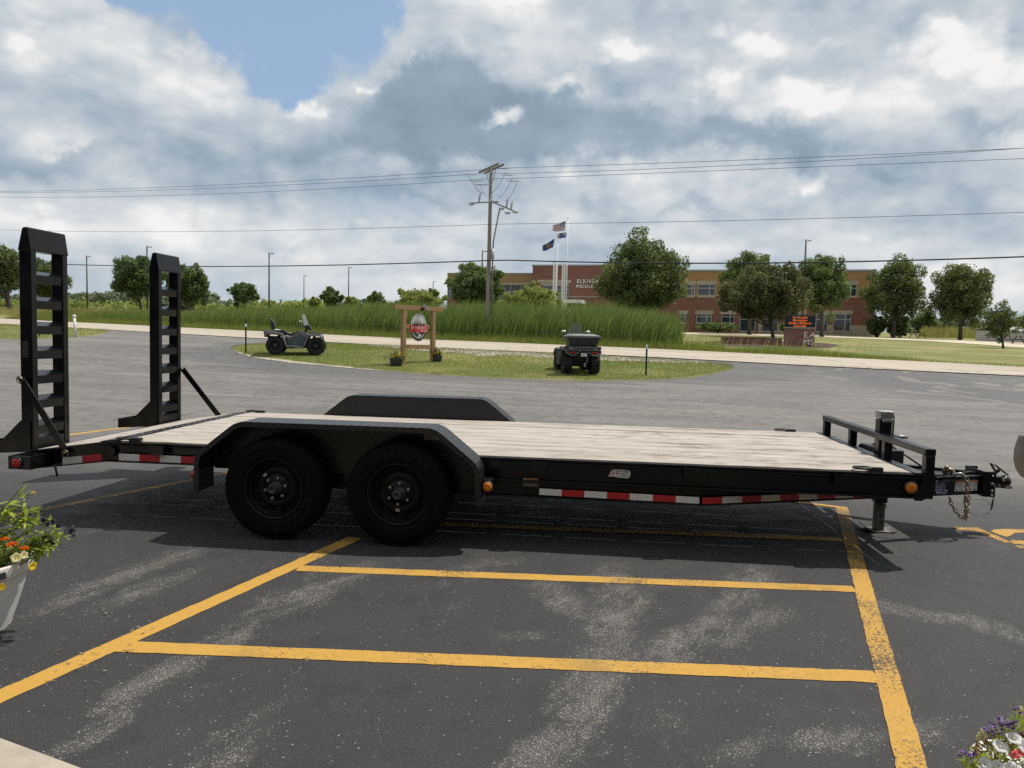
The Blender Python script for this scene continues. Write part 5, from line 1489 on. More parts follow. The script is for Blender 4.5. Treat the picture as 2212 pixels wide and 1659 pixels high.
# white entrance canopy
mb = MB(); s0, z0 = fb(1257, 655, 6); s1, z1 = fb(1185, 647, 6); slab(mb, s0, s1, z0, z1, 1.62, 6.5); mb.build('canopy', M['white_paint'], sch)
mb = MB(); s0, z0 = fb(1222, 655, 6); slab(mb, s0 - .12, s0 + .12, ZB, z0, 5.8, 6.05); mb.build('canopy_post', M['white_paint'], sch)
# white fence and benches by the sunlit side
p0 = base(1888, 99.5); p1 = base(1965, 104)

# ------------------------------------------------------------------ flagpoles and flags
def pole_between(name, label, cat, px0, py0, px1, v, r0, r1, mat, group=None):
    b = base(px0, v); t = at(px1, py0, v); rt = thing(name, label, cat, b, 0, group)
    t = np.array((b[0] * .75 + t[0] * .25, b[1] * .75 + t[1] * .25, t[2]))
    mb = MB(); mb.tube([b, t], [r0, r1], 8); mb.build('pole', M[mat], rt)
    mb = MB(); mb.sphere(t + np.array((0, 0, .08)), .12, 8, 6); mb.build('finial', M['letter_metal'], rt)
    return rt, b, t


VF = 94
fp1, b1, t1 = pole_between('flagpole', 'taller white flagpole, right one of the pair, with two flags', 'flagpole', 1221, 472, 1223, VF, .085, .05, 'white_paint', 'flagpoles before the school')
fp2, b2, t2 = pole_between('flagpole', 'shorter white flagpole, left one of the pair, with a dark blue flag', 'flagpole', 1200, 506, 1202, VF, .085, .05, 'white_paint', 'flagpoles before the school')
for i, (px, py, lb) in enumerate(((1196, 566, 'left one of two white square steel pylons beside the flagpoles'), (1215, 569, 'right one of two white square steel pylons beside the flagpoles'))):
    b = base(px - 1, VF - 1.2); t = at(px, py, VF - 1.2); mb = MB()
    mb.box((b[0] - .24, b[1] - .14, b[2]), (b[0] - .03, b[1] + .14, t[2])); mb.box((b[0] + .03, b[1] - .14, b[2]), (b[0] + .20, b[1] + .14, t[2] - .2)); mb.box((b[0] - .03, b[1] - .1, t[2] - 1.8), (b[0] + .03, b[1] + .1, t[2] - 1.6)); mb.box((b[0] - .03, b[1] - .1, b[2] + 1), (b[0] + .03, b[1] + .1, b[2] + 1.2))
    o = mb.build('pylon', M['white_paint']); tag(o, lb, 'pylon', 'pylons before the school')
    mb = MB(); c = np.array((b[0], b[1], t[2] - 4.8)); mb.tube([c, c + np.array((-2.6, 0, -2.2))], .05, 6); mb.build('brace', M['white_paint'], o)


def cloth(px, w, h, quad, cols, v):
    pass


def flag(label, quad, v, stripes, cant=None, wave=.18, n=18, emblem=None):
    """quad: hoist-top, hoist-bottom, fly-bottom, fly-top as photo points"""
    Q = [at(x, y, v) for x, y in quad]; rt = thing('flag', label, 'flag', Q[0], 0, None)
    def S(a, b):
        p = (Q[0] * (1 - a) + Q[3] * a) * (1 - b) + (Q[1] * (1 - a) + Q[2] * a) * b
        return p + FH * wave * math.sin(a * 9 + b * 1.5) * a + np.array((0, 0, .07 * math.sin(a * 7 + 1) * a))
    def patch(nm, a0, a1, b0, b1, mat, off=0.0, m=8):
        mb = MB(); mb.smooth = True
        g = [[S(a0 + (a1 - a0) * i / n, b0 + (b1 - b0) * j / m) - FH * off for i in range(n + 1)] for j in range(m + 1)]
        k = [p for r in g for p in r]; mb.add(k, [(j * (n + 1) + i, j * (n + 1) + i + 1, (j + 1) * (n + 1) + i + 1, (j + 1) * (n + 1) + i) for i in range(n) for j in range(m)])
        return mb.build(nm, M[mat], rt, fix=False)
    k = len(stripes)
    for i, c in enumerate(stripes): patch('stripe' if k > 1 else 'cloth', 0, 1, i / k, (i + 1) / k, c, 0, 2 if k > 1 else 8)
    if cant:
        patch('canton', 0, .42, 0, 7 / 13, 'flag_blue', .02)
        mb = MB()
        for i in range(5):
            for j in range(4):
                p = S(.03 + .36 * (i + .5) / 5, .54 * (j + .5) / 4) - FH * .04; mb.poly([p + RH * .05 * math.cos(t) + np.array((0, 0, .05 * math.sin(t))) for t in np.linspace(.3, 6.58, 6)[:-1]])
        mb.build('star', M['flag_white'], rt)
    if emblem == 'seal':
        mb = MB(); p = S(.5, .5) - FH * .04; mb.poly([p + RH * .30 * math.cos(t) + np.array((0, 0, .34 * math.sin(t))) for t in np.linspace(0, 6.28, 13)[:-1]]); mb.build('seal', M['flag_gold'], rt)
        mb = MB(); text_into(mb, 'WISCONSIN', S(.72, .16) - FH * .05, RH, (0, 0, 1), .16, 0, 1, .8); mb.build('flag_text', M['flag_white'], rt)
    if emblem == 'text':
        mb = MB(); p = S(.88, .72) - FH * .14; text_into(mb, 'OTS', p, RH, (0, 0, 1), .40, 0, 1, 1.1); mb.build('flag_text', M['flag_white'], rt)
        mb = MB(); p = S(.85, .30) - FH * .14; mb.poly([p, p + RH * 1.1, p + RH * 1.1 + np.array((0, 0, .12)), p + np.array((0, 0, .12))]); mb.build('flag_band', M['flag_white'], rt)
    return rt


flag('red and white striped national flag with starry blue canton, topmost', [(1222, 477), (1220, 498), (1193, 500), (1194, 487)], VF, ['flag_red', 'flag_white'] * 6 + ['flag_red'], True)
flag('dark blue flag with white lettering right under the striped flag', [(1222.5, 502), (1222, 513.5), (1203, 514.5), (1204, 504)], VF, ['flag_blue'], emblem='text')
flag('larger plain blue state flag with gold seal on the shorter flagpole', [(1198.5, 515), (1195, 534), (1172, 544), (1172, 531)], VF, ['flag_blue'], emblem='seal')

# ------------------------------------------------------------------ lamp standards
def lamp(px, ytop, v, label, r=.07):
    b = base(px, v); t = at(px, ytop, v); rt = thing('light_pole', label, 'light pole', b, 0, 'dark light poles of the school car park')
    mb = MB(); mb.tube([(b[0], b[1], b[2]), (b[0], b[1], t[2])], [r * 1.2, r * .9], 8); mb.build('pole', M['dark_pole'], rt)
    e = np.array((b[0], b[1], t[2])) + RH * .45
    mb = MB(); mb.tube([(b[0], b[1], t[2] - .18), (e[0], e[1], t[2] - .14)], .04, 6); mb.build('lamp_arm', M['dark_pole'], rt)
    mb = MB(); mb.box((e[0] - .16, e[1] - .10, t[2] - .19), (e[0] + .16, e[1] + .10, t[2] - .10)); mb.build('lamp_head', M['dark_pole'], rt)


lamp(189.5, 552, 118, 'dark single-arm light pole between the two raised ramps', .10)
lamp(319, 531, 96, 'dark light pole whose top rises above the tree behind the far ramp', .09)
lamp(581, 545, 98, 'dark light pole right of the small round-headed tree', .10)
lamp(656, 594, 132, 'thin dark light pole left of the small pointed tree', .08)
lamp(752, 576, 125, 'dark light pole right of the small pointed tree', .09)
lamp(934, 607, 160, 'farthest and shortest light pole, above the shrubby tree', .10)
lamp(1038.5, 540, 84, 'dark light pole just left of the utility pole', .09)
lamp(1731, 517, 92, 'dark light pole rising between two trees before the school', .12)

# lattice radio mast far off
b = base(2013, 190); tz = at(2013, 640, 190)[2]; mb = MB()
for a in range(3):
    t = a * 2.09; mb.tube([(b[0] + .9 * math.cos(t), b[1] + .9 * math.sin(t), b[2]), (b[0] + .35 * math.cos(t), b[1] + .35 * math.sin(t), tz)], .07, 4)
k = 14
for i in range(k):
    z0 = b[2] + (tz - b[2]) * i / k; z1 = b[2] + (tz - b[2]) * (i + 1) / k; r0 = .9 - .55 * i / k; r1 = .9 - .55 * (i + 1) / k
    for a in range(3):
        t = a * 2.09; t2 = t + 2.09; mb.tube([(b[0] + r0 * math.cos(t), b[1] + r0 * math.sin(t), z0), (b[0] + r1 * math.cos(t2), b[1] + r1 * math.sin(t2), z1)], .04, 3)
tag(mb.build('radio_mast', M['pole_grey']), 'far grey lattice radio mast between the airy tree and the lawn tree', 'radio mast')

# ------------------------------------------------------------------ utility pole and wires
VP = 42.0
b = base(1052, VP); t = at(1061, 362, VP)
up = thing('utility_pole', 'weathered wooden utility pole with crossarms and insulators rising from the reeds', 'utility pole', b)
tx = t[0] * .5 + b[0] * .5; ty = t[1] * .5 + b[1] * .5
def upz(z): q = (z - b[2]) / (t[2] - b[2]); return np.array((b[0] + (t[0] - b[0]) * q, b[1] + (t[1] - b[1]) * q, z))
mb = MB(); mb.tube([upz(z) for z in np.linspace(b[2] - .2, t[2] - .15, 6)], [.135, .128, .118, .11, .104, .095], 12); mb.build('pole', M['pole_wood'], up)
def upx(px, py, dv=0): return at(px, py, VP + dv)
ad = nrm((upx(1003, 383) - upx(1003, 383)) + np.array((.55, -.83, 0)))       # crossarms run across the line of wires
wd = np.array((-ad[1], ad[0], 0))
zt_ = t[2] - .05
for s in (-1, 1):
    c = upz(zt_) + wd * .16 * s; mb = MB(); mb.beam(c - ad * 1.25, c + ad * 1.25, .085, .11); mb.build('crossarm', M['pole_wood'], up, bevel=.01)
mb = MB(); mb.tube([upz(zt_ - 1.0), upz(zt_) - ad * .75], .02, 5); mb.tube([upz(zt_ - 1.0), upz(zt_) + ad * .75], .02, 5); mb.build('arm_brace', M['pole_grey'], up)
zeq = at(1060, 436, VP)[2]
mb = MB(); mb.beam(upz(zeq) - RH * 1.15 - FH * .1 + np.array((0, 0, -.12)), upz(zeq) + RH * .45 - FH * .1, .06, .06); mb.beam(upz(zeq) + RH * .05 - FH * .1, upz(zeq) + RH * 1.55 - FH * .1 + np.array((0, 0, -.58)), .06, .07); mb.build('equipment_arm', M['pole_grey'], up)
for i, (dx, dz) in enumerate(((-.62, .12), (.02, .15), (.35, 0), (.95, -.1), (1.2, -.25), (.65, -.4), (1.45, -.55), (-1.05, -.18), (1.0, -.62))):
    c = upz(zeq) + RH * dx - FH * .1 + np.array((0, 0, dz))
    mb = MB()
    if i in (0, 1, 3, 4): mb.lathe([(-.20, .05), (-.12, .07), (-.06, .05), (0, .07), (.06, .05), (.12, .07), (.22, .05), (.24, .02)], c, (.15, 0, 1), 10); mb.tube([c + np.array((0, 0, .26)), c + np.array((.22, 0, .30))], .02, 5)
    else: mb.lathe([(-.16, .04), (-.1, .065), (0, .07), (.1, .065), (.16, .04)], c, nrm((1, .2, .1)), 10); mb.tube([c, c + np.array((-.2, .1, .08))], .02, 5)
    mb.build('cutout', M['porcelain'], up)
for i, (p, q, sag) in enumerate((((1010, 372), (1040, 418), 14), ((1022, 390), (1045, 420), 8), ((1035, 397), (1052, 424), 6), ((1094, 369), (1060, 418), 12), ((1107, 383), (1078, 428), 10), ((1117, 394), (1092, 434), 10))):
    pts = []
    for k in range(9):
        s = k / 8; x = p[0] + (q[0] - p[0]) * s; y = p[1] + (q[1] - p[1]) * s + sag * math.sin(math.pi * s) * .6; pts.append(upx(x, y, .3 * (i % 3) - .3))
    mb = MB(); mb.tube(pts, .011, 4); mb.build('jumper_wire', M['wire'], up)
for i, (x, y, s) in enumerate(((1016, 377, -1), (1030, 391, -1), (1042, 399, -1), (1088, 364, 1), (1098, 378, 1), (1110, 391, 1))):
    mb = MB(); c = upx(x, y); 
    mb.tube([c - RH * .40, c - RH * .2, c, c + RH * .2, c + RH * .40], [.015, .03, .034, .03, .015], 6); mb.build('insulator', M['porcelain'], up)
mb = MB(); c0_ = upx(1080, 448); mb.tube([c0_, upx(1066, 520), upx(1064, 560), upx(1062, 690)], .045, 6); mb.build('riser_pipe', M['pole_grey'], up)
mb = MB(); mb.tube([upx(1064, 538), upx(1064, 560)], .09, 8); mb.build('pothead', M['porcelain'], up)

# the wires follow the road
r0 = np.array(xy_of(-25, road_far(-25))); r1_ = np.array(xy_of(25, road_far(25))); wdir = nrm(np.append(r1_ - r0, 0)); wn = np.array((-wdir[1], wdir[0], 0))


def wire(label, pts, r, mat, off, grp):
    P = []
    for x, y in pts:
        d = ray(x, y); o = O - (upz(0) * np.array((1, 1, 0)) + wn * off); s = -(o @ wn) / (d @ wn); P.append(O + d * s)
    ts = np.array([p @ wdir for p in P]); zs_ = np.array([p[2] for p in P]); i0 = int(np.argmin([abs(x - 1060) for x, y in pts]))
    out = []
    for sd, sel in ((-1, range(0, i0 + 1)), (1, range(i0, len(P)))):
        sel = list(sel)
        co = np.polyfit(ts[sel], zs_[sel], 2 if len(sel) > 2 else 1); e = ts[sel[0]] - 8 if sd < 0 else ts[sel[-1]] + 6
        tt = np.linspace(e, ts[i0], 28) if sd < 0 else np.linspace(ts[i0], e, 24)[1:]
        for t_ in tt:
            q = P[i0] + wdir * (t_ - ts[i0]); out.append((q[0], q[1], np.polyval(co, t_)))
    mb = MB(); mb.tube(out, r, 5); o = mb.build('power_line', M[mat]); tag(o, label, 'power line', grp)


GW = 'overhead lines strung past the utility pole'
wire('topmost thin power line, left end of the crossarm', [(0, 414), (250, 407), (500, 398.5), (760, 386), (1010, 371), (1048, 363), (1088, 364), (1400, 353), (1700, 342), (2212, 320)], .012, 'wire', -.6, GW)
wire('middle thin power line of the three on the crossarm', [(0, 416), (250, 412), (500, 405), (760, 394), (1012, 378), (1060, 372), (1100, 379), (1400, 366), (1700, 350), (2212, 320.5)], .012, 'wire', 0, GW)
wire('lowest of the three thin power lines on the crossarm', [(0, 426), (250, 424.5), (500, 417), (760, 406), (1020, 391), (1064, 383), (1110, 391), (1400, 374), (1700, 362), (2212, 343)], .012, 'wire', .6, GW)
wire('single grey line crossing the pole halfway up', [(0, 497), (300, 499.5), (600, 499), (850, 492), (1060, 484), (1400, 480), (1800, 471), (2212, 458.5)], .012, 'wire', -.25, GW)
wire('thick black cable, lowest line on the utility pole', [(0, 567), (150, 568), (440, 576), (740, 576), (1000, 565), (1060, 560), (1300, 568), (1480, 568.5), (1800, 565), (2212, 555)], .034, 'wire_black', -.2, GW)

# ------------------------------------------------------------------ illuminated school sign
ms = thing('school_sign', 'brick monument sign with glowing orange message board and EAMS letters', 'sign', base(1726, 45.0))
sb = root_loc(ms)


def sp(px, py, d=0.0): return at(px, py, 45.0 - d)


mb = MB(); x0 = sp(1694, 0)[0] * 0
pL, pR = base(1693, 45.2), base(1760, 44.6); sd_ = nrm((pR - pL) * np.array((1, 1, 0))); sn = np.array((sd_[1], -sd_[0], 0)); SW = float(np.linalg.norm((pR - pL)[:2])); z0 = min(pL[2], pR[2]) - .15
zb = at(1726, 707, 44.9)[2]; zl = at(1726, 680.5, 44.9)[2]
def qp(s, z, d=0.0): q = pL + sd_ * s + sn * d; return np.array((q[0], q[1], z))
def qbox(mb, s0, s1, za, zb_, d0, d1):
    vs = [qp(s, z, d) for d in (d0, d1) for s, z in ((s0, za), (s1, za), (s1, zb_), (s0, zb_))]
    mb.add(vs, [(0, 1, 2, 3), (7, 6, 5, 4), (0, 4, 5, 1), (1, 5, 6, 2), (2, 6, 7, 3), (3, 7, 4, 0)])
mb = MB(); qbox(mb, 0, SW, z0, zb - .07, -.55, 0); mb.build('brick_pier', M['sign_brick'], ms)
mb = MB(); qbox(mb, -.05, SW + .05, zb - .07, zb, -.6, .05); mb.build('stone_cap', M['pale_stone'], ms)
mb = MB(); qbox(mb, .02, SW + .0, zb + .002, zl, -.45, .02); led = mb.build('message_board', M['led_black'], ms, bevel=.02)
FONT = {'I': '010 010 010 010 010 010 010', 'P': '1110 1001 1001 1110 1000 1000 1000', 'A': '0110 1001 1001 1111 1001 1001 1001', 'V': '1001 1001 1001 1001 1001 0110 0110', 'E': '1111 1000 1000 1110 1000 1000 1111', 'C': '0110 1001 1000 1000 1000 1001 0110', 'H': '1001 1001 1001 1111 1001 1001 1001',
        'n': '0000 0000 1110 1001 1001 1001 1001', 'e': '0000 0000 0110 1001 1111 1000 0110', 'r': '000 000 101 110 100 100 100', 's': '0000 0000 0111 1000 0110 0001 1110', 'o': '0000 0000 0110 1001 1001 1001 0110', 'b': '1000 1000 1110 1001 1001 1001 1110', 't': '010 010 111 010 010 010 011', 'i': '1 0 1 1 1 1 1',
        'g': '0000 0000 0111 1001 0111 0001 0110', 'l': '1 1 1 1 1 1 1', 'k': '1000 1001 1010 1100 1010 1001 1001', 'h': '1000 1000 1110 1001 1001 1001 1001', 'y': '0000 0000 1001 1001 0111 0001 0110', 'a': '0000 0000 0110 0001 0111 1001 0111', ' ': '00 00 00 00 00 00 00'}
lh = (zl - zb) / 4.30; dot = lh / 9.2
for i, s in enumerate(('In Person', 'Absentee', 'Voting Elkhorn', 'City Hall')):
    w = sum(len(FONT[c].split()[0]) + 1 for c in s) - 1; dx = min(dot * 1.12, SW * .93 / w); x = SW / 2 - w * dx / 2; mb = MB()
    for c in s:
        rows = FONT[c].split()
        for j, rw in enumerate(rows):
            for k, ch in enumerate(rw):
                if ch == '1':
                    zc = zl - .08 - i * lh - j * dot; xc = x + k * dx
                    mb.poly([qp(xc, zc - dot * .80, .032), qp(xc + dx * .92, zc - dot * .80, .032), qp(xc + dx * .92, zc, .032), qp(xc, zc, .032)])
        x += (len(rows[0]) + 1) * dx
    mb.build('message_line', M['led_orange'], led)
for ch, s, zf_, hh in (('E', .63, .50, .35), ('A', .80, .50, .33), ('M', .615, .12, .34), ('S', .84, .12, .36)):
    mb = MB(); text_into(mb, ch, qp(SW * s, z0 + .15 + (zb - z0 - .2) * zf_, .04), sd_, (0, 0, 1), hh, .04, 1, 1.1, 'LEFT', .25 if ch == 'A' else 0); mb.build('pier_letter', M['letter_metal'], ms)
# low wall running left from the pier
g0, g1 = base(1558, 46.2), base(1690, 45.3); lw = thing('garden_wall', 'long low red brick wall running left from the school sign', 'wall', g0)
gd = nrm((g1 - g0) * np.array((1, 1, 0))); gn = np.array((gd[1], -gd[0], 0)); gl = float(np.linalg.norm((g1 - g0)[:2]))
def gbox(mb, s0, s1, za, zb_, d0, d1):
    vs = []
    for d in (d0, d1):
        for s, z in ((s0, za), (s1, za), (s1, zb_), (s0, zb_)): q = g0 + gd * s + gn * d; vs.append((q[0], q[1], z))
    mb.add(vs, [(0, 1, 2, 3), (7, 6, 5, 4), (0, 4, 5, 1), (1, 5, 6, 2), (2, 6, 7, 3), (3, 7, 4, 0)])
ztop = at(1620, 729.5, 45.7)[2]
mb = MB(); gbox(mb, 0, gl - .02, g1[2] - .3, ztop - .05, -.4, 0); mb.build('brick_course', M['sign_brick'], lw)
mb = MB(); gbox(mb, -.03, gl - .02, ztop - .05, ztop, -.44, .04); mb.build('wall_cap', M['sign_brick'], lw)

# shed and picnic tables on the far right
sh = base(2222, 78); shd = thing('shed', 'small white sided shed at the right edge of the lawn', 'shed', sh)
pA = base(2157, 80); zt2 = at(2180, 714, 79)[2]
mb = MB()
for i in range(9):
    h0 = sh[2] - .3 + (zt2 - sh[2] + .3) * i / 9; h1 = sh[2] - .3 + (zt2 - sh[2] + .3) * (i + 1) / 9 - .02; e = RH * (pA - sh)[0]
    vs = [pA * np.array((1, 1, 0)) + RH * a + FH * bq + np.array((0, 0, z)) for bq in (-.0 - .02 * 1, 4) for a, z in ((0, h0), (6, h0), (6, h1), (0, h1))]
    mb.add(vs, [(0, 1, 2, 3), (7, 6, 5, 4), (0, 4, 5, 1), (1, 5, 6, 2), (2, 6, 7, 3), (3, 7, 4, 0)])
mb.build('siding', M['siding_white'], shd)
mb = MB(); vs = [pA * np.array((1, 1, 0)) + RH * a + FH * bq + np.array((0, 0, z)) for a in (-.2, 6.2) for bq, z in ((-.3, zt2), (2, zt2 + .5), (4.3, zt2), (2, zt2 + .38))]
mb.add(vs, [(0, 1, 2, 3), (7, 6, 5, 4), (0, 4, 5, 1), (1, 5, 6, 2), (2, 6, 7, 3), (3, 7, 4, 0)]); mb.build('roof', M['grey_cap'], shd)


def picnic(px, v, label, mat='picnic_wood'):
    b = base(px, v); rt = thing('picnic_table', label, 'picnic table', b, .3, 'picnic tables on the school lawn')
    mb = MB()
    for i in range(4): mb.box((-.9, -.36 + i * .18, .72), (.9, -.20 + i * .18, .76))
    mb.build('table_top', M[mat], rt, local=True)
    for s in (-1, 1):
        mb = MB(); mb.box((-.9, s * .72 - .12, .42), (.9, s * .72 + .12, .46)); mb.build('bench', M[mat], rt, local=True)
        mb = MB(); mb.beam((s * .65, -.75, 0), (s * .65, -.2, .72), .06, .09); mb.beam((s * .65, .75, 0), (s * .65, .2, .72), .06, .09); mb.box((s * .65 - .03, -.8, .36), (s * .65 + .03, .8, .42)); mb.build('leg', M[mat], rt, local=True)


picnic(2188, 74, 'dark picnic table before the white shed')
picnic(1982, 100, 'picnic table on the lawn between the bushes and the lawn tree')

# ------------------------------------------------------------------ wooden business sign on the island
pl, pr = ground(870.5, 790.5), ground(934, 784.5)
ws = thing('wooden_sign', 'timber frame sign with red banner and oval tyre emblem on the grass island', 'sign', pl)
wdv = nrm((pr - pl) * np.array((1, 1, 0))); wnv = np.array((wdv[1], -wdv[0], 0)); WL = float(np.linalg.norm((pr - pl)[:2]))
vL = uv_of(*pl[:2])[1]; zt0 = at(868, 669.0, vL)[2]


def wp(s, z, d=0.0): q = pl + wdv * s + wnv * d; return np.array((q[0], q[1], z))


def wbox(mb, s0, s1, za, zb_, d0, d1):
    vs = [wp(s, z, d) for d in (d0, d1) for s, z in ((s0, za), (s1, za), (s1, zb_), (s0, zb_))]
    mb.add(vs, [(0, 1, 2, 3), (7, 6, 5, 4), (0, 4, 5, 1), (1, 5, 6, 2), (2, 6, 7, 3), (3, 7, 4, 0)])


def wz(px, py):
    d = ray(px, py); o = O - pl; t = -(o @ wnv) / (d @ wnv); q = o + d * t; return float(q @ wdv), float(pl[2] + q[2])


hp = .07
for s, zb_ in ((0, pl[2] - .1), (WL, pr[2] - .1)):
    mb = MB(); wbox(mb, s - hp, s + hp, zb_, zt0, -hp, hp); mb.build('sign_post', M['sign_wood'], ws, bevel=.006)
mb = MB(); wbox(mb, -.40, WL + .38, zt0, zt0 + .15, -.075, .075); mb.build('top_beam', M['sign_wood'], ws, bevel=.006)
z1 = wz(900, 706)[1]; z2 = wz(900, 749)[1]
mb = MB(); wbox(mb, hp + .002, WL - hp - .002, z1 - .065, z1 + .075, -.045, .02); mb.build('middle_rail', M['sign_wood'], ws, bevel=.005)
mb = MB(); wbox(mb, hp + .002, WL - hp - .002, z2 - .07, z2 + .07, -.05, .05); mb.build('lower_rail', M['sign_wood'], ws, bevel=.005)
cs, cz = WL * .485, wz(904, 704)[1]; er = WL * .26; ez = .42
def el(t, k=1.0, off=0.0): return (cs + er * k * math.cos(t), cz + off + ez * k * math.sin(t))
def wprism(mb, poly, d0, d1): mb.prism(poly, lambda a, b, d: wp(a, b, d), d0, d1)
mb = MB(); ty = []
for i in range(60):
    t = 2 * math.pi * i / 60; k = 1.0 if i % 4 < 2 else .955; ty.append(el(t, 1.0 * k, -.11) if True else 0)
wprism(mb, ty, .020, .034); mb.build('tyre_shape', M['planter_dark'], ws)
mb = MB(); wprism(mb, [el(t) for t in np.linspace(0, 2 * math.pi, 41)[:-1]], .026, .042); pb = mb.build('emblem_board', M['sticker_white'], ws)
mb = MB(); wprism(mb, [el(t, .93) for t in np.linspace(0, 2 * math.pi, 41)[:-1]], .042, .044); mb.build('emblem_ring', M['ink'], pb)
mb = MB(); wprism(mb, [el(t, .88) for t in np.linspace(0, 2 * math.pi, 41)[:-1]], .044, .046); mb.build('emblem_field', M['sticker_white'], pb)
tz = cz + .06; pts = [el(-.02 + 3.18, .84), ]
tp = [(cs - er * .80, tz - .09)]
for i in range(9):
    x = cs - er * .76 + er * 1.52 * i / 8; lim = .80 * math.sqrt(max(0, 1 - ((x - cs) / er) ** 2 * 1.25)) * ez; hgt = tz + .02 + (.10 + .05 * ((i * 7) % 3)) * (1 - abs(i - 4) / 6); hgt = min(hgt, cz + lim)
    tp += [(x - er * .075, tz - .01), (x, hgt), (x + er * .075, tz - .01)]
tp += [(cs + er * .80, tz - .09)]
mb = MB(); wprism(mb, tp, .046, .048); mb.build('pine_silhouette', M['ink'], pb)
mb = MB()
for i, ch in enumerate('EST 1994'):
    t = math.pi * .5 + .92 - i * .263; q = el(t, .70); r_ = wdv * math.sin(t) * 1.0 + np.array((0, 0, -math.cos(t))) * .9; u_ = np.cross(wnv, r_)
    if ch != ' ': text_into(mb, ch, wp(q[0], q[1], .049) - nrm(r_) * .02, nrm(r_), nrm(np.array((0, 0, 1.)) * math.sin(t) + wdv * math.cos(t)), .062, 0, 1, .75)
mb.build('emblem_text', M['ink'], pb)
mb = MB(); wprism(mb, [el(t, .86) for t in np.linspace(math.pi * 1.12, math.pi * 1.88, 18)], .046, .047); mb.build('emblem_base', M['ink'], pb)
mb = MB(); wprism(mb, [(cs + er * .1, cz - .17), (cs + er * .42, cz - .185), (cs - er * .2, cz - .22), (cs + er * .35, cz - .30), (cs + er * .1, cz - .36), (cs - er * .12, cz - .365), (cs + er * .08, cz - .30), (cs - er * .45, cz - .225)], .047, .049); mb.build('winding_road', M['sticker_white'], pb)
zb0 = wz(905, 717.8)[1]; zb1 = wz(905, 705.0)[1] + .03; bw = WL * .285
mb = MB(); wbox(mb, cs - bw, cs + bw, zb0, zb1, .049, .062); bn = mb.build('banner', M['sticker_red'], ws)
mb = MB(); text_into(mb, 'A+ POWER SPORTS', wp(cs - bw * .95, zb0 + (zb1 - zb0) * .45, .064), wdv, (0, 0, 1), (zb1 - zb0) * .42, 0, .95, bw * 1.9 / ((zb1 - zb0) * .42 / .70 * 8.95), 'LEFT', .05); mb.build('banner_text', M['sticker_white'], bn)
mb = MB(); text_into(mb, '& EQUIPMENT', wp(cs + bw * .14, zb0 + (zb1 - zb0) * .10, .064), wdv, (0, 0, 1), (zb1 - zb0) * .23, 0, .95, .72); mb.build('banner_text', M['sticker_white'], bn)
s, z = wz(908, 669)
mb = MB(); wbox(mb, s - .03, s + .03, z - .04, z + .07, .076, .16); mb.beam(wp(s, z + .05, .16), wp(s - .10, z + .02, .34), .04, .04); lm = mb.build('sign_lamp', M['rubber_black'], ws)
mb = MB(); mb.beam(wp(s + .05, z + .17, .12), wp(s + .12, z + .02, .28), .16, .015); mb.build('solar_panel', M['dark_glass'], lm)


def barrel(px, py, r0, r1, h, label, sd):
    b = ground(px, py) + np.array((0, 0, .03)); rt = thing('barrel_planter', label, 'planter', b, 0, 'dark planters at the wooden sign')
    mb = MB(); mb.lathe([(0, 0), (0, r0), (h * .5, (r0 + r1) / 2 + .008), (h * .9, r1), (h, r1 + .012), (h, r1 - .01), (h - .04, r1 - .02), (h - .04, 0)], (0, 0, 0), (0, 0, 1), 24); mb.build('pot', M['planter_dark'], rt, local=True)
    g = np.random.default_rng(sd); c = [b + np.array((g.normal(0, r1 * .5), g.normal(0, r1 * .4), h + .03 + abs(g.normal(0, .07)))) for _ in range(12)]
    leaves('foliage', c, [g.uniform(.07, .13) for _ in c], 700, .022, M['leaf_olive'], rt)
    mb = MB()
    for _ in range(30):
        q = np.array((g.normal(0, r1 * .55), g.normal(-.03, r1 * .45), h + .05 + abs(g.normal(0, .06)))); s = g.uniform(.018, .03); mb.sphere(q, s, 6, 4, (1, 1, .6))
    mb.build('blossoms', M['petal_yellow'], rt, local=True)
    mb = MB()
    for _ in range(16):
        q = np.array((g.normal(-.08, r1 * .7), g.normal(0, r1 * .5), h + .12 + abs(g.normal(0, .09)))); mb.sphere(q, g.uniform(.015, .025), 6, 4, (1, 1, .7))
    mb.build('dark_blossoms', M['petal_violet'], rt, local=True)


barrel(856, 793.5, .17, .225, .27, 'dark barrel planter at the front left post of the wooden sign', 1)
barrel(945, 785.0, .12, .165, .24, 'smaller dark planter behind the right post of the wooden sign', 2)


def tpost(px, py, ptop, label, white=.10):
    b = ground(px, py); v = uv_of(b[0], b[1])[1]; t = at(px, ptop, v); rt = thing('marker_post', label, 'post', b, 0, 'green steel marker posts along the drive'); h = t[2] - b[2]
    mb = MB(); mb.box((-.028, -.006, -.1), (.028, .006, h)); mb.box((-.006, -.03, -.1), (.006, -.006, h))
    for i in range(int(h / .11)): mb.box((-.012, .006, .05 + i * .11), (.012, .014, .08 + i * .11))
    mb.build('steel_stake', M['post_green'], rt, local=True)
    mb = MB(); mb.box((-.031, -.034, h - white), (.031, .010, h + .005)); mb.build('white_tip', M['pvc_white'], rt, local=True)


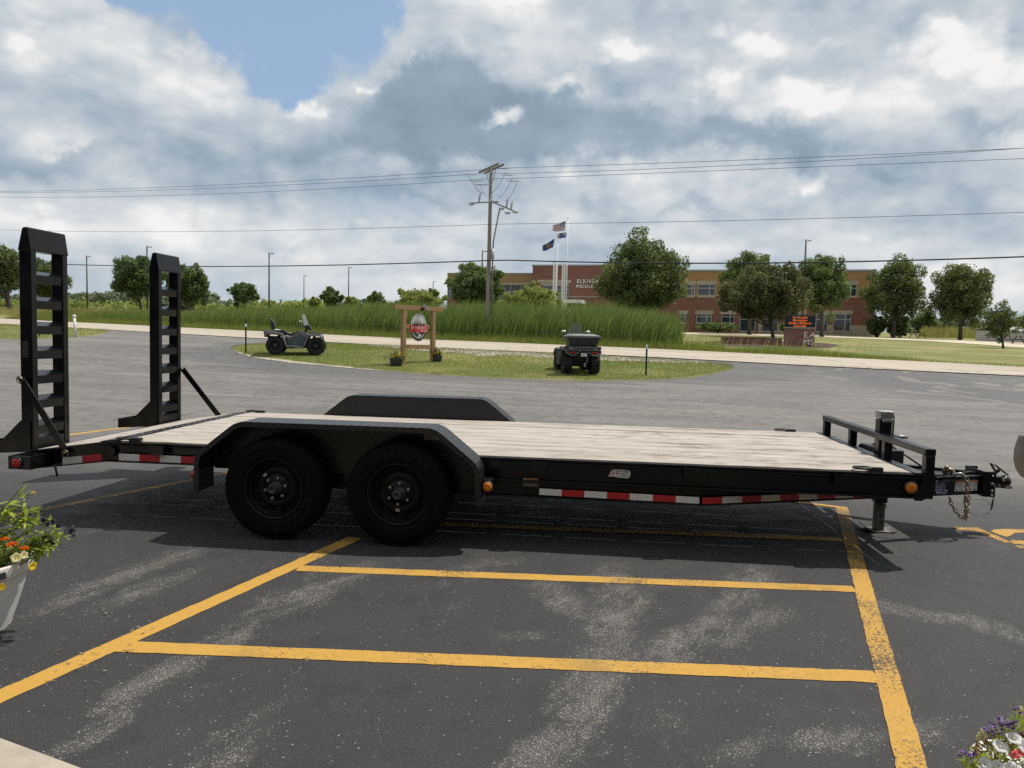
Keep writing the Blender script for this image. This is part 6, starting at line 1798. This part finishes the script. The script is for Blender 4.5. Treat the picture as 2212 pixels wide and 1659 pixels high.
tpost(531, 765.5, 700, 'green steel marker post at the left tip of the island')
tpost(1395, 814.5, 744, 'green steel marker post near the right end of the island', .14)
tpost(85.5, 729.5, 697, 'green steel marker post seen through the near raised ramp')
b = ground(163.5, 728); v = uv_of(b[0], b[1])[1]; h = at(161, 681, v)[2] - b[2]
mb = MB(); e = b + RH * (-.055) + np.array((0, 0, h)); mb.tube([b, e], .055, 12); mb.tube([b * .12 + e * .88, b * .115 + e * .885, e, e + np.array((0, 0, .02))], [.056, .068, .07, .05], 12)
tag(mb.build('plastic_post', M['pvc_white']), 'white plastic pipe post on the grass verge beside the near ramp', 'post')


# ------------------------------------------------------------------ quad bikes
def quad(name_label, loc, rotz, cargo, seed):
    rt = thing('quad_bike', name_label, 'quad bike', loc, rotz, None)
    K = 806.0
    def c(p): return [((x - 1100) / K, (1322 - y) / K) for x, y in p]
    fn = lambda a, b, d: (a, d, b)
    def part(nm, poly, w0, w1, mat, bev=.012, parent=rt):
        mb = MB(); mb.prism(c(poly), fn, w0, w1); return mb.build(nm, M[mat], parent, local=True, bevel=bev)
    G_, K_ = ('quad_grey', 'quad_green') if not cargo else ('quad_black', 'quad_grey')
    mz = .11 if cargo else 0.0; sz = .10 if cargo else 0.0
    body = part('body', [(770, 770), (830, 800), (950, 800), (1170, 690), (1250, 640), (1320, 650), (1450, 760), (1340, 1070), (870, 1070), (800, 880)], -.235, .235, K_, .03)
    for sg in (1, -1):
        y0, y1 = (.236, .30) if sg > 0 else (-.30, -.236)
        part('side_panel', [(930, 840), (1160, 700), (1240, 700), (1360, 840), (1330, 1060), (880, 1060), (860, 960)], y0, y1, 'quad_green', .015)
        part('panel_trim', [(1190, 660), (1250, 650), (1400, 800), (1370, 860), (1230, 730), (950, 900), (850, 905), (900, 830)], *((.29, .325) if sg > 0 else (-.325, -.29)), G_, .008)
        part('foot_well', [(850, 1060), (1310, 1075), (1300, 1135), (870, 1110)], *((.22, .56) if sg > 0 else (-.56, -.22)), G_, .012)
        part('rear_arch', [(640, 700), (740, 715), (870, 1075), (900, 1110), (850, 1110), (800, 985), (700, 770), (310, 750), (300, 700)], *((.40, .575) if sg > 0 else (-.575, -.40)), G_, .012)
        part('front_arch', [(1450, 730), (1780, 745), (1870, 890), (1850, 900), (1760, 780), (1480, 775), (1360, 1060), (1310, 1120), (1290, 1090), (1330, 1020)], *((.40, .575) if sg > 0 else (-.575, -.40)), G_, .012)
    part('rear_fender', [(215, 640), (380, 655), (640, 690), (740, 715), (700, 765), (310, 752), (300, 835), (245, 835)], -.56, .56, G_, .02)
    part('front_fender', [(1430, 735), (1480, 690), (1780, 720), (1830, 800), (1780, 760), (1480, 765)], -.56, .56, G_, .02)
    part('front_rack', [(1440, 690), (1500, 655), (1770, 685), (1800, 730), (1470, 725)], -.42, .42, 'quad_black', .015)
    part('front_bumper', [(1775, 745), (1830, 740), (1885, 930), (1872, 1010), (1835, 920), (1800, 840)], -.30, .30, 'quad_black', .015)
    part('engine', [(600, 850), (1500, 850), (1480, 1120), (900, 1160), (640, 1120)], -.20, .20, 'quad_black', .03)
    part('exhaust', [(300, 800), (570, 800), (570, 900), (310, 905)], -.25, .25, 'quad_black', .03)
    part('seat', [(650, 690), (690, 615), (740, 610), (840, 690), (900, 708), (1030, 690), (1110, 655), (1180, 630), (1200, 655), (1150, 690), (960, 790), (880, 790), (760, 740)], -.17, .17, 'seat_black', .03)
    part('rear_rack', [(205, 622), (370, 640), (640, 650), (700, 610), (720, 640), (640, 692), (380, 672), (225, 660)], -.46, .46, 'quad_black', .012)
    hb = part('instrument_pod', [(1330, 470), (1440, 440), (1520, 560), (1500, 605), (1400, 600), (1330, 540)], -.16, .16, 'quad_black', .02)
    mb = MB(); mb.tube([(.30, 0, .80), (.33, 0, .98)], .04, 8); mb.tube([(.13, -.40, 1.02), (.24, -.22, 1.02), (.31, -.08, 1.0), (.31, .08, 1.0), (.24, .22, 1.02), (.13, .40, 1.02)], .016, 8); mb.build('handlebar', M['quad_black'], rt, local=True)
    for sg in (-1, 1):
        mb = MB(); mb.tube([(.17, sg * .335, 1.02), (.09, sg * .47, 1.02)], .022, 8); mb.build('grip', M['rubber_black'], rt, local=True)
        mb = MB(); mb.tube([(.20, sg * .28, 1.02), (.14, sg * .36, 1.16 + mz)], .008, 6); mi = mb.build('mirror_arm', M['quad_black'], rt, local=True)
        mb = MB(); mb.sphere((.13, sg * .40, 1.19 + mz), .065, 12, 6, (.35, 1.15, .75)); mb.build('mirror', M['mirror_glass'], mi, local=True)
        mb = MB(); mb.sphere((.87, sg * .30, .66), .075, 10, 6, (.6, 1, .7)); mb.build('headlight', M['porcelain'], rt, local=True)
    mb = MB(); S = []
    for j in range(6):
        t = j / 5; x = .43 - .15 * t; z = 1.05 + sz + (.40 + sz * .3) * t; w = .27 - .11 * t
        S += [(x - .16 * abs(q) ** 2 * (1 - .3 * t), q * w * 1.02, z) for q in np.linspace(-1, 1, 9)]
    mb.smooth = True; mb.add(S, [(j * 9 + i, j * 9 + i + 1, (j + 1) * 9 + i + 1, (j + 1) * 9 + i) for j in range(5) for i in range(8)]); mb.build('windscreen', M['clear_screen'], rt, local=True)
    # running gear
    mb = MB()
    for x in (-.695, .695): mb.tube([(x, -.40, .315), (x, .40, .315)], .035, 8)
    for x in (-.66, .66):
        for sg in (-1, 1): mb.tube([(x, sg * .34, .34), (x * .92, sg * .22, .68)], [.03, .035], 8)
    mb.build('suspension', M['quad_black'], rt, local=True)
    proto = None
    for x, w in ((.695, .23), (-.695, .27)):
        proto = None
        for sg in (-1, 1):
            if proto is None:
                mb = MB(); R = .315; hw = w / 2
                mb.lathe([(-hw * .8, .17), (-hw, .20), (-hw, .25), (-hw * .9, .285), (-hw * .6, .296), (hw * .6, .296), (hw * .9, .285), (hw, .25), (hw, .20), (hw * .8, .17)], (0, 0, 0), (0, -1, 0), 32)
                for k in range(18):
                    for s2 in (-1, 1):
                        t = 2 * math.pi * (k + .25 * s2) / 18; t2 = t + .20
                        p = np.array((math.cos(t) * .305, s2 * hw * 1.0, math.sin(t) * .305)); q = np.array((math.cos(t2) * .306, s2 * hw * .10, math.sin(t2) * .306))
                        mb.beam(p, q, .032, .034, (math.cos((t + t2) / 2), 0, math.sin((t + t2) / 2)))
                        p2 = np.array((math.cos(t) * .255, s2 * hw * 1.02, math.sin(t) * .255)); mb.beam(p2, p, .034, .02, (0, 1, 0))
                proto = mb.build('wheel', M['quad_tyre'], rt, local=True)
                mb = MB(); mb.lathe([(hw * .78, .175), (hw * .86, .165), (hw * .5, .155), (hw * .35, .12), (hw * .55, .085), (hw * .55, .05), (hw * .75, .045), (hw * .75, 0)], (0, 0, 0), (0, -1, 0), 24)
                rim = mb.build('rim', M['dark_rim'], proto, local=True)
                mb = MB()
                for k in range(10): t = k * .628; mb.sphere((.098 * math.cos(t), -hw * .52, .098 * math.sin(t)), .011, 6, 4)
                mb.lathe([(hw * .76, .05), (hw * .80, .04), (hw * .80, 0)], (0, 0, 0), (0, -1, 0), 14); mb.build('rim_bolts', M['grey_hub'], proto, local=True)
                o = proto
            else: o = copy_tree(proto, rt)
            o.location = (x, sg * .43, .315); o.rotation_euler = (0, .3 * sg, math.pi if sg > 0 else 0)
    if not cargo:
        part('backrest', [(362, 288), (400, 320), (470, 395), (498, 480), (500, 550), (462, 610), (402, 600), (378, 480), (386, 390)], -.20, .20, 'seat_black', .03)
        mb = MB(); mb.tube([(-.835, 0, .88), (-.82, 0, .95)], .03, 8); mb.build('backrest_stem', M['quad_black'], rt, local=True)
        mb = MB(); mb.tube([(-.76, -.2, .85), (-.70, -.1, .87), (-.62, .05, .865), (-.56, .2, .85)], [.03, .035, .03, .02], 7); mb.build('bungee_bundle', M['porcelain'], rt, local=True)
    else:
        mb = MB(); tq = [(-1.12, -.50), (-.52, -.50), (-.52, .50), (-1.12, .50)]; bq = [(-1.05, -.40), (-.56, -.40), (-.56, .40), (-1.05, .40)]
        mb.add([(a, b, .842) for a, b in bq] + [(a, b, 1.112) for a, b in tq], [(3, 2, 1, 0), (4, 5, 6, 7), (0, 1, 5, 4), (1, 2, 6, 5), (2, 3, 7, 6), (3, 0, 4, 7)])
        bx = mb.build('cargo_box', M['quad_black'], rt, local=True, bevel=.02)
        # lid with bevelled facets
        mb = MB(); zl = 1.115
        base_ = [(-1.135, -.53), (-.50, -.53), (-.50, .53), (-1.135, .53)]; topq = [(-1.06, -.30), (-.58, -.38), (-.58, .38), (-1.06, .30)]
        mb.add([(a, b, zl) for a, b in base_] + [(a, b, zl + .055) for a, b in base_] + [(a, b, zl + .115) for a, b in topq], [(3, 2, 1, 0), (0, 1, 5, 4), (1, 2, 6, 5), (2, 3, 7, 6), (3, 0, 4, 7), (4, 5, 9, 8), (5, 6, 10, 9), (6, 7, 11, 10), (7, 4, 8, 11), (8, 9, 10, 11)])
        mb.build('box_lid', M['quad_grey'], bx, local=True, bevel=.008)
        for sg in (-1, 1):
            mb = MB(); mb.add([(-1.125, sg * .49, 1.09), (-1.125, sg * .28, 1.09), (-1.092, sg * .20, .96), (-1.078, sg * .42, .90)], [(0, 1, 2, 3)]); mb.build('box_facet', M['seat_black'], bx, local=True)
        mb = MB(); mb.tube([(-1.09, -.48, .815), (-1.09, .48, .815)], .011, 6); mb.tube([(-.5, -.48, .815), (-1.09, -.48, .815)], .011, 6); mb.tube([(-.5, .48, .815), (-1.09, .48, .815)], .011, 6); mb.build('rack_rail', M['galvanised'], rt, local=True)
        mb = MB()
        for sg in (-1, 1): mb.tube([(-1.10, sg * .10, .70), (-1.16, sg * .30, .57), (-1.16, sg * .36, .565), (-1.15, sg * .54, .64), (-1.12, sg * .555, .70), (-1.08, sg * .50, .735), (-1.08, sg * .1, .74)], .017, 7)
        mb.tube([(-1.08, -.5, .735), (-1.08, .5, .735)], .017, 7); mb.build('rear_bumper', M['quad_grey'], rt, local=True)
        for sg in (-1, 1):
            mb = MB(); mb.box((-1.125, min(sg * .26, sg * .46), .635), (-1.10, max(sg * .26, sg * .46), .675)); mb.build('tail_light', M['lens_red'], rt, local=True, bevel=.006)
            mb = MB(); mb.sphere((-1.09, sg * .38, .775), .03, 8, 5, (.5, 1.8, .5)); mb.build('reflector', M['porcelain'], rt, local=True)
        mb = MB(); mb.box((-1.185, -.09, .545), (-1.178, .09, .640)); pt = mb.build('licence_plate', M['sticker_white'], rt, local=True)
        mb = MB(); text_into(mb, '1570VY', (-1.187, .082, .565), (0, -1, 0), (0, 0, 1), .05, 0, .95, .62); mb.build('plate_text', M['ink'], pt, local=True)
        mb = MB(); mb.box((-1.176, -.10, .52), (-1.10, .10, .66)); mb.build('plate_bracket', M['quad_black'], rt, local=True)
        mb = MB(); mb.tube([(-.95, -.06, .25), (-1.10, -.06, .25)], .03, 8); mb.sphere((-1.09, -.06, .31), .035, 10, 6); mb.build('tow_ball', M['galvanised'], rt, local=True)
    return rt


g = ground(641, 768); quad('dark green quad bike seen side-on, with windscreen and tall black backrest', g + np.array((0, 0, .045)), math.atan2(RH[1], RH[0]) + .20, False, 1)
g = ground(1243, 807.5); quad('black quad bike seen from behind, with cargo box and licence plate', g + np.array((0, 0, .045)), math.atan2(FH[1], FH[0]) + .12, True, 2)


# ------------------------------------------------------------------ flower pots in the foreground
def lance(V, F, T, p, d, up, L, w, tint, curl=.3):
    """one leaf blade from p along d"""
    d = nrm(d); s = nrm(np.cross(d, up)); n = np.cross(s, d); b = len(V)
    for t, k in ((0, .15), (.25, .8), (.55, 1.0), (.8, .6), (1, .02)):
        c = p + d * L * t - n * curl * L * t * t; V += [c - s * w * k + n * w * .25 * k, c + s * w * k + n * w * .25 * k]
    for i in range(4): F.append((b + 2 * i, b + 2 * i + 1, b + 2 * i + 3, b + 2 * i + 2))
    T += [tint] * 10


def petunia(name, c, nrmv, r, mat, parent, throat=None):
    n = nrm(nrmv); a = nrm(np.cross(n, (0.3, .2, 1))); b = np.cross(n, a); mb = MB(); mb.smooth = True; V = []; m = 25
    for h, k in ((-.9, .10), (-.35, .22), (-.05, .55), (.05, .85), (-.02, 1.0)):
        for j in range(m - 1):
            t = 2 * math.pi * j / (m - 1); q = 1 + (.10 * math.cos(5 * t) + .04 * math.sin(11 * t)) * (k > .5); V.append(c + n * h * r + (a * math.cos(t) + b * math.sin(t)) * r * k * q + n * r * .035 * math.sin(10 * t) * (k > .8))
    q = m - 1
    mb.add(V, [(i * q + j, i * q + (j + 1) % q, (i + 1) * q + (j + 1) % q, (i + 1) * q + j) for i in range(4) for j in range(q)])
    o = mb.build(name, M[mat], parent, fix=False)
    if throat:
        mb = MB(); mb.sphere(c - n * r * .15, r * .17, 8, 5); mb.build('flower_centre', M[throat], o)
    return o


def pompon(name, c, r, mat, parent):
    mb = MB(); g = np.random.default_rng(int(abs(c[0]) * 1e4))
    for i in range(46):
        d = g.normal(0, 1, 3); d[2] = abs(d[2]) * .8 + .1; d = nrm(d); s = nrm(np.cross(d, g.normal(0, 1, 3))); e = c + d * r * g.uniform(.75, 1.05) * np.array((1, 1, .7)); f = c + d * r * .3
        mb.add([f, e - s * r * .28, e + np.cross(d, s) * r * .12, e + s * r * .28], [(0, 1, 2, 3)])
    return mb.build(name, M[mat], parent, fix=False)


VPOT = 3.34
pc = np.array((-1.06, -1.62, 0.0)) - RH * .155
pot = thing('flower_pot', 'large fluted white plastic flower pot with marigolds and petunias at the left edge', 'flower pot', pc)
mb = MB(); mb.smooth = True; n = 192; prof = [(0, .195), (.03, .203), (.12, .232), (.20, .254), (.262, .266)]
V = []
for z, r in prof:
    for j in range(n): t = 2 * math.pi * j / n; q = r * (1 + .030 * (abs(math.sin(t * 8)) - .5) * (1 if z < .25 else .3)); V.append((q * math.cos(t), q * math.sin(t), z))
mb.add(V, [(i * n + j, i * n + (j + 1) % n, (i + 1) * n + (j + 1) % n, (i + 1) * n + j) for i in range(len(prof) - 1) for j in range(n)]); mb.add(V[:n], [tuple(range(n))])
mb.lathe([(.255, .268), (.262, .282), (.268, .287), (.318, .294), (.326, .292), (.328, .284), (.322, .278), (.28, .27)], (0, 0, 0), (0, 0, 1), 64)
mb.build('pot', M['planter_white'], pot, local=True)
mb = MB(); mb.lathe([(.295, .276), (.30, .14), (.305, 0)], (0, 0, 0), (0, 0, 1), 24); mb.build('soil', M['soil'], pot, local=True)
mb = MB(); mb.beam((.270, -.075, .292), (.290, -.080, .292), .03, .03); mb.build('rim_clip', M['ink'], pot, local=True)


def pp(px, py, dv=0.0): return at(px, py, VPOT + dv)


g = np.random.default_rng(5); V, F, T = [], [], []; mbS = MB()
# bushy marigold sprays: feathered leaves
for (px, py, n_, L) in ((38, 1078, 16, .10), (22, 1092, 14, .10), (70, 1112, 20, .10), (60, 1102, 14, .09), (48, 1128, 16, .09), (82, 1128, 14, .09), (12, 1115, 14, .10), (28, 1142, 14, .09), (5, 1145, 14, .1), (62, 1150, 12, .08), (-20, 1100, 14, .12), (-40, 1130, 14, .12)):
    c = pp(px, py, g.uniform(-.06, .06)); root_ = pc + np.array((g.normal(-.02, .07), g.normal(0, .06), .31)); m = (c + root_) / 2 + RH * g.normal(0, .015)
    mbS.tube([root_, m, c], [.004, .0035, .002], 5, False)
    for i in range(n_):
        t = g.uniform(.72, 1.03); p = root_ + (c - root_) * t; d = nrm((c - root_)) * .8 + g.normal(0, .55, 3) + RH * .25; lance(V, F, T, p, d, g.normal(0, .3, 3) + np.array((0, 0, 1)), L * g.uniform(.45, .9), L * .085, np.clip(g.normal(.55, .22), 0, 1), .25)
# trailing petunia stems towards the right
for (px, py) in ((152, 1152), (140, 1162), (128, 1158), (118, 1140), (108, 1130), (130, 1175), (112, 1185), (120, 1150), (98, 1150), (95, 1175), (142, 1150), (126, 1168), (105, 1192), (88, 1165), (75, 1170)):
    c = pp(px, py, g.uniform(-.10, .08)); root_ = pc + RH * .24 + np.array((g.normal(0, .04), g.normal(0, .05), .315)); k = (root_ + c) / 2 + np.array((0, 0, .035))
    P_ = [root_, k, c]; mbS.tube(P_, [.003, .0025, .0015], 5, False)
    for i in range(26):
        t = g.uniform(.15, 1.0); p = (1 - t) ** 2 * root_ + 2 * t * (1 - t) * k + t * t * c; d = (c - root_) * .8 + g.normal(0, .12, 3); lance(V, F, T, p, d, g.normal(0, .5, 3) + np.array((0, 0, 1)), g.uniform(.018, .045), g.uniform(.004, .008), np.clip(g.normal(.42, .25), 0, 1), .3)
# low filling greens over the rim
for i in range(420):
    a = g.uniform(0, 6.28); r = .24 * g.uniform(0, 1) ** .5; p = pc + np.array((r * math.cos(a), r * math.sin(a), .30 + g.uniform(0, .10) * (1 - r * 2))); d = np.array((math.cos(a), math.sin(a), g.uniform(-.1, 1.2))); lance(V, F, T, p, d, g.normal(0, .4, 3) + np.array((0, 0, 1)), g.uniform(.03, .07), g.uniform(.006, .013), np.clip(g.normal(.35, .25), 0, 1), .4)
np_mesh('foliage', np.array(V), np.array(F), M['leaf_pot'], pot, T)
V2, F2, T2_ = [], [], []
for i in range(150):
    a = g.uniform(0, 6.28); r = .22 * g.uniform(.2, 1) ** .5; p = pc + np.array((r * math.cos(a), r * math.sin(a), .31 + g.uniform(0, .11))); lance(V2, F2, T2_, p, g.normal(0, 1, 3) + np.array((.3, 0, .4)), g.normal(0, .5, 3) + np.array((0, 0, 1)), g.uniform(.025, .05), g.uniform(.006, .012), g.uniform(0, 1), .4)
np_mesh('dry_leaves', np.array(V2), np.array(F2), M['leaf_dry'], pot, T2_)
for px, py in ((72, 1066), (60, 1070), (40, 1062), (47, 1052)):
    c = pp(px, py); r_ = pc + RH * .05 + np.array((0, 0, .36)); mbS.tube([r_, (r_ + c) / 2 - RH * .015, c], [.0022, .002, .0015], 5, False)
mbS.build('stems', M['stem_green'], pot)
camv = lambda c: nrm(O - c)
for px, py, r in ((26, 1178, .024), (53, 1186, .021), (10, 1166, .018), (-14, 1172, .022)): pompon('marigold', pp(px, py, -.12), r, 'petal_orange', pot)
pompon('marigold', pp(72, 1065), .010, 'petal_yellow', pot); pompon('marigold', pp(60, 1070), .008, 'leaf_dry', pot)
petunia('petunia', pp(35, 1205, -.18), camv(pp(35, 1205)) + np.array((.15, 0, .1)), .021, 'petal_cream', pot, 'petal_yellow')
petunia('petunia', pp(52, 1199, -.18), camv(pp(52, 1199)) + RH * .9, .017, 'petal_cream', pot, 'petal_yellow')
petunia('petunia', pp(71, 1223, -.12), RH + np.array((0, -.3, 0)), .020, 'petal_yellow', pot)
petunia('petunia', pp(3, 1268, -.22), camv(pc) - RH * .5, .016, 'petal_yellow', pot)
for px, py, r, d in ((151.5, 1147, .036, (.2, -.4, .8)), (95, 1124, .030, (.8, -.1, .6)), (104, 1132, .018, (.6, 0, -.2)), (113, 1128, .022, (.3, -.5, .5)), (101, 1163, .026, (.2, -.7, .3)), (114, 1171, .020, (.6, -.3, .1)), (125, 1137, .013, (.4, -.4, .1)), (159, 1157, .012, (.6, 0, -.3))):
    petunia('petunia', pp(px, py, -.03), np.array(d), r * .72, 'petal_black', pot)

# low bowl of flowers at the bottom right
VB = 2.2
bc = at(2236, 1700, VB); bc[2] = 0.0
bowl = thing('flower_bowl', 'low white bowl of white, purple and coral flowers at the bottom right corner', 'flower pot', bc)
mb = MB(); mb.lathe([(0, 0), (0, .12), (.05, .15), (.10, .17), (.115, .178), (.115, .165), (.09, .155), (.09, 0)], (0, 0, 0), (0, 0, 1), 32); mb.build('pot', M['planter_white'], bowl, local=True)
def bp(px, py, dv=0.0): return at(px, py, VB + dv)
V, F, T = [], [], []; V2, F2, T2_ = [], [], []
for (px, py) in ((2092, 1645), (2104, 1655), (2178, 1580), (2195, 1560), (2208, 1548), (2165, 1590), (2110, 1660), (2215, 1575), (2235, 1560), (2150, 1600)):
    for i in range(26):
        p = bp(px + g.normal(0, 9), py + g.normal(6, 10), g.uniform(-.03, .08)); lance(V, F, T, p, np.array((0, 0, .9)) + g.normal(0, .45, 3), g.normal(0, 1, 3), g.uniform(.02, .042), g.uniform(.0016, .003), np.clip(g.normal(.55, .25), 0, 1), .2)
for i in range(520):
    px = g.uniform(2105, 2260); py = g.uniform(1600 - (px - 2105) * .2, 1740); lance(V2, F2, T2_, bp(px, py, g.uniform(.0, .12)), np.array((0, 0, .7)) + g.normal(0, .8, 3), g.normal(0, 1, 3), g.uniform(.018, .04), g.uniform(.003, .006), g.uniform(0, 1), .3)
for i in range(500):
    px = g.uniform(2095, 2270); py = g.uniform(1630 - (px - 2105) * .2, 1760); lance(V, F, T, bp(px, py, g.uniform(.02, .16)), np.array((0, 0, .7)) + g.normal(0, .8, 3), g.normal(0, 1, 3), g.uniform(.02, .04), g.uniform(.003, .006), np.clip(g.normal(.3, .2), 0, 1), .3)
np_mesh('foliage', np.array(V), np.array(F), M['leaf_pot'], bowl, T); np_mesh('dry_leaves', np.array(V2), np.array(F2), M['leaf_dry'], bowl, T2_)
for px, py in ((2137, 1572), (2140, 1584), (2165, 1559), (2200, 1533), (2081, 1628), (2098, 1630), (2182, 1563), (2160, 1575), (2230, 1530), (2188, 1566), (2150, 1568)):
    c = bp(px, py, -.02)
    for k in range(6):
        e = c + g.normal(0, .008, 3); mb = MB()
        for j in range(5): t = j * 1.257 + g.uniform(0, .5); w = np.array((math.cos(t), math.sin(t) * .7, .25 * math.sin(t * 2))) * .0085; q = np.array((-w[1], w[0], .002)) * .5; mb.add([e, e + w * .7 + q, e + w * 1.15, e + w * .7 - q], [(0, 1, 2, 3)])
        mb.sphere(e, .0028, 5, 4)
        mb.build('verbena_floret', M['petal_purple' if k % 4 else 'petal_violet'], bowl, fix=False)
for px, py, r, d in ((2162, 1612, .022, (0, -.42, .85)), (2191, 1594, .021, (-.1, -.42, .85)), (2130, 1648, .019, (-.1, -.42, .85)), (2158, 1653, .018, (.1, -.42, .85)), (2217, 1612, .026, (0, -.42, .85)), (2240, 1640, .026, (0, -.42, .85)), (2190, 1660, .024, (0, -.42, .85))):
    petunia('petunia', bp(px, py, -.05), np.array(d), r, 'petal_white', bowl, 'petal_cream')
for px, py in ((2117, 1597), (2123, 1590), (2113, 1604), (2141, 1632), (2208, 1541)):
    c = bp(px, py, -.03); mb = MB(); mb.tube([c, c + np.array((-.003, 0, .012)), c + np.array((-.005, 0, .024))], [.003, .0055, .001], 6); mb.build('flower_bud', M['petal_cream'], bowl)
for px, py in ((2202, 1626), (2215, 1630), (2192, 1631)): petunia('small_flower', bp(px, py, -.06), np.array((0, -.42, .85)), .013, 'petal_coral', bowl)

# unidentified smooth beige ornament at the right edge; its cord is added
oc = at(2217, 984, 1.15); lump_rt = thing('edge_lump', 'smooth grey-beige ornament poking in at the right edge of the frame', 'lump', oc - np.array((0, 0, .03)))
mb = MB(); c_ = oc; mb.lathe([(-.036, 0), (-.033, .005), (-.022, .0125), (-.008, .0165), (.008, .0172), (.020, .0155), (.030, .0135), (.0325, .011), (.033, 0)], c_, (.06, 0, 1), 20); mb.build('lump_body', M['weathered_beige'], lump_rt)
mb = MB(); mb.tube([c_ + np.array((.002, 0, .03)), c_ + np.array((.03, 0, .9))], .0012, 5); mb.build('cord', M['twig'], lump_rt)

# leaf litter and twigs by the pot
mb = MB(); g = np.random.default_rng(9)
for i in range(60):
    px, py = (g.uniform(90, 340), g.uniform(1310, 1500)) if i < 42 else (g.uniform(300, 2100), g.uniform(1250, 1600))
    p = ground(px, py); p[2] = .006; a = g.uniform(0, 6.28); L = g.uniform(.008, .035) * (1 if i < 42 else .5); d = np.array((math.cos(a), math.sin(a), g.uniform(-.05, .25))); s = np.array((-math.sin(a), math.cos(a), .1))
    if i % 3: mb.tube([p, p + d * L * .6 + s * L * .08, p + d * L * 1.3], .0012, 4)
    else: mb.add([p, p + d * L * .5 + s * L * .2, p + d * L + np.array((0, 0, .004)), p + d * L * .5 - s * L * .2], [(0, 1, 2, 3)])
tag(mb.build('leaf_litter', M['twig'], fix=False), kind='stuff')
